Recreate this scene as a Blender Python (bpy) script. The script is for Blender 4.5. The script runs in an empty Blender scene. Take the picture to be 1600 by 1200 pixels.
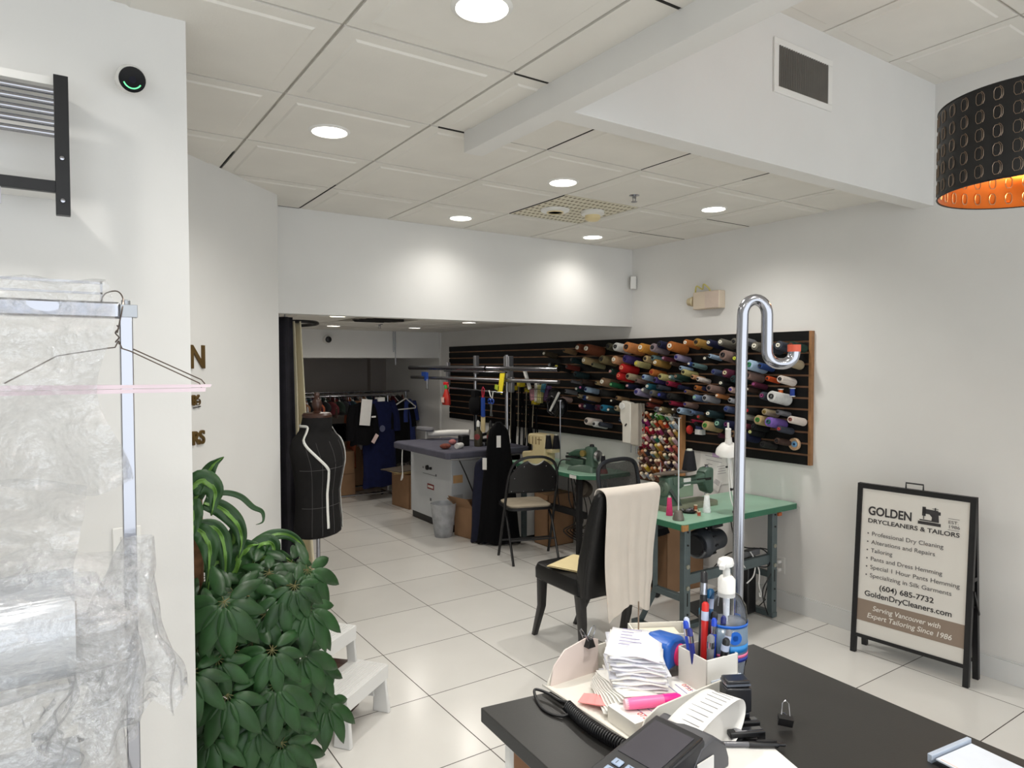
import bpy, math, random
from mathutils import Vector, Matrix, Euler
random.seed(11)
PI = math.pi
SC = bpy.context.scene
COL = SC.collection

# ---------------------------------------------------------------- camera
CAM_H = 1.711
YAW, PITCH, ROLL = .5915, .0295, -.0016
cy_, sy_, cp_, sp_ = math.cos(YAW), math.sin(YAW), math.cos(PITCH), math.sin(PITCH)
rgt = Vector((cy_, -sy_, 0)); upv = Vector((sp_*sy_, sp_*cy_, cp_)); fwd = Vector((cp_*sy_, cp_*cy_, -sp_))
cr, sr = math.cos(ROLL), math.sin(ROLL)
r2 = rgt*cr + upv*sr; u2 = -rgt*sr + upv*cr
cam_d = bpy.data.cameras.new('camera'); cam = bpy.data.objects.new('camera', cam_d); COL.objects.link(cam)
cam_d.sensor_width = 36; cam_d.sensor_fit = 'HORIZONTAL'; cam_d.lens = 36*1069.5/1600
cam_d.clip_start = .05; cam_d.clip_end = 60
cam.matrix_world = Matrix(((r2.x, u2.x, -fwd.x, 0), (r2.y, u2.y, -fwd.y, 0), (r2.z, u2.z, -fwd.z, CAM_H), (0, 0, 0, 1)))
SC.camera = cam
# ---------------------------------------------------------------- world, exposure
SC.view_settings.view_transform = 'Standard'; SC.view_settings.look = 'None'
SC.view_settings.gamma = 1; SC.view_settings.use_curve_mapping = False
SC.view_settings.exposure = EXPOSURE = 0.08
W = bpy.data.worlds.new('world'); SC.world = W; W.use_nodes = True
bg = W.node_tree.nodes['Background']; bg.inputs[0].default_value = (.90, .95, 1.0, 1); bg.inputs[1].default_value = 2.3
# ceiling downlights (front shop, z 2.70) - position, watts ; back room (z 2.12)
SHOP_LIGHTS = [(1.003, 1.639), (.992, 2.858), (2.319, 2.952), (2.305, 4.048), (3.504, 4.089), (3.516, 2.928),
               (-.42, 1.72), (-.22, .4), (1.0, .4), (-.22, -.8), (1.0, -.8)]
BACK_LIGHTS = [(2.461, 7.026), (3.355, 6.933), (3.373, 5.768), (2.0, 5.6)]
SHOP_W, BACK_W = 44, 19
def spot(x, y, z, w, col, size=2.62, blend=.95, r=.055):
    d = bpy.data.lights.new('downlight_beam', 'SPOT'); d.energy = w; d.color = col
    d.spot_size = size; d.spot_blend = blend; d.shadow_soft_size = r
    o = bpy.data.objects.new('downlight_beam', d); COL.objects.link(o); o.location = (x, y, z)
    return o
for x, y in SHOP_LIGHTS: spot(x, y, 2.678, SHOP_W*(.36 if y > 4 else (.45 if x < -.4 else 1)), (1, .965, .91), 2.95 if x < -.4 else 2.62)
for x, y in BACK_LIGHTS: spot(x, y, 2.098, BACK_W, (1, .94, .86), 3.0)

# ---------------------------------------------------------------- materials
def lin(c):
    return tuple(((v/255)/12.92 if v/255 <= .04045 else ((v/255+.055)/1.055)**2.4) for v in c)
MATS = {}
def mat(name, rgb, rough=.6, metal=0., var=.06, scale=12., bump=0., bscale=60., spec=.5, coat=0., sheen=0., stretch=None):
    if name in MATS: return MATS[name]
    m = bpy.data.materials.new(name); m.use_nodes = True; nt = m.node_tree; N = nt.nodes; Lk = nt.links
    p = N['Principled BSDF']; p.inputs['Roughness'].default_value = rough; p.inputs['Metallic'].default_value = metal
    p.inputs['Specular IOR Level'].default_value = spec; p.inputs['Coat Weight'].default_value = coat
    p.inputs['Sheen Weight'].default_value = sheen
    c = lin(rgb); tc = N.new('ShaderNodeTexCoord'); no = N.new('ShaderNodeTexNoise'); no.inputs['Scale'].default_value = scale
    no.inputs['Detail'].default_value = 4
    src = tc.outputs['Object']
    if stretch:
        mp = N.new('ShaderNodeMapping'); mp.inputs['Scale'].default_value = stretch; Lk.new(src, mp.inputs[0]); src = mp.outputs[0]
    Lk.new(src, no.inputs['Vector'])
    cr_ = N.new('ShaderNodeValToRGB'); cr_.color_ramp.elements[0].position = .3; cr_.color_ramp.elements[1].position = .7
    cr_.color_ramp.elements[0].color = tuple(v*(1-var) for v in c)+(1,); cr_.color_ramp.elements[1].color = tuple(min(1, v*(1+var)) for v in c)+(1,)
    Lk.new(no.outputs['Fac'], cr_.inputs[0]); Lk.new(cr_.outputs[0], p.inputs['Base Color'])
    if bump:
        n2 = N.new('ShaderNodeTexNoise'); n2.inputs['Scale'].default_value = bscale; n2.inputs['Detail'].default_value = 3
        Lk.new(src, n2.inputs['Vector'])
        b = N.new('ShaderNodeBump'); b.inputs['Strength'].default_value = bump; b.inputs['Distance'].default_value = .004
        Lk.new(n2.outputs['Fac'], b.inputs['Height']); Lk.new(b.outputs[0], p.inputs['Normal'])
    MATS[name] = m
    return m
def glassy(name, rgb, clear=.7, rough=.08, bump=.6, bscale=30., gloss=.5):
    if name in MATS: return MATS[name]
    m = bpy.data.materials.new(name); m.use_nodes = True; nt = m.node_tree; N = nt.nodes; Lk = nt.links
    N.remove(N['Principled BSDF']); out = N['Material Output']
    tr = N.new('ShaderNodeBsdfTransparent'); gl = N.new('ShaderNodeBsdfGlossy'); df = N.new('ShaderNodeBsdfDiffuse'); tl = N.new('ShaderNodeBsdfTranslucent')
    c = lin(rgb)+(1,)
    for n in (df, tl): n.inputs[0].default_value = c
    tr.inputs[0].default_value = tuple(.55+.45*v for v in lin(rgb))+(1,)
    gl.inputs['Roughness'].default_value = rough
    a = N.new('ShaderNodeMixShader'); a.inputs[0].default_value = .5; Lk.new(df.outputs[0], a.inputs[1]); Lk.new(tl.outputs[0], a.inputs[2])
    b = N.new('ShaderNodeMixShader'); b.inputs[0].default_value = gloss; Lk.new(a.outputs[0], b.inputs[1]); Lk.new(gl.outputs[0], b.inputs[2])
    d = N.new('ShaderNodeMixShader'); Lk.new(b.outputs[0], d.inputs[1]); Lk.new(tr.outputs[0], d.inputs[2])
    tc = N.new('ShaderNodeTexCoord'); no = N.new('ShaderNodeTexNoise'); no.inputs['Scale'].default_value = bscale; no.inputs['Detail'].default_value = 5
    Lk.new(tc.outputs['Object'], no.inputs['Vector'])
    mr = N.new('ShaderNodeMapRange'); mr.inputs['From Min'].default_value = .35; mr.inputs['From Max'].default_value = .65
    mr.inputs['To Min'].default_value = min(1, clear+.14); mr.inputs['To Max'].default_value = clear-.14
    Lk.new(no.outputs['Fac'], mr.inputs['Value']); Lk.new(mr.outputs[0], d.inputs[0])
    bp = N.new('ShaderNodeBump'); bp.inputs['Strength'].default_value = bump; bp.inputs['Distance'].default_value = .01
    Lk.new(no.outputs['Fac'], bp.inputs['Height']); Lk.new(bp.outputs[0], gl.inputs['Normal']); Lk.new(bp.outputs[0], df.inputs['Normal'])
    Lk.new(d.outputs[0], out.inputs['Surface'])
    MATS[name] = m
    return m
def emis(name, rgb, s):
    if name in MATS: return MATS[name]
    m = bpy.data.materials.new(name); m.use_nodes = True; N = m.node_tree.nodes
    p = N['Principled BSDF']; p.inputs['Base Color'].default_value = lin(rgb)+(1,)
    p.inputs['Emission Color'].default_value = lin(rgb)+(1,); p.inputs['Emission Strength'].default_value = s
    MATS[name] = m
    return m
def striped(name, rgb1, rgb2, scale, rough=.7, axis='Z'):
    if name in MATS: return MATS[name]
    m = mat(name, rgb1, rough); N = m.node_tree.nodes; Lk = m.node_tree.links; p = N['Principled BSDF']
    tc = N['Texture Coordinate']; w = N.new('ShaderNodeTexWave'); w.bands_direction = axis; w.inputs['Scale'].default_value = scale
    Lk.new(tc.outputs['Object'], w.inputs['Vector'])
    mx = N.new('ShaderNodeValToRGB'); mx.color_ramp.elements[0].color = lin(rgb1)+(1,); mx.color_ramp.elements[1].color = lin(rgb2)+(1,)
    Lk.new(w.outputs['Fac'], mx.inputs[0]); Lk.new(mx.outputs[0], p.inputs['Base Color'])
    return m
def yarn_mat(name, rgb):
    m = mat(name, rgb, .75, 0, .10, 60, 0, spec=.3); N = m.node_tree.nodes; Lk = m.node_tree.links
    tc = N['Texture Coordinate']; w = N.new('ShaderNodeTexWave'); w.bands_direction = 'Z'; w.inputs['Scale'].default_value = 60; w.inputs['Distortion'].default_value = 2
    Lk.new(tc.outputs['Object'], w.inputs['Vector']); b = N.new('ShaderNodeBump'); b.inputs['Strength'].default_value = .5; b.inputs['Distance'].default_value = .002
    Lk.new(w.outputs['Fac'], b.inputs['Height']); Lk.new(b.outputs[0], N['Principled BSDF'].inputs['Normal'])
    return m

# ---------------------------------------------------------------- mesh builder
def frame(p0, p1):
    d = (Vector(p1)-Vector(p0)); L = d.length; d.normalize()
    a = Vector((0, 0, 1)) if abs(d.z) < .95 else Vector((1, 0, 0))
    x = d.cross(a).normalized(); y = d.cross(x).normalized()
    return x, y, d, L
class MB:
    def __init__(s): s.v = []; s.f = []; s.M = Matrix.Identity(4); s.mi = 0; s.fm = []
    def at(s, loc=(0, 0, 0), rot=(0, 0, 0), sc=(1, 1, 1)):
        s.M = Matrix.LocRotScale(Vector(loc), Euler(rot), Vector(sc)); return s
    def add(s, vs, fs):
        n = len(s.v); s.v += [s.M @ Vector(v) for v in vs]; s.f += [tuple(i+n for i in f) for f in fs]; s.fm += [s.mi]*len(fs); return s
    def use(s, k): s.mi = k; return s
    def box(s, c, d, rot=None):
        x, y, z = d[0]/2, d[1]/2, d[2]/2; c = Vector(c)
        vs = [Vector((i*x, j*y, k*z)) for k in (-1, 1) for j in (-1, 1) for i in (-1, 1)]
        if rot: R = Euler(rot).to_matrix(); vs = [R @ v for v in vs]
        return s.add([v+c for v in vs], [(0, 2, 3, 1), (4, 5, 7, 6), (0, 1, 5, 4), (2, 6, 7, 3), (0, 4, 6, 2), (1, 3, 7, 5)])
    def bb(s, x0, x1, y0, y1, z0, z1): return s.box(((x0+x1)/2, (y0+y1)/2, (z0+z1)/2), (abs(x1-x0), abs(y1-y0), abs(z1-z0)))
    def bar(s, p0, p1, w, h, up=(0, 0, 1)):
        p0, p1 = Vector(p0), Vector(p1); d = (p1-p0).normalized(); u = Vector(up)
        if abs(d.dot(u)) > .98: u = Vector((1, 0, 0))
        a = d.cross(u).normalized()*w/2; b = d.cross(a).normalized()*h/2
        vs = [p+i*a+j*b for p in (p0, p1) for i, j in ((-1, -1), (1, -1), (1, 1), (-1, 1))]
        return s.add(vs, [(0, 1, 2, 3), (7, 6, 5, 4), (0, 4, 5, 1), (1, 5, 6, 2), (2, 6, 7, 3), (3, 7, 4, 0)])
    def cyl(s, p0, p1, r0, r1=None, n=16, caps=True):
        r1 = r0 if r1 is None else r1; x, y, d, L = frame(p0, p1); vs = []
        for p, r in ((Vector(p0), r0), (Vector(p1), r1)):
            for i in range(n):
                a = 2*PI*i/n; vs.append(p+x*math.cos(a)*r+y*math.sin(a)*r)
        fs = [(i, (i+1) % n, n+(i+1) % n, n+i) for i in range(n)]
        if caps: fs += [tuple(range(n)), tuple(range(n, 2*n))]
        return s.add(vs, fs)
    def tube(s, pts, r, n=8, closed=False, caps=True):
        pts = [Vector(p) for p in pts]; m = len(pts); rs = r if isinstance(r, (list, tuple)) else [r]*m
        vs = []; prev = None
        for i, p in enumerate(pts):
            if closed: t = (pts[(i+1) % m]-pts[i-1])
            else: t = (pts[min(i+1, m-1)]-pts[max(i-1, 0)])
            if t.length < 1e-9: t = Vector((0, 0, 1))
            t.normalize()
            if prev is None:
                a = Vector((0, 0, 1)) if abs(t.z) < .9 else Vector((1, 0, 0)); x = t.cross(a).normalized()
            else:
                x = (prev-t*prev.dot(t))
                x = x.normalized() if x.length > 1e-6 else t.orthogonal().normalized()
            prev = x; y = t.cross(x)
            for k in range(n):
                a = 2*PI*k/n; vs.append(p+(x*math.cos(a)+y*math.sin(a))*rs[i])
        fs = []
        for i in range(m if closed else m-1):
            j = (i+1) % m
            for k in range(n): fs.append((i*n+k, i*n+(k+1) % n, j*n+(k+1) % n, j*n+k))
        if caps and not closed: fs += [tuple(range(n)), tuple(range((m-1)*n, m*n))]
        return s.add(vs, fs)
    def lathe(s, prof, n=24, c=(0, 0, 0), caps=True):
        vs = []; c = Vector(c)
        for r, z in prof:
            for i in range(n):
                a = 2*PI*i/n; vs.append(c+Vector((r*math.cos(a), r*math.sin(a), z)))
        fs = [(j*n+i, j*n+(i+1) % n, (j+1)*n+(i+1) % n, (j+1)*n+i) for j in range(len(prof)-1) for i in range(n)]
        if caps and prof[0][0] > 1e-6: fs.append(tuple(range(n)))
        if caps and prof[-1][0] > 1e-6: fs.append(tuple(range((len(prof)-1)*n, len(prof)*n)))
        return s.add(vs, fs)
    def loft(s, rings, caps=True):
        n = len(rings[0]); vs = [v for r in rings for v in r]
        fs = [(j*n+i, j*n+(i+1) % n, (j+1)*n+(i+1) % n, (j+1)*n+i) for j in range(len(rings)-1) for i in range(n)]
        if caps: fs += [tuple(range(n)), tuple(range((len(rings)-1)*n, len(rings)*n))]
        return s.add(vs, fs)
    def prism(s, poly, a, b, plane='xy'):
        def mp(p, h): return {'xy': (p[0], p[1], h), 'xz': (p[0], h, p[1]), 'yz': (h, p[0], p[1])}[plane]
        n = len(poly); vs = [mp(p, a) for p in poly]+[mp(p, b) for p in poly]
        return s.add(vs, [tuple(range(n)), tuple(range(n, 2*n))]+[(i, (i+1) % n, n+(i+1) % n, n+i) for i in range(n)])
    def ball(s, c, r, sc=(1, 1, 1), nu=14, nv=8):
        c = Vector(c); vs = [c+Vector((0, 0, -r*sc[2]))]
        for j in range(1, nv):
            t = -PI/2+PI*j/nv
            for i in range(nu):
                a = 2*PI*i/nu; vs.append(c+Vector((r*sc[0]*math.cos(t)*math.cos(a), r*sc[1]*math.cos(t)*math.sin(a), r*sc[2]*math.sin(t))))
        vs.append(c+Vector((0, 0, r*sc[2]))); L = len(vs)-1
        fs = [(0, 1+(i+1) % nu, 1+i) for i in range(nu)]
        for j in range(nv-2):
            for i in range(nu): fs.append((1+j*nu+i, 1+j*nu+(i+1) % nu, 1+(j+1)*nu+(i+1) % nu, 1+(j+1)*nu+i))
        fs += [(L, 1+(nv-2)*nu+i, 1+(nv-2)*nu+(i+1) % nu) for i in range(nu)]
        return s.add(vs, fs)
    def grid(s, fn, nu, nv):
        vs = [fn(i/(nu-1), j/(nv-1)) for j in range(nv) for i in range(nu)]
        return s.add(vs, [(j*nu+i, j*nu+i+1, (j+1)*nu+i+1, (j+1)*nu+i) for j in range(nv-1) for i in range(nu-1)])
    def build(s, name, m, parent=None, smooth=True, bevel=0, solid=0, subd=0, angle=40, loc=None, rot=None, seg=2):
        import bmesh
        me = bpy.data.meshes.new(name); me.from_pydata([tuple(v) for v in s.v], [], s.f)
        bm = bmesh.new(); bm.from_mesh(me); bmesh.ops.recalc_face_normals(bm, faces=bm.faces); bm.to_mesh(me); bm.free()
        for q in (m if isinstance(m, (list, tuple)) else [m]): me.materials.append(q)
        if isinstance(m, (list, tuple)): me.polygons.foreach_set('material_index', s.fm)
        if smooth:
            me.shade_smooth()
            try: me.set_sharp_from_angle(angle=math.radians(angle))
            except Exception: pass
        o = bpy.data.objects.new(name, me); COL.objects.link(o)
        if parent: o.parent = parent
        if loc: o.location = loc
        if rot: o.rotation_euler = rot
        if solid:
            k = o.modifiers.new('solid', 'SOLIDIFY'); k.thickness = solid; k.offset = 0
        if subd:
            k = o.modifiers.new('sub', 'SUBSURF'); k.levels = subd; k.render_levels = subd
        if bevel:
            k = o.modifiers.new('bevel', 'BEVEL'); k.width = bevel; k.segments = seg; k.limit_method = 'ANGLE'; k.angle_limit = math.radians(35)
        return o
def tag(o, label, cat, group=None, kind=None):
    if label: o['label'] = label
    if cat: o['category'] = cat
    if group: o['group'] = group
    if kind: o['kind'] = kind
    return o
def thing(name, label, cat, loc=(0, 0, 0), rz=0, group=None, rot=None):
    o = bpy.data.objects.new(name, None); COL.objects.link(o); o.empty_display_size = .05
    o.location = loc; o.rotation_euler = rot if rot else (0, 0, rz)
    return tag(o, label, cat, group)
def struct(o): o['kind'] = 'structure'; return o
def copy_thing(o, loc, rot=None, label=None, group=None):
    r = o.copy(); COL.objects.link(r); r.location = loc
    if rot is not None: r.rotation_euler = rot
    if label: r['label'] = label
    if group: r['group'] = group
    for ch in o.children:
        c = ch.copy(); COL.objects.link(c); c.parent = r; c.matrix_parent_inverse = ch.matrix_parent_inverse
        for g in ch.children:
            d = g.copy(); COL.objects.link(d); d.parent = c
    return r
def text(name, body, size, m, parent, loc, rot, ext=.0006, align='LEFT', width=None, italic=0., bold=0.):
    cu = bpy.data.curves.new('txt', 'FONT'); cu.body = body; cu.size = size; cu.extrude = ext; cu.align_x = align; cu.shear = italic; cu.offset = bold
    t = bpy.data.objects.new('txt', cu); COL.objects.link(t)
    bpy.context.view_layer.update()
    dg = bpy.context.evaluated_depsgraph_get(); me = bpy.data.meshes.new_from_object(t.evaluated_get(dg))
    bpy.data.objects.remove(t)
    me.materials.clear(); me.materials.append(m); me.name = name
    if width:
        xs = [v.co.x for v in me.vertices]; k = width/(max(xs)-min(xs)); 
        for v in me.vertices: v.co.x *= k
    o = bpy.data.objects.new(name, me); COL.objects.link(o); o.location = loc; o.rotation_euler = rot
    if parent: o.parent = parent
    return o
def bez(p0, p1, p2, p3, n=12):
    p0, p1, p2, p3 = map(Vector, (p0, p1, p2, p3)); out = []
    for i in range(n+1):
        t = i/n; out.append(p0*(1-t)**3+p1*3*t*(1-t)**2+p2*3*t*t*(1-t)+p3*t**3)
    return out
def spline(pts, n=6):
    P = [Vector(p) for p in pts]; P = [P[0]]+P+[P[-1]]; out = []
    for i in range(1, len(P)-2):
        a, b, c, d = P[i-1:i+3]
        for k in range(n):
            t = k/n; out.append(.5*((2*b)+(c-a)*t+(2*a-5*b+4*c-d)*t*t+(3*b-a-3*c+d)*t**3))
    out.append(P[-2]); return out

M_wall = mat('white_wall_paint', (222, 221, 218), .75, 0, .02, 3, .05, 90, spec=.3)
M_ceil = mat('ceiling_tile', (224, 221, 214), .85, 0, .03, 4, .12, 160, spec=.2)
M_grid = mat('ceiling_grid', (186, 182, 173), .6, 0, .05, 8)
M_gap = mat('dark_gap', (30, 28, 26), .9)
M_grout = mat('grout', (120, 112, 100), .9, 0, .1, 20)
M_chrome = mat('chrome', (165, 166, 172), .16, 1, .03, 4)
M_steel = mat('brushed_steel', (178, 178, 182), .32, 1, .05, 30)
M_blackm = mat('black_metal', (14, 14, 17), .4, 0, .1, 10)
M_blackp = mat('black_plastic', (15, 15, 18), .38, 0, .1, 10)
M_white = mat('white_plastic', (228, 227, 223), .35, 0, .02, 6)
M_cream = mat('cream_plastic', (222, 205, 160), .42, 0, .04, 10)
M_card = mat('cardboard', (150, 116, 86), .85, 0, .08, 8, .1, 120)
M_paper = mat('paper', (232, 230, 226), .8, 0, .02, 30)
M_green = mat('green_enamel', (74, 98, 84), .38, 0, .1, 9, .03, 40)
M_gtop = mat('green_laminate', (148, 186, 164), .38, 0, .08, 3)
M_gtopd = mat('green_edge', (48, 110, 82), .5, 0, .12, 8)
M_gsteel = mat('grey_green_paint', (86, 98, 100), .45, .2, .10, 14)
M_wood = mat('dark_wood', (62, 36, 26), .35, 0, .2, 9)
M_blackf = mat('black_fabric', (10, 10, 13), .95, 0, .15, 40, .1, 300, spec=.2)
M_navyf = mat('navy_fabric', (18, 24, 60), .85, 0, .15, 20, .1, 300, spec=.2)
YARN = {'amber': (205, 140, 55), 'beige': (175, 160, 130), 'black': (16, 16, 18), 'blue': (40, 70, 130), 'brown-olive': (70, 58, 40), 'burnt orange': (180, 105, 45), 'charcoal': (34, 32, 30), 'chestnut': (118, 62, 35), 'cream': (190, 165, 120), 'crimson': (150, 30, 60), 'dark brown': (70, 50, 42), 'dark green': (28, 58, 48), 'dark olive': (70, 66, 50), 'dark red': (110, 40, 30), 'dark slate': (62, 66, 78), 'dark teal': (22, 48, 52), 'green': (22, 95, 55), 'grey': (125, 125, 130), 'ivory': (232, 220, 210), 'lavender': (150, 140, 170), 'light grey': (165, 165, 170), 'maroon': (85, 25, 50), 'mauve brown': (135, 110, 100), 'mauve grey': (150, 135, 140), 'navy': (20, 24, 60), 'ochre': (165, 125, 60), 'olive grey': (105, 100, 90), 'olive tan': (125, 112, 78), 'orange': (215, 85, 35), 'orange tan': (200, 130, 75), 'pale blue': (165, 190, 215), 'peach': (200, 150, 110), 'pink beige': (190, 160, 150), 'purple': (72, 55, 115), 'red': (190, 25, 25), 'rose': (125, 60, 75), 'slate blue': (75, 85, 115), 'speckled beige': (150, 145, 110), 'steel blue': (110, 130, 165), 'tan': (150, 120, 85), 'taupe': (128, 100, 75), 'teal': (25, 90, 105), 'teal grey': (100, 130, 130), 'turquoise': (35, 120, 150), 'violet': (130, 100, 185), 'white': (225, 225, 222), 'yellow cream': (190, 180, 120)}
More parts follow.
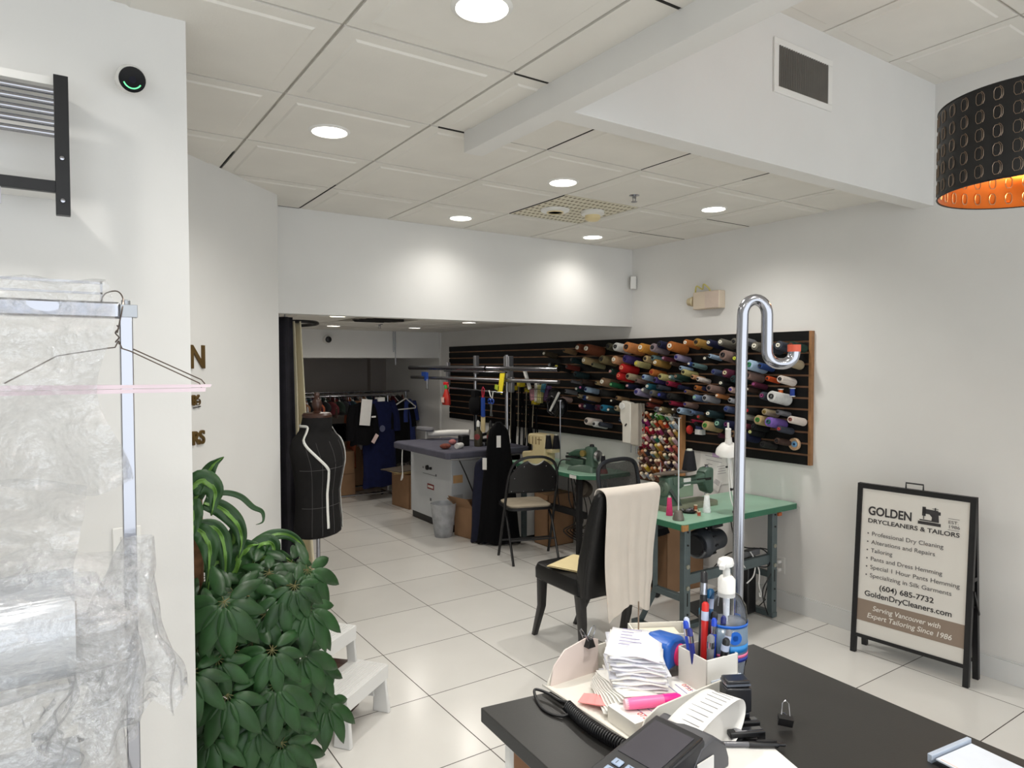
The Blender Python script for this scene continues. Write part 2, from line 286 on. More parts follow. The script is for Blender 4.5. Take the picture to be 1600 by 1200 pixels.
CONES = [
 (5.425,1.786,0.0261,0.16,'brown-olive',(225,220,205)), (5.119,1.814,0.0223,0.151,'tan',(20,20,25)), (4.874,1.827,0.038,0.187,'chestnut',(225,220,205)),
 (4.737,1.815,0.0427,0.197,'chestnut',(225,220,205)), (4.482,1.834,0.0308,0.17,'dark olive',(20,20,25)), (5.0,1.721,0.0247,0.156,'dark teal',(20,20,25)),
 (4.802,1.714,0.0321,0.173,'cream',(225,220,205)), (4.554,1.721,0.0353,0.181,'olive tan',(20,20,25)), (5.331,1.672,0.0287,0.165,'charcoal',(150,150,150)),
 (5.209,1.656,0.0311,0.171,'black',(210,200,60)), (5.075,1.659,0.0233,0.153,'dark red',(20,20,25)), (4.941,1.591,0.0272,0.162,'dark teal',(20,20,25)),
 (4.712,1.68,0.0211,0.148,'speckled beige',(20,20,25)), (4.463,1.618,0.0245,0.156,'dark green',(200,150,150)), (4.54,1.522,0.0363,0.183,'taupe',(225,220,205)),
 (4.676,1.517,0.0168,0.138,'cream',(20,20,25)), (4.864,1.525,0.0215,0.149,'dark brown',(20,20,25)), (5.032,1.525,0.0142,0.133,'grey',(20,20,25)),
 (4.463,1.506,0.0214,0.149,'green',(120,190,130)), (4.935,1.453,0.0229,0.152,'dark teal',(225,220,205)), (4.885,1.468,0.0195,0.144,'navy',(220,120,180)),
 (4.797,1.451,0.0241,0.155,'pale blue',(25,30,90)), (4.372,1.827,0.0355,0.181,'white',(20,20,25)), (4.222,1.819,0.0422,0.196,'orange tan',(20,20,25)),
 (4.07,1.813,0.0364,0.183,'amber',(225,220,205)), (3.942,1.812,0.0332,0.176,'mauve grey',(20,20,25)), (3.875,1.838,0.0292,0.167,'navy',(20,20,25)),
 (3.748,1.819,0.0369,0.184,'burnt orange',(225,220,205)), (4.394,1.716,0.0345,0.179,'peach',(225,220,205)), (4.26,1.725,0.0328,0.175,'purple',(30,25,80)),
 (4.041,1.726,0.026,0.159,'cream',(20,20,25)), (3.966,1.734,0.0228,0.152,'teal grey',(20,20,25)), (4.149,1.687,0.0244,0.156,'yellow cream',(210,200,80)),
 (3.925,1.693,0.0275,0.163,'ochre',(225,220,205)), (3.862,1.732,0.0168,0.138,'rose',(200,160,190)), (3.78,1.691,0.0157,0.136,'dark brown',(120,110,90)),
 (3.711,1.736,0.0238,0.154,'lavender',(40,35,110)), (4.294,1.647,0.036,0.182,'red',(220,140,110)), (4.334,1.579,0.0342,0.178,'red',(220,110,90)),
 (4.243,1.579,0.0268,0.161,'beige',(20,20,25)), (4.072,1.577,0.0212,0.148,'pale blue',(25,40,110)), (3.966,1.615,0.0276,0.163,'burnt orange',(150,50,30)),
 (3.876,1.582,0.0253,0.158,'yellow cream',(20,20,25)), (3.787,1.582,0.0176,0.14,'teal grey',(225,220,205)), (3.717,1.586,0.022,0.15,'dark green',(150,120,100)),
 (4.161,1.547,0.0176,0.14,'mauve brown',(20,20,25)), (3.937,1.554,0.0237,0.154,'purple',(20,20,25)), (3.806,1.532,0.0204,0.147,'crimson',(20,20,25)),
 (4.261,1.499,0.0209,0.148,'navy',(200,160,160)), (4.02,1.5,0.0239,0.155,'teal',(225,220,205)), (3.918,1.502,0.0188,0.143,'dark slate',(20,20,25)),
 (4.134,1.45,0.0293,0.167,'lavender',(40,40,110)), (4.081,1.47,0.0203,0.146,'grey',(225,220,205)), (3.973,1.449,0.0247,0.156,'olive grey',(60,70,100)),
 (3.89,1.436,0.0226,0.151,'navy',(70,80,180)), (3.782,1.43,0.025,0.157,'charcoal',(20,20,25)), (4.397,1.391,0.0192,0.144,'tan',(20,20,25)),
 (4.469,1.364,0.0173,0.14,'black',(225,220,205)), (4.001,1.393,0.0172,0.139,'chestnut',(235,215,205)), (4.031,1.351,0.0192,0.144,'dark red',(20,20,25)),
 (3.783,1.367,0.0176,0.14,'crimson',(20,20,25)), (3.932,1.318,0.0213,0.149,'grey',(20,20,25)), (3.872,1.319,0.0235,0.153,'olive tan',(225,220,205)),
 (3.758,1.327,0.0156,0.136,'dark brown',(225,220,205)), (4.398,1.302,0.0233,0.153,'beige',(20,20,25)), (4.564,1.296,0.028,0.164,'turquoise',(20,20,25)),
 (4.499,1.283,0.0205,0.147,'dark teal',(225,220,205)), (4.361,1.208,0.0171,0.139,'steel blue',(20,20,25)), (4.614,1.149,0.0209,0.148,'dark slate',(20,20,25)),
 (5.19,1.356,0.0225,0.151,'pink beige',(20,20,25)), (4.918,1.389,0.0185,0.142,'beige',(20,20,25)), (4.778,1.378,0.0223,0.151,'tan',(225,220,205)),
 (4.874,1.297,0.0249,0.157,'maroon',(210,160,150)), (4.806,1.298,0.0246,0.156,'navy',(120,130,130)), (4.649,1.297,0.0242,0.155,'maroon',(20,20,25)),
 (4.761,1.163,0.0331,0.175,'ivory',(20,20,25)), (4.675,1.145,0.0263,0.16,'white',(20,20,25)), (4.836,1.376,0.0214,0.149,'blue',(20,20,25)),
 (4.569,1.432,0.0291,0.166,'charcoal',(20,20,25)), (5.112,1.428,0.0189,0.143,'grey',(20,20,25)), (3.613,1.845,0.0261,0.16,'burnt orange',(225,220,205)),
 (3.501,1.844,0.0293,0.167,'ochre',(20,20,25)), (3.393,1.84,0.0244,0.156,'navy',(225,220,205)), (3.282,1.84,0.0264,0.16,'olive grey',(225,220,205)),
 (3.168,1.842,0.0251,0.157,'olive grey',(20,20,25)), (3.436,1.725,0.0201,0.146,'black',(225,220,205)), (3.4,1.745,0.0156,0.136,'pale blue',(20,20,25)),
 (3.24,1.743,0.0361,0.182,'mauve brown',(20,20,25)), (3.158,1.721,0.0251,0.157,'charcoal',(200,205,70)), (3.597,1.686,0.0162,0.137,'blue',(225,220,205)),
 (3.547,1.677,0.0178,0.141,'teal grey',(20,20,25)), (3.681,1.655,0.0172,0.139,'pale blue',(20,20,25)), (3.638,1.62,0.0235,0.154,'yellow cream',(20,20,25)),
 (3.559,1.587,0.0178,0.141,'peach',(20,20,25)), (3.509,1.572,0.0168,0.138,'ivory',(20,20,25)), (3.357,1.627,0.0207,0.147,'slate blue',(35,40,100)),
 (3.23,1.616,0.0306,0.17,'maroon',(190,180,150)), (3.171,1.575,0.026,0.159,'dark teal',(20,20,25)), (3.281,1.543,0.023,0.153,'black',(225,220,205)),
 (3.529,1.506,0.0178,0.14,'burnt orange',(20,20,25)), (3.383,1.504,0.0269,0.161,'mauve brown',(20,20,25)), (3.2,1.5,0.021,0.148,'pink beige',(60,45,140)),
 (3.696,1.506,0.0173,0.139,'navy',(20,20,25)), (3.626,1.471,0.018,0.141,'taupe',(40,40,110)), (3.463,1.502,0.0149,0.134,'navy',(20,20,25)),
 (3.528,1.43,0.0222,0.151,'steel blue',(160,200,170)), (3.425,1.429,0.0253,0.158,'light grey',(20,20,25)), (3.332,1.453,0.0155,0.135,'orange tan',(225,220,205)),
 (3.212,1.424,0.0177,0.14,'light grey',(20,20,25)), (3.629,1.374,0.0189,0.143,'mauve brown',(40,30,110)), (3.68,1.323,0.0237,0.154,'pale blue',(20,20,25)),
 (3.576,1.318,0.0152,0.135,'steel blue',(20,20,25)), (3.389,1.314,0.0269,0.161,'dark teal',(225,220,205)), (3.236,1.358,0.0229,0.152,'slate blue',(40,60,120)),
 (3.497,1.285,0.0186,0.142,'brown-olive',(190,60,60)), (3.571,1.25,0.0142,0.133,'crimson',(20,20,25)), (3.531,1.232,0.016,0.136,'black',(20,20,25)),
 (3.404,1.224,0.0327,0.175,'cream',(40,120,40)), (3.292,1.246,0.0334,0.176,'dark teal',(130,170,150)), (3.218,1.245,0.0296,0.168,'navy',(90,40,80)),
 (3.176,1.183,0.0235,0.154,'taupe',(20,20,25)), (3.303,1.162,0.0171,0.139,'maroon',(20,20,25)), (3.111,1.852,0.025,0.157,'grey',(20,20,25)),
 (2.985,1.804,0.0301,0.169,'olive grey',(225,220,205)), (2.892,1.802,0.0312,0.171,'dark slate',(225,220,205)), (2.8,1.804,0.0299,0.168,'dark slate',(225,220,205)),
 (2.713,1.807,0.0247,0.156,'dark green',(120,50,30)), (3.02,1.673,0.0344,0.178,'pale blue',(20,110,60)), (2.957,1.671,0.0202,0.146,'blue',(20,20,25)),
 (3.044,1.602,0.0287,0.166,'mauve brown',(20,20,25)), (2.741,1.698,0.0287,0.166,'beige',(225,220,205)), (2.904,1.586,0.0168,0.138,'orange',(20,20,25)),
 (2.792,1.581,0.0251,0.157,'ivory',(20,20,25)), (3.01,1.543,0.0187,0.143,'maroon',(160,80,130)), (3.064,1.508,0.0164,0.137,'dark brown',(225,220,205)),
 (2.927,1.465,0.0266,0.16,'dark slate',(130,50,100)), (2.836,1.46,0.0372,0.185,'white',(20,20,25)), (3.052,1.356,0.0246,0.156,'black',(180,40,50)),
 (2.916,1.356,0.0221,0.15,'beige',(120,100,40)), (2.823,1.36,0.0161,0.137,'grey',(20,20,25)), (3.092,1.317,0.0209,0.147,'white',(20,20,25)),
 (2.951,1.296,0.032,0.173,'cream',(20,110,40)), (2.864,1.288,0.0325,0.174,'violet',(20,90,80)), (2.713,1.316,0.0241,0.155,'ivory',(110,40,30)),
 (2.802,1.247,0.0207,0.147,'dark slate',(180,60,60)), (3.029,1.208,0.0215,0.149,'black',(200,200,130)), (3.082,1.246,0.0198,0.145,'rose',(20,20,25)),
 (2.821,1.166,0.0207,0.147,'dark brown',(20,20,25)), (2.93,1.132,0.0221,0.151,'charcoal',(20,20,25)), (3.075,1.172,0.0296,0.168,'navy',(20,20,25)),
 (2.997,1.251,0.0244,0.156,'black',(20,20,25)),
]
DRAC = [([(0.413,2.7,1.198),(0.452,2.693,1.284),(0.481,2.685,1.339),(0.52,2.678,1.37)],0.055),([(0.393,2.62,1.271),(0.438,2.613,1.297),(0.474,2.605,1.253),(0.459,2.598,1.174)],0.085),([(0.464,2.72,1.224),(0.53,2.716,1.23),(0.584,2.711,1.21),(0.626,2.707,1.167),(0.66,2.703,1.144),(0.661,2.699,1.108),(0.634,2.694,1.1)],0.022),([(0.452,2.7,1.205),(0.51,2.694,1.176),(0.559,2.688,1.123),(0.58,2.682,1.049),(0.564,2.676,0.987)],0.065),([(0.427,2.66,1.129),(0.479,2.654,1.116),(0.51,2.648,1.055),(0.512,2.642,0.961),(0.506,2.636,0.929)],0.06),([(0.407,2.6,1.135),(0.44,2.593,1.1),(0.451,2.585,1.032),(0.436,2.578,0.934)],0.07),([(0.391,2.58,1.244),(0.392,2.57,1.178),(0.394,2.56,1.118)],0.075),([(0.566,2.8,0.875),(0.62,2.796,0.96),(0.656,2.792,1.001),(0.717,2.789,1.029),(0.779,2.785,1.021),(0.829,2.781,0.978),(0.849,2.777,0.923),(0.837,2.774,0.897)],0.045),([(0.556,2.72,0.91),(0.579,2.713,0.981),(0.612,2.705,1.015),(0.646,2.698,1.024)],0.1),([(0.633,2.78,0.931),(0.664,2.774,0.999),(0.709,2.768,0.999),(0.717,2.762,0.948),(0.69,2.756,0.915)],0.07),([(0.654,2.84,0.901),(0.715,2.833,0.937),(0.777,2.825,0.923),(0.834,2.817,0.863)],0.05),([(0.526,2.68,0.95),(0.492,2.673,0.986),(0.468,2.665,0.951),(0.455,2.658,0.885)],0.06),([(0.577,2.74,0.901),(0.56,2.733,1.004),(0.562,2.725,1.079),(0.575,2.718,1.115)],0.06),([(0.407,2.72,1.172),(0.373,2.71,1.248),(0.334,2.7,1.23)],0.06),([(0.409,2.76,1.188),(0.371,2.75,1.312),(0.327,2.74,1.375)],0.05)]
SCHEF = [(0.508,2.5,0.716),(0.523,2.56,0.9),(0.618,2.42,0.718),(0.617,2.5,0.818),(0.805,2.62,0.917),(0.767,2.7,0.929),(0.656,2.6,0.936),(0.622,2.7,0.94),(0.766,2.5,0.811),(0.674,2.5,0.876),(0.429,2.45,0.872),(0.441,2.42,0.728),(0.466,2.4,0.61),(0.421,2.44,0.465),(0.383,2.5,0.581),(0.561,2.42,0.475),(0.678,2.45,0.45),(0.808,2.62,0.741),(0.813,2.6,0.434),(0.868,2.6,0.38),(0.728,2.55,0.271),(0.622,2.4,0.601),(0.549,2.5,0.604),(0.595,2.6,0.696),(0.395,2.5,0.754),(0.359,2.4,0.713),(0.741,2.5,0.649),(0.82,2.6,0.545),(0.641,2.4,0.392),(0.61,2.45,0.31),(0.751,2.7,0.665),(0.585,2.7,0.763),(0.514,2.75,0.689),(0.467,2.72,0.926),(0.649,2.6,0.418),(0.526,2.55,0.452),(0.721,2.5,0.903),(0.393,2.6,0.856),(0.46,2.4,0.924),(0.725,2.7,0.532),(0.401,2.7,0.328),(0.347,2.6,0.528),(0.367,2.65,0.709),(0.639,2.75,0.408),(0.848,2.78,0.284)]
# ================================================================ room shell
RX, WY, CZ = 4.217, 4.394, 2.701
# floor: 0.595 m porcelain tiles with narrow dark joints
def tile_mat():
    m = mat('porcelain_floor_tile', (230, 228, 223), .22, 0, .03, 2.2, spec=.5); N = m.node_tree.nodes; Lk = m.node_tree.links; p = N['Principled BSDF']
    tc = N['Texture Coordinate']; mp = N.new('ShaderNodeMapping'); mp.inputs['Location'].default_value = (-1.585/.595, -3.129/.593, 0); mp.inputs['Scale'].default_value = (1/.595, 1/.593, 1)
    br = N.new('ShaderNodeTexBrick'); br.offset = 0; br.squash = 1; br.inputs['Scale'].default_value = 1; br.inputs['Mortar Size'].default_value = .0045
    br.inputs['Mortar Smooth'].default_value = .1; br.inputs['Brick Width'].default_value = 1; br.inputs['Row Height'].default_value = 1; br.inputs['Bias'].default_value = 0
    br.inputs['Color1'].default_value = (1, 1, 1, 1); br.inputs['Color2'].default_value = (.93, .93, .93, 1); br.inputs['Mortar'].default_value = (.0, .0, .0, 1)
    Lk.new(tc.outputs['Object'], mp.inputs[0]); Lk.new(mp.outputs[0], br.inputs['Vector'])
    src = p.inputs['Base Color'].links[0].from_socket
    mul = N.new('ShaderNodeMix'); mul.data_type = 'RGBA'; mul.blend_type = 'MULTIPLY'; mul.inputs[0].default_value = 1
    Lk.new(src, mul.inputs[6]); Lk.new(br.outputs['Color'], mul.inputs[7])
    mx = N.new('ShaderNodeMix'); mx.data_type = 'RGBA'; Lk.new(br.outputs['Fac'], mx.inputs[0]); Lk.new(mul.outputs[2], mx.inputs[6]); mx.inputs[7].default_value = (.075, .065, .055, 1)
    Lk.new(mx.outputs[2], p.inputs['Base Color'])
    rr = N.new('ShaderNodeMapRange'); rr.inputs['To Min'].default_value = .2; rr.inputs['To Max'].default_value = .8; Lk.new(br.outputs['Fac'], rr.inputs['Value']); Lk.new(rr.outputs[0], p.inputs['Roughness'])
    return m
struct(MB().bb(-3.2, RX+.12, -3.0, 10.0, -.06, 0).build('floor', tile_mat()))
# walls
struct(MB().bb(RX, RX+.12, -3.0, 10.0, 0, 3.42).build('wall_right', M_wall))
struct(MB().bb(-3.2, .336, 2.18, 2.30, 0, 3.42).build('wall_left', M_wall))
struct(MB().bb(-3.32, -3.2, -3.0, 2.30, 0, 3.42).build('wall_side', M_wall))
struct(MB().bb(-.9, RX, WY, WY+.10, 2.032, 3.42).bb(-.9, 1.10, WY, WY+.10, 0, 2.032).build('wall_back', M_wall))
# angled wall behind the left wall
struct(MB().prism([(-.75, 2.235), (1.105, 4.092), (1.105, 4.40), (-.9, 4.40), (-.9, 2.30)], 0, CZ).build('wall_angled', M_wall))
# back room
struct(MB().bb(.95, 1.05, 4.5, 9.78, 0, 2.4).build('wall_back_left', M_wall))
M_far = mat('grey_back_wall_paint', (150, 142, 136), .8, 0, .03, 3)
struct(MB().bb(.95, RX, 9.78, 9.9, 0, 2.4).build('wall_far', M_far))
struct(MB().bb(3.942, RX-.02, 9.66, 9.78, 0, 2.4).build('wall_pillar', M_far, bevel=.004))
struct(MB().bb(1.05, RX, 7.95, 9.78, 1.787, 2.3).build('wall_soffit', M_wall))
struct(MB().bb(RX-.025, RX, 7.935, 9.66, 0, 2.12).build('wall_jog', M_wall))
# baseboards
def bprof(y0, y1, x): return MB().bb(x-.014, x, y0, y1, 0, .118).bb(x-.009, x, y0, y1, .118, .126)
struct(bprof(-3, 7.9, RX).build('baseboard_right', mat('baseboard_white', (216, 217, 216), .45, 0, .02, 5), bevel=.002))
# --- ceilings -------------------------------------------------------------
def tile_ceiling(name, x0, y0, nx, ny, s, sy, z, skip=(), clip=None):
    tiles = MB(); g = .006
    for i in range(nx):
        for j in range(ny):
            if (i, j) in skip: continue
            a, b, c, d = x0+i*s+g, x0+(i+1)*s-g, y0+j*sy+g, y0+(j+1)*sy-g
            if clip:
                a, b, c, d = max(a, clip[0]), min(b, clip[1]), max(c, clip[2]), min(d, clip[3])
                if b-a < .03 or d-c < .03: continue
            e = .055
            if b-a > .3 and d-c > .3:   # pressed border like the photo's tiles
                vs = [(a, c, z), (b, c, z), (b, d, z), (a, d, z),
                      (a+e, c+e, z), (b-e, c+e, z), (b-e, d-e, z), (a+e, d-e, z),
                      (a+e+.008, c+e+.008, z-.005), (b-e-.008, c+e+.008, z-.005), (b-e-.008, d-e-.008, z-.005), (a+e+.008, d-e-.008, z-.005),
                      (a, c, z+.02), (b, c, z+.02), (b, d, z+.02), (a, d, z+.02)]
                fs = [(8, 9, 10, 11), (12, 13, 14, 15)]
                for k in range(4):
                    l = (k+1) % 4
                    fs += [(k, l, 4+l, 4+k), (4+k, 4+l, 8+l, 8+k), (k, 12+k, 12+l, l)]
                tiles.add(vs, fs)
            else: tiles.bb(a, b, c, d, z, z+.02)
    return struct(tiles.build(name, M_ceil, smooth=False))
CX, CY, CS, CSY = .724, 1.959, .598, .61
# main ceiling (left of the beam and beyond the bulkhead)
tile_ceiling('ceiling', CX-7*CS, CY-8*CSY, 9, 8, CS, CSY, CZ, clip=(-3.2, 1.49, -3.0, 1.96))
tile_ceiling('ceiling', CX-3*CS, CY, 9, 4, CS, CSY, CZ, skip={(6, 2)}, clip=(-1.1, RX, 1.96, WY))
struct(MB().bb(-3.2, 1.49, -3.0, 1.96, CZ+.008, CZ+.03).bb(-1.2, RX, 1.96, WY, CZ+.008, CZ+.03).build('ceiling_grid', M_grid))
# dark open joints here and there
gp = MB()
for x0, x1, y0, y1 in [(1.36, 1.50, 2.566, 2.578), (1.33, 1.47, 1.953, 1.963), (1.33, 1.47, 1.343, 1.353), (.716, .724, 3.40, 3.72), (1.316, 1.324, 4.05, 4.38), (1.318, 1.324, 3.72, 4.1),
                      (1.917, 1.921, 2.05, 2.56), (2.514, 2.519, 2.05, 2.56), (3.112, 3.117, 2.04, 2.4), (2.52, 2.525, 3.2, 3.78), (3.75, 4.2, 3.176, 3.18), (1.19, 1.32, 4.385, 4.392), (3.6, 4.2, 3.784, 3.79)]:
    gp.bb(x0, x1, y0, y1, CZ-.0015, CZ+.004)
struct(gp.build('ceiling_gaps', M_gap))
# high ceiling at the right
tile_ceiling('ceiling_high', 3.10-3*.598, 1.34-8*.6, 5, 9, .598, .6, 3.30, clip=(1.5, RX, -3.0, 1.935))
struct(MB().bb(1.5, RX, -3.0, 1.935, 3.308, 3.34).build('ceiling_high_grid', M_grid))
# beam and bulkhead
struct(MB().bb(1.475, 1.565, -3.0, 2.56, 2.61, 3.42).build('ceiling_beam', M_wall, bevel=.002))
struct(MB().bb(1.565, RX, 1.934, 2.035, 2.612, 3.42).build('ceiling_bulkhead', M_wall, bevel=.002))
# back-room ceiling
tile_ceiling('ceiling_back_room', 1.05, 4.50, 6, 6, .598, .61, 2.121, skip={(2, 2)}, clip=(1.05, RX, WY+.1, 7.95))
struct(MB().bb(.95, RX, WY+.1, 7.95, 2.129, 2.16).build('ceiling_back_room_grid', M_grid))
# open-front shop: side returns of the storefront opening behind the viewer
struct(MB().bb(-3.2, RX, -3.05, -3.0, 0, .25).bb(-3.2, RX, -3.05, -3.0, 3.0, 3.42).build('wall_front', M_wall))

# --- downlights -----------------------------------------------------------
M_lens = emis('lit_lamp_lens', (255, 250, 240), 9)
def downlight(x, y, z, r, label, grp):
    t = thing('ceiling_downlight', label, 'ceiling light', (x, y, z), 0, grp)
    MB().lathe([(r*1.20, 0), (r*1.20, -.006), (r*1.02, -.012), (r*.98, -.004), (r*.98, 0)], 32).build('trim_ring', M_white, t)
    MB().lathe([(.0001, -.005), (r, -.005), (r, -.001), (.0001, -.001)], 32).build('diffuser', M_lens, t)
LL = ['round lit downlight at the top edge of the view, nearest the camera', 'round lit downlight in the ceiling left of the beam end',
      'round lit downlight between the beam end and the perforated ceiling vent', 'round lit downlight close to the back wall, left of the perforated vent',
      'round lit downlight closest to the corner with the motion sensor', 'round lit downlight right of the small sprinkler, by the thread wall',
      'round lit downlight above the film rack']
for (x, y), l in zip(SHOP_LIGHTS, LL+['round downlight behind the viewer, nearest the left wall', 'round downlight behind the viewer, nearest the beam', 'rearmost round downlight behind the viewer on the left', 'rearmost round downlight behind the viewer by the beam']):
    downlight(x, y, CZ, .072, l, 'shop ceiling downlights')
for (x, y), l in zip(BACK_LIGHTS, ['round lit downlight in the back-room ceiling, left one by the curtain ring', 'round lit downlight in the back-room ceiling, right of the dirty air vent',
      'round lit downlight in the back-room ceiling, nearest the slatwall', 'round lit downlight in the back-room ceiling, hidden behind the header']):
    downlight(x, y, 2.121, .065, l, 'back-room downlights')

# perforated vent tile with detectors
vt = thing('air_vent', 'cream perforated square ceiling vent between the four downlights', 'air vent', (2.817, 3.484, CZ))
h = MB().bb(-.29, .29, -.295, .295, 0, .01).use(1)
for i in range(17):
    for j in range(9):
        x = -.27+.54*i/16; y = -.27+.54*j/8
        h.box((x, y, -.0005), (.011, .022, .002))
h.build('perforated_panel', [mat('perforated_cream', (218, 212, 192), .7, 0, .05, 10), mat('vent_holes', (120, 112, 92), .9)], vt)
dt = thing('smoke_detector', 'white round smoke detector hanging under the perforated vent', 'smoke detector', (2.93, 3.42, CZ-.002))
MB().lathe([(.075, 0), (.075, -.02), (.06, -.028), (.0001, -.028)], 28).build('base', M_white, dt)
MB().lathe([(.05, -.028), (.05, -.05), (.035, -.062), (.0001, -.064)], 24).build('sensor_head', M_cream, dt)
dt = thing('speaker_grille', 'flat round white grille under the perforated vent, left of the smoke detector', 'grille', (2.70, 3.52, CZ-.002))
MB().lathe([(.095, 0), (.09, -.01), (.06, -.016), (.0001, -.016)], 28).build('disc', M_white, dt)
MB().lathe([(.055, -.016), (.055, -.021), (.045, -.021), (.045, -.016)], 24).build('ring', M_cream, dt)
def sprinkler(x, y, z, label):
    t = thing('sprinkler', label, 'sprinkler', (x, y, z))
    MB().lathe([(.034, 0), (.03, -.006), (.012, -.008), (.012, -.022), (.0001, -.022)], 20).build('escutcheon', M_chrome, t)
    MB().box((0.009, 0, -.03), (.003, .006, .022)).box((-.009, 0, -.03), (.003, .006, .022)).lathe([(.018, -.041), (.018, -.044), (.0001, -.044)], 12).build('deflector', M_steel, t)
sprinkler(2.849, 2.954, CZ, 'chrome sprinkler head in the shop ceiling between two downlights')
sprinkler(2.798, 6.60, 2.121, 'dark sprinkler head in the back-room ceiling beside the air vent')
# sooty vent in the back room
t = thing('back_air_vent', 'dirt-blackened square air vent in the back-room ceiling', 'air vent', (2.545, 6.03, 2.121))
MB().bb(-.29, .29, -.30, .30, 0, .01).build('panel', mat('sooty_vent', (150, 145, 135), .8, 0, .3, 10), t)
s = MB()
for k in range(7):
    w = .25-.032*abs(k-3)*1.1
    s.bb(-w, w, -.25+k*.075, -.21+k*.075, -.008, 0)
s.build('louvre', mat('soot', (22, 20, 19), .9, 0, .3, 20), t)
# bulkhead grille
g = thing('wall_vent', 'white framed vent with dark vertical slats on the ceiling bulkhead', 'air vent', (2.942, 1.934, 3.056))
MB().bb(-.228, .228, -.010, 0, .092, .122).bb(-.228, .228, -.010, 0, -.122, -.092).bb(-.228, -.195, -.010, 0, -.092, .092).bb(.195, .228, -.010, 0, -.092, .092).build('frame', M_white, g, bevel=.002)
MB().bb(-.195, .195, -.002, 0, -.092, .092).build('recess', M_gap, g)
s = MB()
for k in range(22): s.box((-.187+k*.0178, -.006, 0), (.0035, .010, .184), (0, 0, .5))
s.build('slat', mat('slat_grey', (120, 118, 114), .4, .4), g)
# security cameras
c = thing('security_camera', 'white round security camera with black face and green light on the left wall', 'security camera', (.185, 2.18, 2.49))
MB().lathe([(.030, 0), (.030, .018), (.02, .024), (.02, .04)], 24).build('mount', M_white, c, rot=(PI/2, 0, 0))
MB().lathe([(.0001, -.02), (.022, -.02), (.034, 0), (.036, .022), (.033, .03)], 28).build('shell', M_white, c, loc=(.004, -.045, -.004), rot=(PI/2+.42, 0, .1))
MB().lathe([(.0325, .031), (.0325, .034), (.0001, .034)], 28).build('face', mat('camera_face', (12, 12, 16), .12), c, loc=(.004, -.045, -.004), rot=(PI/2+.42, 0, .1))
MB().tube([(.022*math.cos(a), .022*math.sin(a), .0355) for a in [math.radians(d) for d in range(205, 336, 10)]], .0017, 6).build('status_light', emis('green_led', (110, 240, 160), 1.0), c, loc=(.004, -.045, -.004), rot=(PI/2+.42, 0, .1))
MB().lathe([(.009, .0345), (.009, .036), (.0001, .036)], 16).build('lens', mat('lens', (30, 30, 40), .05), c, loc=(.004, -.045, -.004), rot=(PI/2+.42, 0, .1))
c = thing('dome_camera', 'small white security camera with black lens on the back-room soffit', 'security camera', (2.70, 7.95, 2.0))
MB().lathe([(.045, 0), (.05, .04), (.042, .07)], 20).build('shell', M_white, c, rot=(PI/2, 0, 0))
MB().lathe([(.038, .072), (.03, .085), (.0001, .09)], 20).build('lens', M_blackp, c, rot=(PI/2, 0, 0))
# motion sensor
c = thing('motion_sensor', 'small white motion sensor in the corner under the ceiling', 'motion sensor', (4.19, 4.36, 2.41), .8)
MB().prism([(-.035, .055), (.035, .055), (.035, -.02), (.022, -.055), (-.022, -.055), (-.035, -.02)], -.03, .02, 'xz').build('housing', M_white, c, bevel=.006)
MB().prism([(-.02, .0), (.02, .0), (.014, -.035), (-.014, -.035)], -.034, -.03, 'xz').build('lens', mat('sensor_lens', (205, 205, 200), .3), c)
# emergency light box
c = thing('emergency_light', 'yellowed emergency light box with wires on the right wall above the thread board', 'emergency light', (RX, 3.53, 2.20))
MB().bb(-.07, 0, -.135, .12, -.072, .062).build('housing', mat('aged_plastic', (205, 190, 170), .5, 0, .05, 6), c, bevel=.006)
MB().bb(-.073, -.07, -.13, .0, -.066, .056).build('front_panel', mat('pinkish_panel', (200, 182, 168), .4), c)
MB().lathe([(.0001, .05), (.03, .045), (.04, 0), (.03, -.01)], 16).build('lamp_head', mat('clear_yellowed', (190, 175, 140), .3), c, loc=(-.04, .14, -.005), rot=(-PI/2, 0, 0))
MB().tube(spline([(-.03, .13, .05), (-.05, .10, .11), (-.03, .06, .085), (-.05, .03, .12), (-.03, 0, .09), (-.02, -.01, .06)]), .006, 6).build('wire', mat('yellow_wire', (200, 190, 110), .5), c)
# outlets, switch
def outlet(name, label, loc, rz):
    t = thing(name, label, 'outlet', loc, rz)
    MB().bb(-.035, .035, -.006, 0, -.058, .058).build('plate', M_white, t, bevel=.003)
    MB().bb(-.016, .016, -.008, -.006, -.033, .033).build('socket', mat('socket_white', (205, 205, 202), .4), t, bevel=.002)
    return t
outlet('wall_outlet', 'white wall outlet with two plugs beside the grey table leg', (RX-.001, 2.90, .30), -PI/2)
outlet('light_switch', 'white light switch plate on the left wall behind the film rack', (.165, 2.18, 1.20), 0)
for k, z in enumerate((.328, .272)):
    q = thing('plug', ['upper white plug pushed into the wall outlet', 'lower white plug pushed into the wall outlet'][k], 'plug', (RX-.012, 2.90, z))
    MB().bb(-.035, 0, -.014, .014, -.011, .011).build('plug_body', M_white, q, bevel=.004)
    MB().tube(spline([(-.035, 0, 0), (-.07, .02, -.02), (-.085, .06, -.10-.1*k), (-.08, .06, -.22), (-.10, .12, -.30+.0*k)]), .0035, 6).build('cord', [M_white, M_blackp][k], q)

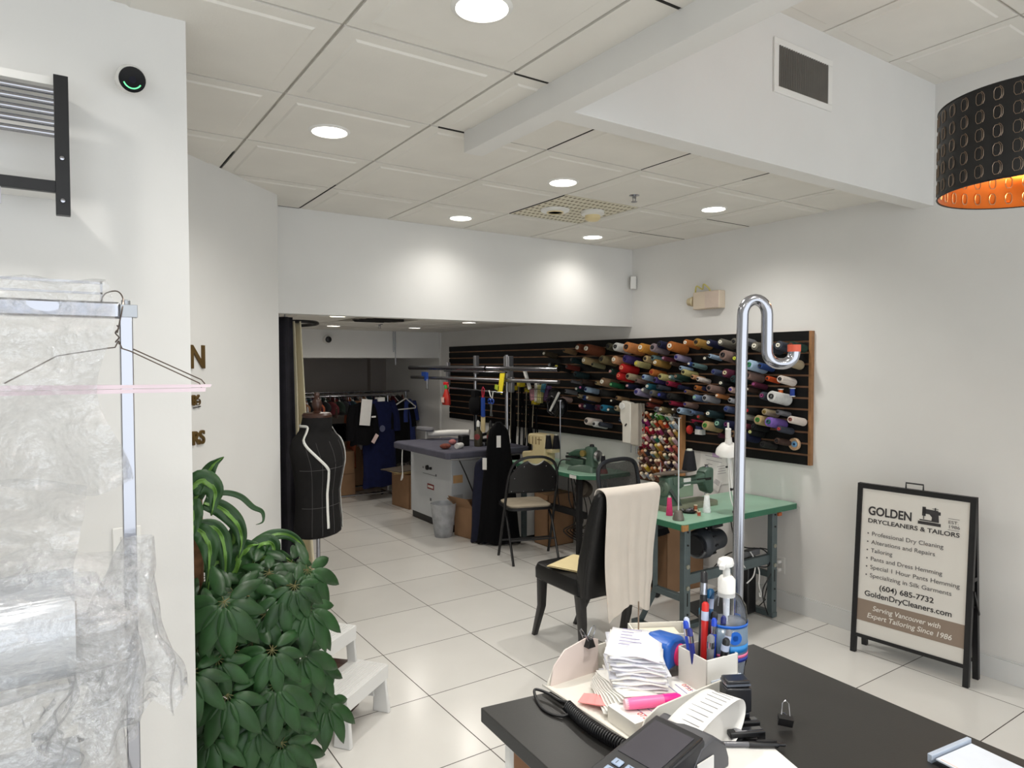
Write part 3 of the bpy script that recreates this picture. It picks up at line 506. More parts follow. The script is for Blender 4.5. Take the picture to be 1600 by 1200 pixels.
# gold wall letters on the angled wall
M_gold = mat('bronze_letter', (112, 88, 48), .35, .5, .2, 12); M_goldd = mat('dark_letter_edge', (40, 32, 22), .5)
d45 = Vector((.7065, .7077, 0)).normalized(); rzl = math.atan2(d45.y, d45.x)
nrm = Vector((d45.y, -d45.x, 0))
base = Vector((.534, 3.521, 0))
def letters(body, size, s_right, z, label, w):
    p = base+d45*s_right+nrm*.001
    o = text('wall_lettering', body, size, M_gold, None, (p.x, p.y, z), (PI/2, 0, rzl), ext=.005, align='RIGHT', bold=.0022)
    xs = [v.co.x for v in o.data.vertices]; x1 = max(xs)
    for v in o.data.vertices: v.co.x -= x1; v.co.z -= 0
    tag(o, label, 'lettering')
letters('GOLDEN', .158, .110, 1.693, 'large bronze letter N of raised wall lettering beside the hanger end', 0)
letters('EST. 1986', .066, .072, 1.518, 'small bronze raised figures ending in 6 under the letter N', 0)
letters('TAILORS', .090, .102, 1.329, 'bronze raised letters RS on the angled wall above the plant', 0)
for o in [o for o in COL.objects if o.name.startswith('wall_lettering')]:
    o.location = Vector(o.location)+nrm*.004
for k, (a, b) in enumerate(((.03, .05), (.058, .072))):
    p0 = base+d45*a; p1 = base+d45*b
o = MB().bar(tuple(base+d45*.024+nrm*.004+Vector((0, 0, 1.504))), tuple(base+d45*.048+nrm*.004+Vector((0, 0, 1.506))), .008, .004).bar(tuple(base+d45*.058+nrm*.004+Vector((0, 0, 1.506))), tuple(base+d45*.074+nrm*.004+Vector((0, 0, 1.509))), .008, .004).build('wall_dash', M_goldd)
tag(o, 'short dark raised dashes on the angled wall under the small figures', 'lettering')
# ================================================================ sewing tables
def ring_rect(w, d, z, r=.02, n=3, cx=0, cy=0):
    out = []
    for (sx, sy, a0) in ((1, 1, 0), (-1, 1, 90), (-1, -1, 180), (1, -1, 270)):
        for k in range(n+1):
            a = math.radians(a0+90*k/n); out.append((cx+sx*(w/2-r)+r*math.cos(a), cy+sy*(d/2-r)+r*math.sin(a), z))
    return out
t = thing('sewing_table', 'nearest green-topped sewing table, carrying the green machine topped by a black cone', 'table', (3.635, 3.03, 0))
MB().loft([ring_rect(1.13, .53, .722), ring_rect(1.13, .53, .760)]).build('tabletop', M_gtop, t)
MB().loft([ring_rect(1.134, .534, .722), ring_rect(1.134, .534, .757)]).build('edge_band', M_gtopd, t)
MB().box((-.545, -.262, .737), (.05, .012, .036)).build('worn_corner', mat('bare_wood_chip', (170, 125, 75), .8, 0, .2, 60), t)
def bolts(mb, x, y, zs, r=.009):
    for z in zs: mb.cyl((x, y-.004, z), (x, y+.002, z), r, n=10)
for sx in (-.49, .36):
    l = MB(); l.bb(sx-.026, sx+.026, -.235, -.195, .04, .722); l.build('leg', M_gsteel, t, bevel=.003)
    l = MB(); l.tube([(sx, .03, .722), (sx, .03, .30), (sx, .05, .24), (sx, .15, .06), (sx, .18, .035)], .021, 4); l.build('leg', M_gsteel, t)
    MB().bar((sx, -.24, .025), (sx, .22, .025), .05, .035).bar((sx, -.2, .29), (sx, .03, .29), .035, .04).build('foot_bar', M_gsteel, t, bevel=.004)
    b = MB(); bolts(b, sx, -.236, (.12, .20, .62, .70), .006); b.build('bolt_hole', M_gap, t)
    b = MB(); bolts(b, sx, -.237, (.36, .49), .014); b.build('bolt', mat('bolt_zinc', (165, 165, 150), .4, .6), t)
    b = MB().bb(sx-.004, sx+.004, -.2365, -.235, .25, .33); b.build('slot', M_gap, t)
MB().bar((-.49, -.2, .40), (.36, -.2, .40), .03, .062).build('stretcher', M_gsteel, t, bevel=.003)
MB().bar((-.45, -.05, .03), (.33, -.05, .03), .05, .03).build('treadle_rail', M_gsteel, t, bevel=.003)
MB().box((.0, -.02, .075), (.36, .22, .018), (.25, 0, 0)).build('treadle', mat('dark_pedal', (70, 70, 70), .6, .3), t, bevel=.006)
MB().tube([(.05, -.02, .08), (.06, -.03, .22), (.04, -.02, .38)], .004, 6).build('treadle_rod', M_steel, t)
MB().box((.40, -.232, .70), (.035, .03, .022)).build('wood_block', mat('orange_wood', (180, 95, 50), .7), t)
# motor under the tabletop
m = thing('sewing_motor', 'dark grey round clutch motor bolted under the nearest green table', 'motor', (3.38, 2.93, .56), .12)
M_mot = mat('motor_grey', (62, 66, 72), .45, .3, .12, 20); M_motd = mat('motor_dark', (30, 31, 34), .5, .2)
MB().lathe([(.0001, 0), (.075, 0), (.092, .02), (.095, .06), (.088, .075), (.088, .10), (.070, .115), (.065, .25), (.05, .27), (.0001, .275)], 32).build('motor_body', M_mot, m, rot=(0, PI/2, 0))
MB().lathe([(.045, -.035), (.062, -.033), (.062, -.028), (.045, -.02), (.062, -.012), (.062, -.006), (.03, 0)], 24).build('pulley', M_motd, m, rot=(0, PI/2, 0))
f = MB()
for k in range(10):
    a = 2*PI*k/10; f.box((.088, math.cos(a)*.089, math.sin(a)*.089), (.03, .012, .012), (a, 0, 0))
f.build('cooling_fin', M_motd, m)
MB().box((.17, 0, .10), (.12, .09, .02)).bar((.12, .03, .05), (.12, .03, .12), .02, .02).bar((.22, .03, .05), (.22, .03, .12), .02, .02).bar((.12, 0, .06), (.12, -.02, .11), .03, .012).build('motor_bracket', M_motd, m, bevel=.003)
MB().tube([(-.01, math.cos(a)*.074, math.sin(a)*.074) for a in [math.radians(d) for d in range(200, 400, 12)]], .012, 6).build('belt_guard', mat('guard_silver', (120, 122, 125), .35, .7), m)
# -------- green straight-stitch machine on the near table
s = thing('sewing_machine', 'old green industrial sewing machine with worn orange patch on the nearest green table', 'sewing machine', (3.24, 3.11, .760))
MB().loft([ring_rect(.47, .17, .0, .02, 3, .235), ring_rect(.47, .17, .028, .02, 3, .235), ring_rect(.46, .16, .034, .02, 3, .235)]).build('bed', mat('worn_green_bed', (128, 132, 112), .4, .3, .2, 20), s)
MB().loft([ring_rect(.14, .11, .03, .03, 3, .085), ring_rect(.125, .10, .08, .03, 3, .083), ring_rect(.115, .09, .15, .03, 3, .080), ring_rect(.13, .10, .19, .03, 3, .085), ring_rect(.13, .095, .212, .03, 3, .085), ring_rect(.10, .07, .222, .03, 3, .085)]).build('pillar', M_green, s)
def rr(x, w, z0, z1, r=.015):   # rounded rectangle section in the YZ plane
    return [(x, p[0], p[1]+(z0+z1)/2) for p in [(q[0], q[1]) for q in ring_rect(w, z1-z0, 0, min(r, (z1-z0)/2.2), 3)]]
MB().loft([rr(.03, .08, .14, .215), rr(.15, .085, .135, .215), rr(.20, .07, .15, .205), rr(.30, .065, .148, .20), rr(.37, .068, .145, .204), rr(.40, .07, .12, .222)]).build('arm', M_green, s)
MB().loft([rr(.385, .075, .135, .225), rr(.41, .08, .085, .245), rr(.445, .082, .07, .25), rr(.465, .075, .075, .245)]).build('head', M_green, s)
MB().lathe([(.02, -.03), (.046, -.028), (.05, -.02), (.05, -.008), (.042, 0), (.02, .002), (.02, .012), (.0001, .012)], 28).build('handwheel', mat('wheel_green', (96, 112, 98), .4, .3, .1, 20), s, loc=(.01, -.005, .145), rot=(0, -PI/2, 0))
MB().cyl((.428, 0, .08), (.428, 0, .035), .004).cyl((.443, 0, .08), (.443, 0, .05), .005).box((.43, 0, .037), (.02, .012, .004)).build('needle_bar', M_chrome, s)
MB().lathe([(.016, 0), (.016, .006), (.009, .008), (.009, .014), (.016, .018), (.0001, .02)], 16).build('tension_knob', M_chrome, s, loc=(.44, 0, .245))
MB().bb(.30, .44, -.043, -.040, .168, .184).build('slot', M_gap, s)
MB().bb(.17, .235, -.045, -.0365, .152, .20).build('white_tape', M_white, s)
MB().box((.26, -.04, .168), (.24, .012, .022)).build('front_rail', M_green, s, bevel=.006)
MB().prism([(.06, .215), (.09, .22), (.098, .19), (.085, .165), (.065, .17)], -.054, -.048, 'xz').build('access_cover', mat('dull_green', (78, 98, 84), .5), s, bevel=.002)
MB().box((.17, .10, .10), (.07, .003, .06)).build('rust_patch', mat('rusty_patch', (160, 105, 75), .8, 0, .2, 30), s)
MB().box((.28, .108, .085), (.30, .010, .10)).build('pale_green_panel', mat('pale_green', (170, 192, 165), .5, 0, .06, 8), s, bevel=.003)
MB().bar((.03, -.06, .14), (.14, -.07, .0), .008, .02).build('belt', mat('grey_belt', (70, 78, 74), .6), s)
MB().loft([[(x*.20+.135, y*.045, z) for x, y in [(math.cos(a), math.sin(a)) for a in [2*PI*i/20 for i in range(20)]]] for z in (.236, .244)]).build('spool_plate', mat('worn_plank', (92, 82, 72), .7, .2, .2, 14), s)
MB().cyl((.135, 0, .215), (.135, 0, .238), .006).cyl((-.0, 0, .24), (.0, 0, .315), .0025).build('plate_post', M_steel, s)
# cones, stand on the near table
def standing_cone(name, rgbname, loc, r, h, label, group=None):
    c = thing(name, label, 'thread cone', loc, 0, group)
    MB().lathe([(r*.6, 0), (r, 0), (r*1.0, h*.05), (r*.62, h*.93), (r*.55, h*.95), (r*.3, h*.95)], 24).build('yarn', rgbname, c)
    MB().lathe([(r*.42, h*.94), (r*.36, h*1.03), (r*.2, h*1.03), (r*.2, h*.94)], 16).build('core_tip', mat('core_offwhite', (205, 205, 190), .5), c)
    return c
standing_cone('thread_cone', yarn_mat('yarn_black_tall', (24, 24, 30)), (3.50, 3.10, 1.006), .048, .135, 'large black thread cone standing on top of the nearest green sewing machine')
standing_cone('thread_cone', yarn_mat('yarn_hot_pink', (205, 62, 112)), (3.195, 2.99, .761), .021, .118, 'hot pink thread cone standing on the nearest green table')
standing_cone('thread_cone', yarn_mat('yarn_bright_white', (232, 236, 235)), (3.455, 2.915, .761), .025, .115, 'white thread cone standing on the nearest green table')
k = thing('thread_stand', 'thin thread guide rod on a grey cone weight at the nearest green table corner', 'thread stand', (3.145, 2.87, .760))
MB().lathe([(.034, 0), (.036, .01), (.022, .055), (.008, .06), (.0001, .06)], 24).build('weighted_base', mat('pewter', (125, 118, 110), .5, .4, .15, 20), k)
MB().cyl((0, 0, .05), (0, 0, .62), .0045, n=10).build('rod', mat('pale_rod', (205, 212, 212), .3, .3), k)
MB().tube([(0, 0, .62), (-.06, .03, .632), (-.13, .06, .65), (-.14, .065, .635), (-.125, .055, .63)], .002, 6).box((0, 0, .622), (.025, .012, .006)).build('wire_guide', M_steel, k)
# dish of bits, bobbins, snips
d = thing('dish', 'small dark dish of pins and bobbins on the nearest green table', 'dish', (3.37, 2.985, .761))
MB().lathe([(.0001, 0), (.05, 0), (.062, .012), (.060, .016), (.05, .006), (.0001, .005)], 28).build('dish_body', M_blackp, d)
b = MB()
for i in range(26):
    a = random.random()*6.28; r = random.random()*.045; b.cyl((r*math.cos(a), r*math.sin(a), .008), (r*math.cos(a)+random.uniform(-.01, .01), r*math.sin(a)+random.uniform(-.01, .01), .012+random.random()*.01), .002, n=6)
o = b.build('pins', M_steel, d); o['kind'] = 'stuff'
for i, (x, y, h, rgb) in enumerate([(3.385, 2.945, .05, (150, 80, 50)), (3.33, 2.87, .028, (175, 75, 55)), (3.375, 2.93, .022, (120, 90, 60))]):
    c = thing('bobbin', ['tall brown bobbin standing by the pin dish', 'small reddish bobbin at the table edge beside the thread stand', 'small brown bobbin against the pin dish'][i], 'bobbin', (x, y, .761))
    MB().lathe([(.012, 0), (.012, .003), (.008, .004), (.008, h-.004), (.012, h-.003), (.012, h), (.0001, h)], 16).build('spool', mat('spool_bone', (205, 190, 165), .5), c)
    MB().lathe([(.0105, .004), (.0105, h-.004)], 16).build('wound_thread', mat('bob%d' % i, rgb, .7), c)
for i, (dx, dy) in enumerate(((0, 0), (.015, .03))):
    c = thing('snips', ['orange-handled thread snips lying on the nearest green table, near pair', 'orange-handled thread snips lying on the nearest green table, far pair'][i], 'snips', (3.115+dx, 3.13+dy, .763), .5+.25*i)
    MB().tube([(-.05, .012, .002), (-.02, .014, .003), (.01, .004, .003), (-.02, -.006, .003), (-.05, -.008, .002)], .004, 6).build('handles', mat('orange_plastic', (225, 140, 45), .4), c)
    MB().prism([(.005, -.003), (.06, 0), (.005, .006)], .001, .003).build('blades', M_steel, c)
# clamp lamp
L = thing('desk_lamp', 'white clamp-on work lamp rising from the nearest green table', 'lamp', (3.60, 2.80, .72))
MB().box((0, -.005, .02), (.045, .04, .07)).cyl((0, -.01, .04), (0, -.01, .09), .014).cyl((0, -.03, -.05), (0, -.03, .0), .006).cyl((0, -.03, -.06), (0, -.03, -.048), .014).build('clamp', M_blackp, L, bevel=.003)
MB().cyl((-.005, -.01, .08), (-.02, .02, .19), .006).cyl((-.02, .02, .19), (-.025, .05, .47), .0065).cyl((-.006, .02, .20), (-.01, .05, .47), .0035).build('arm', M_white, L)
MB().cyl((-.034, .02, .19), (.0, .02, .19), .009).cyl((-.04, .05, .33), (.0, .05, .33), .006).cyl((-.04, .05, .43), (.0, .05, .43), .008).build('joint', M_blackp, L)
MB().lathe([(.0001, .085), (.018, .085), (.022, .06), (.024, .048), (.05, .036), (.075, .005), (.082, -.022), (.080, -.022), (.072, .003), (.048, .032), (.0001, .04)], 32).build('lamp_shade', M_white, L, loc=(-.03, .04, .44), rot=(.15, -.2, 0))
MB().lathe([(.0001, 0), (.018, 0), (.018, .08), (.0001, .085)], 16).cyl((0, 0, .08), (.0, .0, .12), .006).build('socket', M_white, L, loc=(-.035, .04, .50), rot=(.15, -.2, 0))
MB().lathe([(.0001, -.03), (.02, -.025), (.028, -.005), (.02, .02), (.014, .04)], 16).build('bulb', mat('pearl_bulb', (235, 238, 240), .3), L, loc=(-.03, .04, .445), rot=(.15, -.2, 0))
MB().tube(spline([(-.03, .045, .40), (-.035, .02, .15), (-.03, -.03, .03), (-.035, -.04, -.06), (-.03, -.04, -.14), (.0, -.045, -.26), (.04, -.04, -.31)]), .0035, 6).build('cord', M_white, L)
MB().box((-.012, -.043, -.17), (.018, .014, .05), (0, -.25, 0)).build('inline_switch', M_white, L, bevel=.004)
# cables on the stretcher
pb = thing('power_bar', 'dark power bar with tangled cords behind the stretcher rail of the nearest table', 'power bar', (3.85, 2.895, .44))
MB().bb(-.12, .10, -.02, .03, -.02, .02).build('bar_body', mat('power_bar_grey', (110, 110, 112), .5), pb, bevel=.005)
for i, (pts, mm) in enumerate([
    ([(-.02, -.03, .02), (-.01, -.06, -.04), (-.05, -.08, -.12), (-.12, -.08, -.16)], M_white),
    ([(.0, -.03, .0), (.02, -.07, -.10), (.02, -.07, -.20), (.06, -.06, -.27), (.03, -.07, -.28), (.04, -.06, -.26)], M_white),
    ([(-.22, -.02, .30), (-.12, .02, .12), (-.02, .02, .04), (.10, -.03, .02), (.14, -.06, -.03), (.09, -.09, -.08), (.0, -.07, -.07), (-.08, -.02, -.03)], M_blackp),
    ([(.08, -.03, .03), (.15, -.07, .0), (.13, -.09, -.12), (.06, -.07, -.25), (.12, -.07, -.42), (.22, -.02, -.43), (.24, .0, -.3), (.24, .02, -.1)], M_blackp),
    ([(-.3, .06, -.08), (-.2, .04, .0), (-.1, .03, .02), (-.02, -.02, .02)], M_blackp)]):
    MB().tube(spline(pts), .0042, 6).build('cord', mm, pb)
MB().bb(.0, .09, .0, .06, -.42, -.03).build('black_box', M_blackp, pb, bevel=.01)
# boxes with red writing behind the near table
def carton(name, label, loc, rz, w, d, h, open_=0, group=None):
    t = thing(name, label, 'box', loc, rz, group)
    th = .006
    MB().bb(-w/2, w/2, -d/2, -d/2+th, 0, h).bb(-w/2, w/2, d/2-th, d/2, 0, h).bb(-w/2, -w/2+th, -d/2, d/2, 0, h).bb(w/2-th, w/2, -d/2, d/2, 0, h).bb(-w/2, w/2, -d/2, d/2, 0, .006).build('walls', M_card, t)
    if open_:
        for (sx, sy, a) in ((0, -1, .7), (0, 1, .4), (-1, 0, .9), (1, 0, .5)):
            L_ = d/2*.9
            if sx == 0: o = MB().bb(-w/2+.004, w/2-.004, 0, L_, -.002, .002).build('flap', M_card, t, loc=(0, sy*d/2, h), rot=(a if sy > 0 else PI-a, 0, 0)); 
            else: o = MB().bb(0, L_, -d/2+.004, d/2-.004, -.002, .002).build('flap', M_card, t, loc=(sx*w/2, 0, h), rot=(0, -a if sx > 0 else PI+a, 0))
    else:
        MB().bb(-w/2, w/2, -d/2, 0-.001, h, h+.004).bb(-w/2, w/2, .001, d/2, h, h+.004).build('top_flap', M_card, t)
        MB().bb(-w/2-.001, w/2+.001, -.025, .025, h+.004, h+.005).build('packing_tape', mat('packing_tape', (190, 155, 110), .25), t)
    return t
M_red = mat('red_print', (175, 45, 40), .7)
b1 = carton('cardboard_box', 'cardboard box with red swirl print under the nearest green table', (3.52, 3.72, .0), .2, .30, .26, .34)
MB().tube(spline([(-.02, 0, .05), (-.05, 0, .09), (-.02, 0, .13), (.02, 0, .10), (0, 0, .07), (.03, 0, .05)]), .006, 5).tube(spline([(-.02, 0, .15), (-.06, 0, .18), (-.01, 0, .21), (.03, 0, .18), (.0, 0, .16)]), .006, 5).build('red_swirl_print', M_red, b1, loc=(-.02, -.131, .04), rot=(0, 0, 0))
carton('cardboard_box', 'taller plain cardboard box behind the leg of the nearest green table', (3.95, 3.66, 0), -.1, .36, .28, .50)

# ================================================================ far green table
t = thing('sewing_table', 'far green-topped sewing table holding the cream overlock machine', 'table', (3.955, 5.0, 0))
MB().prism([(-.245, -.50), (-.14, -.60), (.245, -.60), (.245, .59), (-.245, .59)], .722, .760).build('tabletop', M_gtop, t, bevel=.004)
MB().prism([(-.248, -.50), (-.142, -.603), (.248, -.603), (.248, .592), (-.248, .592)], .722, .757).build('edge_band', M_gtopd, t, bevel=.003)
MB().box((-.249, -.42, .738), (.003, .09, .03)).build('white_sticker', M_paper, t)
for sy in (-.42, .42):
    MB().bb(-.2, -.155, sy-.02, sy+.02, .03, .722).build('leg', M_gsteel if sy > 0 else M_blackm, t, bevel=.003)
    MB().tube([(.12, sy, .722), (.12, sy, .3), (-.0, sy, .06)], .02, 4).build('leg', M_gsteel, t)
    MB().bar((-.22, sy, .02), (.2, sy, .02), .045, .03).build('foot_bar', M_blackm, t, bevel=.004)
MB().bar((-.1, -.42, .38), (-.1, .42, .38), .03, .06).build('stretcher', M_blackm, t, bevel=.003)
MB().lathe([(.0001, 0), (.06, 0), (.075, .03), (.07, .09), (.05, .11), (.0001, .11)], 24).build('motor', mat('brown_motor', (78, 70, 60), .5, .3, .2, 20), t, loc=(-.15, -.42, .63), rot=(0, PI/2+.3, .5))
cb = MB()
for i in range(5):
    x = -.05+.02*i; cb.tube(spline([(-.12, -.2-.03*i, .72), (-.13+.02*i, -.22-.05*i, .5), (-.08, -.25-.05*i, .30), (-.1+.04*i, -.1, .18), (-.05, -.35, .12+.02*i), (.05, -.4, .25)]), .005, 6)
cb.build('cable_tangle', M_blackp, t)
# overlock (serger)
s = thing('serger', 'cream overlock sewing machine on the far green table', 'sewing machine', (3.86, 5.27, .760), -PI/2+.12)
# local: +x runs to the right as seen from the camera side, y into the wall
MB().prism([(-.16, .0), (.14, 0), (.14, .27), (.13, .285), (-.08, .285), (-.095, .27), (-.095, .19), (-.03, .175), (-.03, .13), (-.06, .115), (-.17, .105), (-.185, .08)], -.07, .07, 'xz').build('body', M_cream, s, bevel=.012, seg=3)
MB().bb(-.165, .15, -.08, .08, -.001, .008).build('base_plate', mat('serger_base', (190, 180, 150), .5), s, bevel=.002)
MB().bb(-.06, -.02, -.03, .03, .11, .185).build('needle_area', M_steel, s)
MB().bb(.12, .22, -.05, .05, .12, .155).build('spool_shelf', M_cream, s, bevel=.005)
for k in range(4): MB().box((-.07+.045*k, -.071, .225), (.006, .004, .07)).build('tension_slot', mat('slot_brown', (120, 95, 60), .6), s)
MB().box((.07, -.071, .235), (.06, .002, .008)).build('maker_line', mat('slot_brown', (120, 95, 60), .6), s)
MB().lathe([(.0001, 0), (.03, 0), (.03, .03), (.0001, .03)], 20).build('handwheel', M_cream, s, loc=(.14, -.02, .07), rot=(0, PI/2, 0))
MB().lathe([(.012, 0), (.012, .10), (.0001, .10)], 12).build('dial', mat('slot_brown', (120, 95, 60), .6), s, loc=(-.09, -.02, .02))
for k, (x, y) in enumerate(((.15, -.03), (.20, .02))):
    standing_cone('thread_cone', yarn_mat('yarn_black_tall', (24, 24, 30)), (3.86-.0+x*math.sin(.12)+y, 5.27-x, .917+.001*k), .037, .13, ['black thread cone on the serger shelf, nearer one', 'black thread cone on the serger shelf, farther one'][k], 'black cones on the serger')
k = thing('thread_stand', 'slim upright thread guide rod behind the cream serger', 'thread stand', (3.95, 5.07, .760))
MB().cyl((0, 0, 0), (0, 0, .61), .005, n=8).build('rod', M_steel, k)
MB().lathe([(.0001, .60), (.022, .60), (.022, .61), (.0001, .615)], 12).cyl((-.03, 0, .60), (.03, 0, .60), .003, n=6).build('guide_head', M_steel, k)
# blind stitch machine (green)
s = thing('sewing_machine', 'dark green blind-stitch sewing machine on the far green table', 'sewing machine', (3.90, 4.70, .760), -PI/2+.18)
MB().loft([ring_rect(.30, .15, 0, .03, 3, .03), ring_rect(.28, .13, .03, .03, 3, .03), ring_rect(.16, .10, .06, .03, 3, .08)]).build('base', M_green, s)
MB().loft([ring_rect(.11, .10, .05, .03, 3, .12), ring_rect(.085, .09, .12, .03, 3, .12), ring_rect(.10, .10, .18, .03, 3, .115), ring_rect(.09, .09, .215, .03, 3, .11), ring_rect(.05, .05, .225, .02, 3, .11)]).build('pillar', M_green, s)
def rrx(x, w, z0, z1, r=.015): return rr(x, w, z0, z1, r)
MB().loft([rrx(.14, .09, .12, .205), rrx(.05, .085, .125, .20), rrx(-.05, .07, .12, .185), rrx(-.13, .05, .115, .15)]).build('arm', mat('darker_green', (52, 84, 66), .35, 0, .1, 10), s)
MB().loft([rrx(-.16, .06, .04, .10), rrx(-.05, .09, .035, .115), rrx(.05, .08, .04, .10)]).build('cylinder_bed', M_green, s)
MB().box((-.05, -.03, .12), (.10, .04, .012)).box((-.15, 0, .11), (.05, .03, .02)).cyl((-.17, 0, .14), (-.12, 0, .14), .008).build('presser_parts', M_blackm, s)
MB().lathe([(.0001, -.012), (.05, -.01), (.052, 0), (.045, .014), (.015, .02), (.0001, .02)], 28).build('handwheel', M_steel, s, loc=(.19, 0, .145), rot=(0, PI/2, 0))
MB().lathe([(.0001, 0), (.022, 0), (.018, .02), (.0001, .024)], 16).build('oil_knob', M_blackp, s, loc=(.12, 0, .222))
MB().lathe([(.0001, 0), (.028, 0), (.028, .03), (.014, .035), (.0001, .035)], 16).build('brass_dial', mat('brass', (170, 150, 90), .3, .8), s, loc=(.07, -.045, .165), rot=(PI/2, 0, 0))
MB().tube(spline([(-.09, -.05, .09), (-.15, -.11, .08), (-.17, -.13, -.05), (-.17, -.12, -.25), (-.16, -.11, -.33)]), .006, 6).build('power_cable', M_blackp, s)
# maroon spool with black thread beyond the office chair
c = standing_cone('thread_cone', yarn_mat('yarn_black_tall', (24, 24, 30)), (3.95, 4.465, .80), .026, .12, 'black thread cone on a red base beside the blind-stitch machine')
MB().lathe([(.04, -.039), (.042, -.03), (.03, 0), (.0001, 0)], 20).build('red_base', mat('red_base', (150, 40, 35), .4), c)
# clutter between tables
for i, (x, y, z) in enumerate(((3.93, 4.15, 0), )):
    pass
carton('cardboard_box', 'cardboard box under the far green table', (3.96, 5.18, 0), 0, .30, .22, .48)
w = tag(MB().bb(3.80, 4.12, 5.42, 5.62, 0, .50).build('storage_box', M_white, bevel=.006), 'white box standing under the far end of the far green table', 'box')
f = thing('foot_pedal', 'dark brown flat foot pedal on the floor between the sewing tables', 'foot pedal', (3.72, 4.42, 0), .15)
MB().bb(-.17, .17, -.12, .12, 0, .02).build('pedal_base', mat('brown_pedal', (82, 62, 48), .7, 0, .15, 10), f, bevel=.005)
MB().box((0, 0, .035), (.28, .2, .012), (.12, 0, 0)).build('tread', mat('brown_pedal', (82, 62, 48), .7, 0, .15, 10), f, bevel=.004)

# ================================================================ seats
def leather(): return mat('black_leather', (11, 11, 13), .36, 0, .15, 20, .15, 180, spec=.4)
ch = thing('dining_chair', 'black leather dining chair with trousers over its back', 'chair', (2.665, 3.18, 0), -.02)
M_lea = leather(); M_blackwood = mat('black_lacquer_wood', (14, 12, 13), .3, 0, .2, 15)
def softbox(rings): return MB().loft(rings)
MB().loft([ring_rect(.41, .42, .385, .04, 4), ring_rect(.45, .46, .40, .045, 4), ring_rect(.455, .465, .455, .05, 4), ring_rect(.44, .45, .485, .06, 4), ring_rect(.36, .38, .497, .08, 4)]).build('seat', M_lea, ch)
# backrest: lofted from seat level up, leaning away
rings = []
for z, y, w, d in ((.385, -.215, .41, .09), (.46, -.22, .43, .10), (.60, -.245, .435, .10), (.80, -.295, .43, .088), (.93, -.335, .425, .075), (.985, -.352, .41, .06), (1.0, -.358, .38, .03)):
    rings.append(ring_rect(w, d, z, min(.03, d*.42), 4, 0, y))
MB().loft(rings).build('backrest', M_lea, ch)
sm = MB()
for sx in (-1, 1):
    sm.tube([(sx*.214, -.262, .40), (sx*.214, -.272, .5), (sx*.216, -.297, .62), (sx*.213, -.34, .80), (sx*.211, -.372, .93), (sx*.2, -.38, .98)], .0035, 6)
sm.build('piping', M_lea, ch)
for sx, sy in ((-1, 1), (1, 1), (-1, -1), (1, -1)):
    x = sx*.185; y = .185 if sy > 0 else -.19
    fx, fy = x-sx*.0, y+(.07 if sy > 0 else 0)
    yb = y+(.10 if sy > 0 else -.0)
    l = MB().loft([ring_rect(.05, .05, .39, .005, 2, x, y), ring_rect(.042, .042, .22, .005, 2, x, y+sy*.005), ring_rect(.03, .03, 0, .004, 2, x-sx*.02+(.0), y+(.11 if sy > 0 else .03))]) if sy > 0 else \
        MB().loft([ring_rect(.05, .055, .39, .005, 2, x, y), ring_rect(.042, .045, .22, .005, 2, x-sx*.015, y+.0), ring_rect(.028, .03, 0, .004, 2, x-sx*.045, y+.03)])
    l.build('leg', M_blackwood, ch)
# trousers draped over the back
def trousers():
    # path over the backrest: front side down a little, over top, then down the back
    path = [(-.24, .55), (-.27, .75), (-.30, .90), (-.318, 1.0), (-.355, 1.022), (-.392, 1.0), (-.385, .93), (-.36, .80), (-.335, .62), (-.33, .45), (-.335, .33)]
    P = spline([Vector((0, a, b)) for a, b in path], 5); n = len(P)
    def fn(u, v):
        i = v*(n-1); k = min(int(i), n-2); p = P[k].lerp(P[k+1], i-k)
        back = max(0, (v-.42)/.58)
        w0, w1 = -.185+.085*back**1.3, .235+.005*back-.03*max(0, back-.8)/.2
        x = w0+(w1-w0)*u
        fold = .020*back*math.sin(u*u*13+.5+.5*math.sin(v*4))*(1.1-u)+.003*back*math.sin(u*31+1.3)
        z = p.z
        if v > .93: z -= .085*(v-.93)/.07*(.5+.5*math.sin(2.4+u*5.2)) - .03*u
        x += .012*math.sin(v*5)*back
        return (x, p.y-.012*back-abs(fold)*1.3-.010*math.sin(u*PI), z)
    return MB().grid(fn, 40, 60)
M_tr = mat('cream_trouser_cloth', (216, 207, 196), .85, 0, .03, 8, .12, 260, sheen=.2)
tr = trousers().build('trousers', M_tr, None, solid=.008, subd=1, angle=180)
tr.location = (2.665, 3.18, 0); tr.rotation_euler = (0, 0, -.02)
tag(tr, 'cream trousers draped over the back of the black leather chair', 'trousers')
seam = MB()
for u in (.30, .62, .85):
    pass
# folder on the seat
fo = thing('manila_folder', 'cream manila folder lying on the seat of the black leather chair', 'folder', (2.62, 3.17, .502), .35)
MB().bb(-.15, .15, -.13, .14, 0, .002).bb(-.15, .14, -.125, .13, .007, .009).build('cover', mat('manila', (226, 208, 160), .7, 0, .03, 8), fo)
MB().bb(-.14, .148, -.14, .12, .003, .0065).build('papers', M_paper, fo)
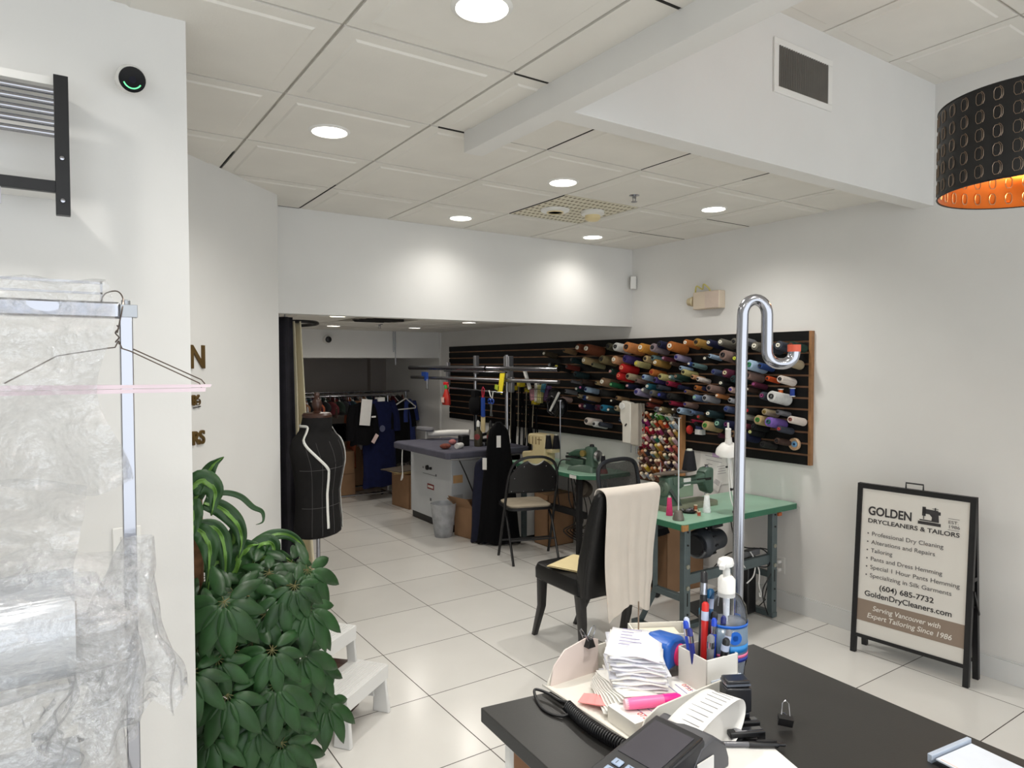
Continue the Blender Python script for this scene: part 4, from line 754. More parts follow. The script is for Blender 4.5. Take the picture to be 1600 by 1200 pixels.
# folding chair (seen from behind)
fc = thing('folding_chair', 'black metal folding chair with beige seat pad seen from behind', 'chair', (3.46, 4.88, 0), 0)
fdir = Vector((.30, .954, 0)); 
rz = math.atan2(-fdir.x, fdir.y)
fc.rotation_euler = (0, 0, rz)
U = spline([(-.235, .17, .0), (-.232, .05, .30), (-.228, -.01, .46), (-.222, -.10, .72), (-.185, -.14, .85), (-.10, -.155, .905), (0, -.16, .915), (.10, -.155, .905), (.185, -.14, .85), (.222, -.10, .72), (.228, -.01, .46), (.232, .05, .30), (.235, .17, 0)], 5)
MB().tube(U, .0125, 8).build('frame', M_blackm, fc)
for sx in (-1, 1):
    MB().tube([(sx*.20, .12, .47), (sx*.205, -.02, .33), (sx*.205, -.20, .0)], .011, 8).build('leg', M_blackm, fc)
MB().cyl((-.205, -.10, .19), (.205, -.10, .19), .008).cyl((-.232, .115, .15), (.232, .115, .15), .008).build('crossbar', M_blackm, fc)
MB().loft([ring_rect(.38, .36, .435, .05, 4, 0, .12), ring_rect(.41, .39, .44, .06, 4, 0, .12), ring_rect(.41, .39, .462, .06, 4, 0, .12)]).build('seat_pan', M_blackm, fc)
MB().loft([ring_rect(.38, .36, .462, .06, 4, 0, .12), ring_rect(.385, .365, .475, .06, 4, 0, .12), ring_rect(.34, .32, .487, .06, 4, 0, .12)]).build('seat_pad', mat('beige_pad', (178, 166, 146), .8, 0, .06, 14), fc)
def fb(u, v):
    x = -.215+.43*u; top = .895-.14*abs(2*u-1)**2.4; z = .60+(top-.60)*v
    if abs(2*u-1) < .32: z -= .045*max(0, v-.7)/.3*(1-(abs(2*u-1)/.32)**2)
    return (x*(1-.0*v), -.07-.28*(z-.60)-.03*(1-(2*u-1)**2), z)
MB().grid(fb, 33, 12).build('backrest', M_blackm, fc, solid=.012, angle=60)
rv = MB()
for u, v in ((.06, .08), (.30, .06), (.70, .06), (.94, .08), (.10, .62), (.90, .62), (.27, .86), (.73, .86)):
    p = Vector(fb(u, v)); rv.ball(p+Vector((0, -.006, 0)), .005, nu=8, nv=5)
rv.build('rivet', M_chrome, fc)
MB().tube([Vector(fb(u, 1.0))+Vector((0, -.006, 0)) for u in [.34+.32*i/12 for i in range(13)]], .004, 6).build('handle_trim', mat('trim_silver', (180, 180, 178), .3, .6), fc)
# office chair
oc = thing('office_chair', 'black mesh-back swivel office chair between the two green tables', 'chair', (3.72, 3.83, 0), .12)
bk = spline([(-.20, .10, .50), (-.225, .14, .62), (-.235, .17, .80), (-.215, .185, .905), (-.13, .19, .945), (0, .192, .952), (.13, .19, .945), (.215, .185, .905), (.235, .17, .80), (.225, .14, .62), (.20, .10, .50)], 5)
MB().tube(bk, .017, 8, closed=True).build('back_frame', mat('dark_grey_plastic', (38, 42, 48), .45), oc)
def mb_(u, v):
    a = -.225+.45*u; z = .52+.415*v; w = 1-.12*max(0, v-.8)/.2
    return (a*w, .11+.085*v-.045*(1-(2*u-1)**2)*.6, z)
MB().grid(mb_, 14, 14).build('mesh_back', glassy('chair_mesh', (40, 40, 42), .38, .5, .3, 300, .1), oc)
MB().loft([ring_rect(.42, .40, .44, .08, 4, 0, -.08), ring_rect(.46, .44, .455, .09, 4, 0, -.08), ring_rect(.45, .43, .50, .09, 4, 0, -.08), ring_rect(.36, .34, .51, .09, 4, 0, -.08)]).build('seat', M_blackf, oc)
MB().cyl((0, -.05, .10), (0, -.05, .44), .025).lathe([(.04, 0), (.04, .08), (.028, .10)], 16, (0, -.05, .07)).build('gas_lift', M_blackm, oc)
MB().bar((0, .02, .43), (0, .16, .50), .06, .02).bar((0, .16, .49), (0, .17, .62), .06, .015).build('back_support', M_blackp, oc)
for k in range(5):
    a = 2*PI*k/5+.5; x, y = .26*math.cos(a), .26*math.sin(a)
    b = MB().bar((0, -.05, .10), (x, y-.05, .075), .045, .025).build('base_arm', M_blackp, oc, bevel=.006)
    MB().cyl((-.012, 0, 0), (.012, 0, 0), .027, n=18).box((0, 0, .028), (.03, .03, .02)).build('caster', M_blackp, b, loc=(x, y-.05, .027), rot=(0, 0, a))
# ================================================================ slatwall with thread cones
sw = thing('slatwall_panel', 'long black slatwall panel with wooden edges on the right wall', 'slatwall', (RX, 5.175, 1.48))
y0, y1, zb, zt = -2.49, 2.49, -.452, .448
MB().bb(-.020, -.001, y0, y1, zb, zt).build('groove_back', mat('brown_groove', (142, 104, 76), .6, 0, .25, 10), sw)
s = MB(); gz = [zt-.07-.0762*k for k in range(11)]; edges = [zt]+gz+[zb]
for k in range(12):
    a = edges[k]-(.0065 if k else 0); b = edges[k+1]+(.0065 if k < 11 else 0)
    s.bb(-.030, -.020, y0, y1, b, a)
s.build('slat', mat('black_laminate', (9, 9, 10), .55, 0, .15, 6, spec=.25), sw)
MB().bb(-.031, -.001, y0-.02, y0, zb, zt).build('wood_edge', mat('edge_wood', (150, 108, 70), .6, 0, .15, 30), sw)
YM = {}
for n_, rgb in YARN.items(): YM[n_] = yarn_mat('yarn_'+n_.replace(' ', '_'), tuple(int(v*.88) for v in rgb))
CM = {}
def corem(rgb):
    if rgb not in CM: CM[rgb] = mat('core_%d_%d_%d' % rgb, rgb, .45, 0, .03)
    return CM[rgb]
TILT = math.radians(10)
rows = {}
for c in CONES:
    k = min(range(11), key=lambda i: abs((1.48+gz[i])-(c[1]))) if True else 0
    rows.setdefault(k, []).append(c)
ordn = ['1st', '2nd', '3rd']+['%dth' % i for i in range(4, 40)]
for k in sorted(rows):
    rw = sorted(rows[k], key=lambda c: -c[0])
    for i, (y, z, r, L_, nm, core) in enumerate(rw):
        if i < len(rw)-1 and abs(rw[i+1][0]-y) < .01: z += .012
        big = 'large ' if r > .029 else ('small ' if r < .019 else '')
        c = thing('thread_cone', f'{big}{nm} thread cone, {ordn[i]} from the left in slatwall row {k+1} from the top', 'thread cone', (RX-.034-r*1.12*math.sin(TILT)+.0, y, z), 0, 'thread cones on the slatwall',
                  rot=(0, -PI/2+TILT, 0))
        R = r*1.12
        MB().lathe([(R*.5, .004), (R*.96, .0), (R, L_*.04), (R*.98, L_*.12), (r*1.02, L_*.93), (r*.9, L_*.965), (r*.45, L_*.965)], 22).build('yarn', YM[nm], c)
        MB().lathe([(r*.50, L_*.95), (r*.46, L_*1.02), (r*.26, L_*1.02), (r*.24, L_*.90), (.0001, L_*.90)], 14).build('core_tip', corem(core), c)
# evil-eye disc, orange and blue spools near the right edge
e = thing('eye_amulet', 'round blue and white eye amulet in a tan ring on the slatwall', 'amulet', (RX-.032, 2.775, 1.163), rot=(0, -PI/2, 0))
MB().lathe([(.036, 0), (.042, .004), (.042, .02), (.036, .024), (.034, .012)], 28).build('ring', mat('tan_ring', (200, 165, 130), .5), e)
MB().lathe([(.0001, .0), (.034, 0), (.034, .010), (.0001, .012)], 24).build('dark_disc', mat('amulet_navy', (14, 18, 32), .2), e)
MB().lathe([(.0001, .012), (.021, .012), (.021, .016), (.0001, .017)], 24).build('pale_disc', mat('amulet_blue', (120, 165, 205), .2), e)
MB().lathe([(.0001, .017), (.008, .017), (.007, .020), (.0001, .021)], 16).build('pupil', mat('amulet_pupil', (20, 50, 90), .2), e)
for i, (y, z, rgb, l) in enumerate(((2.885, 1.505, (230, 110, 40), 'small orange spool on a hook beside the big white cone'), (2.795, 1.515, (40, 70, 160), 'small blue spool on a hook at the right end of the slatwall'))):
    c = thing('thread_spool', l, 'thread spool', (RX-.045, y, z-.03))
    MB().lathe([(.016, .006), (.016, .054)], 16).build('wound_thread', mat('spool%d' % i, rgb, .7), c)
    MB().lathe([(.0001, 0), (.02, 0), (.02, .006), (.006, .008), (.006, .052), (.02, .054), (.02, .06), (.0001, .06)], 16).build('spool_ends', M_white, c)
c = tag(MB().ball((0, 0, 0), .028, (1, 1, 1.25)).build('pin_cushion', mat('red_cushion', (190, 45, 35), .8, 0, .1, 30)), 'red egg-shaped cushion resting in a slatwall groove near the work lamp', 'cushion'); c.location = (RX-.062, 3.68, 1.19)
c = thing('small_box', 'small blue and white carton in a slatwall groove beside the red cushion', 'box', (RX-.05, 3.585, 1.16))
MB().bb(-.02, .02, -.035, .035, 0, .04).build('white_half', M_white, c); MB().bb(-.018, .018, -.02, .03, .04, .085).build('blue_half', mat('box_blue', (45, 60, 110), .5), c)
# wooden peg rack of small spools
rk = thing('spool_rack', 'wooden peg rack crowded with small thread spools on the wall below the slatwall', 'spool rack', (RX-.034, 4.01, 1.0), .0)
RW, RH = .47, .60
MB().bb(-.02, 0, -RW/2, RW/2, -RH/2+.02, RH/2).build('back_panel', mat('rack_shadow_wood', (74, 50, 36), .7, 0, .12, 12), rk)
MB().bb(-.045, 0, -RW/2-.03, -RW/2, -RH/2+.02, RH/2).build('side_rail', mat('rack_wood', (168, 122, 78), .6, 0, .12, 12), rk)
sh = MB()
for r in range(9): sh.bb(-.028, -.02, -RW/2, RW/2, -RH/2+.035+r*.063, -RH/2+.041+r*.063)
sh.build('ledge', mat('rack_wood_dark', (120, 86, 56), .6), rk)
PAL = [[(70, 40, 30), (150, 60, 40), (190, 90, 50), (40, 90, 60), (70, 150, 60), (110, 180, 80), (90, 170, 140), (220, 225, 215), (60, 60, 60)],
       [(200, 180, 120), (90, 30, 90), (160, 40, 110), (150, 200, 150), (220, 80, 40), (210, 120, 60), (230, 70, 40), (120, 170, 200), (190, 200, 210)],
       [(40, 70, 120), (200, 40, 40), (210, 50, 60), (180, 30, 60), (150, 30, 80), (170, 60, 110), (60, 30, 40), (230, 160, 160), (190, 150, 70)],
       [(230, 110, 110), (200, 60, 70), (220, 150, 160), (180, 150, 170), (50, 130, 110), (235, 235, 235), (150, 40, 40), (170, 160, 100), (200, 170, 180)],
       [(150, 30, 60), (180, 40, 70), (130, 30, 60), (200, 180, 190), (210, 190, 90), (220, 150, 60), (60, 50, 100), (220, 90, 110), (160, 80, 60)],
       [(210, 150, 110), (200, 130, 90), (60, 60, 70), (110, 150, 170), (200, 190, 110), (170, 120, 60), (130, 150, 130), (90, 50, 40), (190, 120, 110)],
       [(230, 225, 220), (100, 60, 60), (120, 80, 80), (70, 50, 60), (190, 130, 110), (160, 80, 60), (200, 180, 190), (60, 50, 70), (180, 160, 170)],
       [(235, 225, 220), (150, 100, 80), (220, 190, 60), (170, 110, 60), (200, 130, 60), (150, 60, 80), (80, 50, 100), (50, 60, 80), (130, 100, 60)],
       [(120, 60, 50), (235, 235, 230), (160, 170, 190), (230, 225, 210), (140, 90, 70), (110, 60, 50), (190, 180, 70), (120, 170, 90), (150, 150, 100)]]
wood_end = mat('spool_end', (215, 195, 165), .5)
rown = ['top row', '2nd row', '3rd row', '4th row', '5th row', '6th row', '7th row', '8th row', 'bottom row']
def cname(c):
    r, g, b = c; mx, mn = max(c), min(c)
    if mx < 75: return 'dark'
    if mn > 195: return 'white'
    if mx-mn < 28: return 'grey'
    if r == mx:
        if g > .82*r and b < .75*r: return 'yellow'
        if g > .62*r: return 'tan' if b < .75*r else 'pale pink'
        if b > .75*r: return 'magenta'
        return 'brown' if r < 170 and g > .4*r else ('orange' if g > .42*r and b < .5*r else ('pink' if b > .45*r and r > 190 else 'red'))
    if g == mx: return 'green'
    return 'blue' if g > .75*b else 'purple'
for r in range(9):
    for i in range(9):
        rgb = PAL[r][i]; rr_ = .0145+.003*((r*7+i*5) % 3)/2; ln = .065+.012*((r*3+i) % 3)
        key = 'mini_%d_%d_%d' % rgb; mm = mat(key, rgb, .7, 0, .08, 80)
        z = 1.0+RH/2-.045-r*.0635; y = 4.01+RW/2-.03-i*.0515+.012*((r+i) % 2)
        c = thing('thread_spool', f'small {cname(rgb)} thread spool, {ordn[i]} from the left {rown[r]} of the wooden rack', 'thread spool', (RX-.055, y, z), 0, 'small spools on the wooden rack', rot=(0, -PI/2+.62, .25))
        MB().lathe([(rr_*1.0, .008), (rr_, ln*.88)], 12).build('wound_thread', mm, c)
        MB().lathe([(.0001, 0), (rr_*1.1, 0), (rr_*1.1, .008), (.003, .009), (.003, ln*.86), (rr_*.85, ln*.88), (rr_*.7, ln), (.0001, ln)], 12).build('spool_ends', wood_end if (r*5+i*3) % 4 else mm, c)
# white ruler holder
h = thing('ruler_holder', 'white case of clear rulers hanging on the slatwall above the office chair', 'ruler holder', (4.10, 4.25, 1.21), 0)
M_wc = mat('white_case', (226, 222, 212), .5, 0, .03, 10)
MB().prism([(-.02, .17), (.085, .185), (.11, .15), (.11, .02), (.08, -.02), (.08, -.175), (-.02, -.175)], -.055, -.005, 'yz').build('white_case', M_wc, h, bevel=.006)
s = MB()
for k in range(7): s.bb(-.05+k*.012, -.046+k*.012, -.105+.006*(k % 3), -.022, -.18-.012*(k % 2), .165)
s.build('ruler', mat('ruler_ivory', (190, 182, 170), .4, 0, .1, 6), h)
MB().lathe([(.012, 0), (.03, 0), (.03, .012), (.014, .014)], 20).build('tape_roll', M_white, h, loc=(-.057, .075, .14), rot=(0, -PI/2, 0))
MB().box((-.056, .035, -.02), (.002, .014, .03), (.785, 0, 0)).build('black_diamond', M_gap, h)
MB().cyl((-.02, -.0, .14), (.09, 0, .16), .004).cyl((0, 0.03, -.18), (0, .03, -.26), .006).cyl((.0, -.04, -.18), (0, -.04, -.26), .008).build('hanging_rod', M_steel, h)
# paper notes on the wall
for i, (y, z, w, hh, a, mm, l) in enumerate(((3.50, .985, .24, .28, .06, M_paper, 'large white note sheet taped on the wall behind the work lamp'), (3.42, .87, .14, .16, -.25, M_paper, 'tilted white note on the wall, overlapping the large sheet'),
        (3.47, .79, .10, .09, .4, M_paper, 'small square white note lowest on the wall behind the sewing machine'), (3.465, 1.03, .065, .07, 0, mat('lilac_note', (205, 175, 210), .8), 'lilac sticky note on the large white sheet'))):
    n_ = thing('note', l, 'note', (RX-.002-.003*i, y, z), rot=(a, 0, 0))
    MB().bb(-.001, 0, -w/2, w/2, -hh/2, hh/2).build('sheet', mm, n_)
    if i < 3:
        q = MB()
        for k in range(4 if i else 7): q.bb(-.0018, -.001, -w*.36, w*(.1+.25*random.random()), hh*.36-k*hh*.11-.002, hh*.36-k*hh*.11+.001)
        q.build('handwriting', mat('ink_grey', (130, 120, 135), .8), n_)
# black bundle, baskets and clips left of the cones
M_wire = mat('dark_wire', (50, 50, 52), .35, .8)
bn = thing('cable_bundle', 'bulky black knotted bundle hanging on the slatwall above the blind-stitch machine', 'bundle', (4.05, 5.22, 1.34))
b = MB().ball((0, 0, -.04), .10, (.8, 1.0, 1.0), 18, 12).ball((-.01, .06, .07), .06, (.8, 1.2, 1), 14, 10)
b.build('dark_mass', mat('black_gloss_bundle', (18, 19, 23), .3, 0, .3, 40, .8, 60), bn)
for k in range(9):
    a = random.random()*6.28; MB().tube([( -.085*math.cos(t*.3), (.06+.05*random.random())*math.cos(t+a), -.03+(.06+.05*random.random())*math.sin(t+a)) for t in [i*.7 for i in range(8)]], .006, 6).build('strap', M_blackp, bn)
MB().cyl((-.09, -.12, .10), (-.09, .02, -.08), .012).build('white_handle', M_white, bn)
bk = thing('wire_basket', 'wire basket of small sewing packets hooked on the slatwall by the zippers', 'basket', (4.07, 5.50, 1.38))
w = MB()
for z in (-.08, 0, .08):
    w.tube([(-.10, -.17, z), (-.10, .17, z), (.10, .17, z), (.10, -.17, z)], .003, 5, closed=True)
for k in range(12):
    y = -.16+k*.029; w.cyl((-.10, y, -.08), (-.10, y, .08), .0018, n=5)
w.build('wire_frame', M_wire, bk)
pk = [((-.03, .12, .02), (.04, .08, .12), (205, 150, 160), 'pink packet'), ((-.04, .05, .05), (.03, .05, .20), (222, 220, 212), 'white card packet'), ((-.05, -.02, .03), (.03, .07, .18), (190, 185, 120), 'yellow-green card packet'),
      ((-.02, -.10, .04), (.04, .06, .15), (90, 60, 100), 'purple packet'), ((-.05, -.07, .10), (.02, .05, .10), (60, 120, 140), 'teal packet'), ((.0, .0, .09), (.03, .06, .16), (150, 120, 100), 'brown card packet')]
for i, (c, dm, rgb, l) in enumerate(pk):
    o = MB().box((0, 0, 0), dm).box((-dm[0]*.5-.001, 0, -dm[2]*.2), (.002, dm[1]*.6, dm[2]*.3)).build('sewing_packet', mat('pk%d' % i, rgb, .5, 0, .25, 40), bevel=.003)
    o.location = (4.07+c[0], 5.50+c[1], 1.38+c[2]); o.rotation_euler = (.2*(i-2.5)*.5, .1, 0); tag(o, l+' standing in the wire basket on the slatwall', 'packet')
o = MB().bar((0, .04, .10), (0, -.06, -.10), .02, .035).build('ruler', M_white); o.location = (3.95, 5.62, 1.56); tag(o, 'short white ruler leaning out of the wire basket on the slatwall', 'ruler')
# zippers on yellow clips
zg = 'zipper bunches on yellow clips'
for i, (y, n_, top, bot) in enumerate(((6.0, 9, 1.46, .55), (5.86, 5, 1.50, .60), (5.72, 7, 1.45, .62), (5.60, 3, 1.33, .9))):
    t = thing('zipper_bunch', f"bunch of black zippers hanging on a yellow clip, {['leftmost, by the chrome post', 'second from the left', 'third from the left', 'rightmost and shortest'][i]}", 'zippers', (4.05, y, top), 0, zg)
    MB().bb(-.03, .03, -.035, .035, -.03, .015).bb(-.006, .006, -.01, .01, .015, .05).build('yellow_clip', mat('yellow_clip', (212, 190, 40), .5, 0, .1, 10), t, bevel=.004)
    z_ = MB()
    for k in range(n_):
        yy = -.05+.10*k/max(1, n_-1); L_ = (top-bot)*(1-.12*random.random())
        z_.tube(spline([(random.uniform(-.02, .02), yy*.5, -.02), (random.uniform(-.03, .03), yy+random.uniform(-.01, .01), -L_*.5), (random.uniform(-.03, .03), yy+random.uniform(-.015, .015), -L_)], 5), .009, 4)
    z_.build('zipper', M_blackf, t)
    MB().tube([(-.03, .0, -.02), (-.035, .01, -(top-bot)*.6)], .005, 4).build('pale_strand', mat('zip_tape', (150, 140, 120), .8), t)
# ================================================================ fitting curtain, mannequin, stool
M_cur = mat('cream_curtain_cloth', (224, 214, 184), .85, 0, .04, 6, .1, 200, sheen=.2)
def cur(u, v):
    z = 2.0-2.0*v; a = 1.325+(.085+.14*v**1.5)*u
    return (a+.01*math.sin(v*6), 4.68+.045*math.sin(u*13+.6*v)+.02*v, z)
o = MB().grid(cur, 40, 30).build('curtain', M_cur, solid=.003); tag(o, 'cream floor-length curtain hanging at the left side of the opening', 'curtain')
def drape(u, v):
    return (1.125+.20*u+.02*v, 4.56+.02*math.sin(u*15+v*2), 2.02-2.0*v)
o = MB().grid(drape, 24, 20).build('dark_drape', mat('dark_drape_cloth', (26, 24, 32), .9, 0, .4, 12, .2, 80), solid=.004); tag(o, 'narrow dark patterned drape beside the cream curtain', 'curtain')
r = thing('curtain_ring', 'black oval curtain hoop under the back-room ceiling by the cream curtain', 'curtain rail', (1.42, 4.95, 2.0))
MB().tube([(.17*math.cos(a), .30*math.sin(a), 0) for a in [2*PI*i/28 for i in range(28)]], .012, 8, closed=True).build('hoop', M_blackm, r)
MB().cyl((0, .30, 0), (0, .30, .12), .006).cyl((-.1, -.22, 0), (-.1, -.22, .12), .006).build('hanger_rod', M_steel, r)
r = thing('strap', 'black knotted strap hanging from the curtain hoop', 'strap', (1.53, 5.1, 2.0))
MB().tube(spline([(.0, 0, 0), (-.03, .1, -.15), (-.08, .15, -.32), (-.10, .18, -.45), (-.07, .2, -.55), (-.05, .22, -.72)]), .011, 6).tube(spline([(-.10, .18, -.43), (-.16, .16, -.48), (-.17, .16, -.50)]), .010, 6).build('webbing', M_blackf, r)
mq = thing('dress_form', 'black tailor dress form with neck cap and white tape on a steel pole', 'mannequin', (1.345, 4.15, 0), .62)
M_torso = mat('charcoal_jersey', (30, 29, 29), .9, 0, .08, 30, .15, 350, spec=.15)
def oval(w, d, z, cx=0, cy=0, n=36, p=2.3):
    out = []
    for i in range(n):
        a = 2*PI*i/n; c, s = math.cos(a), math.sin(a)
        out.append((cx+w/2*abs(c)**(2/p)*(1 if c > 0 else -1), cy+d/2*abs(s)**(2/p)*(1 if s > 0 else -1), z))
    return out
PR = [(.665, .30, .21, 0), (.675, .325, .235, 0), (.74, .325, .235, 0), (.83, .305, .22, 0), (.93, .298, .215, 0), (1.02, .33, .235, -.005), (1.11, .375, .25, -.008), (1.175, .405, .235, 0), (1.225, .41, .20, .006), (1.26, .365, .175, .012), (1.285, .28, .165, .015), (1.305, .215, .17, .012), (1.33, .188, .175, .005), (1.37, .178, .168, .0), (1.388, .172, .162, 0)]
MB().loft([oval(w, d, z, 0, cy) for z, w, d, cy in PR]).build('torso', M_torso, mq, angle=60)
def prof(z):
    for a, b in zip(PR, PR[1:]):
        if a[0] <= z <= b[0]:
            t = (z-a[0])/(b[0]-a[0]); return [a[k]*(1-t)+b[k]*t for k in (1, 2, 3)]
    return PR[-1][1:]
def surf(ang, z, off=.003):
    w, d, cy = prof(z); c, s = math.cos(ang), math.sin(ang); p = 2.3
    return (( w/2+off)*abs(c)**(2/p)*(1 if c > 0 else -1), cy+(d/2+off)*abs(s)**(2/p)*(1 if s > 0 else -1), z)
sm = MB(); D = math.radians
for a in (-60, -90, -122, -150): sm.tube([surf(D(a), .68+.56*i/20, .001) for i in range(21)], .0012, 4)
for z in (.85, 1.08): sm.tube([surf(D(-180+7*i), z, .001) for i in range(27)], .0012, 4)
sm.build('seam', mat('grey_seam', (84, 82, 82), .8), mq)
MB().lathe([(.0001, 1.386), (.088, 1.386), (.09, 1.40), (.08, 1.412), (.03, 1.416), (.018, 1.425), (.024, 1.44), (.032, 1.465), (.026, 1.49), (.014, 1.505), (.020, 1.52), (.014, 1.537), (.0001, 1.54)], 24).build('neck_cap', M_wood, mq)
MB().cyl((0, 0, .20), (0, 0, .67), .012).build('pole', M_chrome, mq)
MB().lathe([(.02, .15), (.03, .17), (.026, .20), (.033, .22), (.028, .25), (.02, .26)], 16).build('pole_collar', M_wood, mq)
for k in range(3):
    a = 2*PI*k/3-.12; MB().tube(spline([(0, 0, .17), (.07*math.cos(a), .07*math.sin(a), .15), (.15*math.cos(a), .15*math.sin(a), .04), (.20*math.cos(a), .20*math.sin(a), .014)]), .014, 8).build('tripod_leg', M_wood, mq)
# measuring tape round the neck (own thing)
tp = thing('measuring_tape', 'white measuring tape hung round the neck of the black dress form', 'measuring tape', (1.345, 4.15, 0), .62)
def tape(pts, w, name='tape'):
    m = MB(); P = [Vector(p) for p in pts]; vs = []
    for i, p in enumerate(P):
        t = (P[min(i+1, len(P)-1)]-P[max(i-1, 0)]).normalized(); nr = Vector((p.x, p.y, 0)).normalized(); s_ = t.cross(nr).normalized()*w/2
        vs += [p-s_, p+s_]
    return m.add(vs, [(2*i, 2*i+1, 2*i+3, 2*i+2) for i in range(len(P)-1)])
seg = [surf(D(-108), z, .008) for z in [.72+.02*i for i in range(18)]]+[surf(D(-110-62*i/8), 1.08+.245*i/8, .012) for i in range(9)]
seg += [surf(D(a), 1.335, .008) for a in (180, 150, 120, 90, 60, 30, 0, -15)]
seg += [surf(D(a), z, .012) for a, z in ((-14, 1.27), (-18, 1.24), (-22, 1.20), (-27, 1.15))]+[surf(D(-30), z, .010) for z in [1.1-.03*i for i in range(15)]]
tape(spline(seg, 2), .016).build('tape', mat('tape_white', (228, 228, 222), .5), tp, solid=.0012)
# step stool
st = thing('step_stool', 'white plastic two-step stool with ribbed treads on the floor beside the plants', 'stool', (1.056, 2.902, 0), math.atan2(.604, .797))
M_stool = mat('stool_plastic', (222, 222, 220), .4, 0, .02, 5)
W_ = .345
g = MB().bb(-.01, W_+.01, -.01, .19, .215, .235).bb(-.012, W_+.012, -.014, .0, .165, .232)
g2_ = MB().bb(.0, W_-.02, .15, .36, .40, .42).bb(-.002, W_-.018, .146, .16, .35, .417)
for k in range(15): g2_.bb(.02, W_-.04, .165+k*.0125, .171+k*.0125, .42, .4235)
for k in range(12): g.bb(.0, W_, .005+k*.0125, .0095+k*.0125, .235, .2375)
g.build('lower_tread', M_stool, st, bevel=.002); g2_.build('upper_tread', M_stool, st, bevel=.002)
for sx in (0, W_):
    s_ = -1 if sx == 0 else 1
    MB().add([(sx+s_*.012, -.03, 0), (sx+s_*.012, .06, 0), (sx-s_*.006, .05, .22), (sx-s_*.006, -.01, .22), (sx-s_*.014, -.03, 0), (sx-s_*.014, .06, 0), (sx-s_*.02, .05, .22), (sx-s_*.02, -.01, .22)],
             [(0, 1, 2, 3), (7, 6, 5, 4), (0, 4, 5, 1), (1, 5, 6, 2), (2, 6, 7, 3), (3, 7, 4, 0)]).build('leg', M_stool, st, bevel=.006)
    x0 = sx-s_*.01 if sx else 0
    MB().add([(sx+s_*.012, .33, 0), (sx+s_*.012, .42, 0), (sx-s_*.02, .36, .41), (sx-s_*.02, .28, .41), (sx-s_*.012, .33, 0), (sx-s_*.012, .42, 0), (sx-s_*.035, .36, .41), (sx-s_*.035, .28, .41)],
             [(0, 1, 2, 3), (7, 6, 5, 4), (0, 4, 5, 1), (1, 5, 6, 2), (2, 6, 7, 3), (3, 7, 4, 0)]).build('leg', M_stool, st, bevel=.006)
    MB().bar((sx-s_*.016, .17, .225), (sx-s_*.02, .185, .405), .05, .015).bar((sx-s_*.012, .05, .10), (sx-s_*.012, .35, .08), .012, .05).build('side_web', M_stool, st, bevel=.004)
fr = thing('wooden_block', 'dark brown panelled wooden block standing inside the white step stool', 'wood block', (1.115, 3.22, .11), .75)
MB().bb(-.12, .12, -.075, .075, -.11, .115).build('panel', M_wood, fr, bevel=.006)
MB().bb(-.10, .05, -.08, -.07, -.09, .09).bb(-.09, .05, -.055, .055, .11, .121).build('raised_field', mat('brown_field', (88, 58, 44), .35, 0, .1, 14), fr, bevel=.006)

# ================================================================ plants
M_leaf = mat('schefflera_leaf', (38, 72, 36), .42, 0, .4, 9, .1, 40, spec=.4); M_leaf2 = mat('dracaena_leaf', (42, 76, 38), .4, 0, .25, 8, .1, 40, spec=.4)
M_stripe = mat('dracaena_stripe', (104, 148, 62), .4, 0, .2, 14); M_stem = mat('plant_stem', (104, 100, 60), .7, 0, .2, 20); M_bark = mat('plant_bark', (120, 84, 56), .85, 0, .3, 30, .4, 60)
pl_ = thing('corn_plant', 'tall corn plant with long striped arching leaves behind the wall corner', 'plant', (0, 0, 0))
lf = MB(); st_ = MB(); sub = []
for pts, w in DRAC:
    P = spline(pts, 6); n = len(P); 
    def blade(mb, k, lift):
        vs = []
        for i, p in enumerate(P):
            t = i/(n-1); tg = (P[min(i+1, n-1)]-P[max(i-1, 0)]).normalized()
            view = (Vector((0, 0, 1.7))-p).normalized(); s_ = tg.cross(view).normalized()
            up = s_.cross(tg).normalized()
            ww = w*k*(.45+.55*math.sin(PI*min(1, t*1.15+.12))**.8)*(1 if t < .75 else max(.05, (1-t)/.25)**.8)
            wav = .10*w*math.sin(t*17+w*300)
            for q in (-1, -.5, 0, .5, 1):
                vs.append(p+s_*(q*ww/2)+up*(.12*ww*abs(q)+lift+wav*q*abs(q)))
        m = 5
        mb.add(vs, [(i*m+j, i*m+j+1, (i+1)*m+j+1, (i+1)*m+j) for i in range(n-1) for j in range(m-1)])
    blade(lf, 1, 0)
    if w > .04: blade(st_, .24, .0018)
lf.build('leaves', M_leaf2, pl_, solid=.0008, angle=180); st_.build('leaf_stripe', M_stripe, pl_, solid=.0006, angle=180)
MB().tube(spline([(.46, 2.76, .25), (.455, 2.76, .55), (.46, 2.77, .72), (.43, 2.74, .85), (.425, 2.72, 1.05), (.42, 2.7, 1.22)]), [.028]*31, 10).tube(spline([(.46, 2.77, .60), (.55, 2.78, .78), (.60, 2.76, .93)]), .018, 8).build('trunk', M_bark, pl_)
sc_ = thing('umbrella_plant', 'bushy dark green umbrella plant spilling toward the white step stool', 'plant', (0, 0, 0))
lf = MB(); stm = MB(); rnd = random.Random(5)
def leaflet(mb, o, d, nrm_, L_, w):
    s_ = d.cross(nrm_).normalized(); vs = []; n = 8
    for i in range(n+1):
        t = i/n; ww = w*math.sin(PI*t**.85)**.75 if 0 < t < 1 else .001
        c = o+d*(L_*t)-nrm_*(.30*L_*t*t); 
        for q in (-1, 0, 1): vs.append(c+s_*(q*ww/2)+nrm_*(.14*ww*abs(q)))
    mb.add(vs, [(i*3+j, i*3+j+1, (i+1)*3+j+1, (i+1)*3+j) for i in range(n) for j in range(2)])
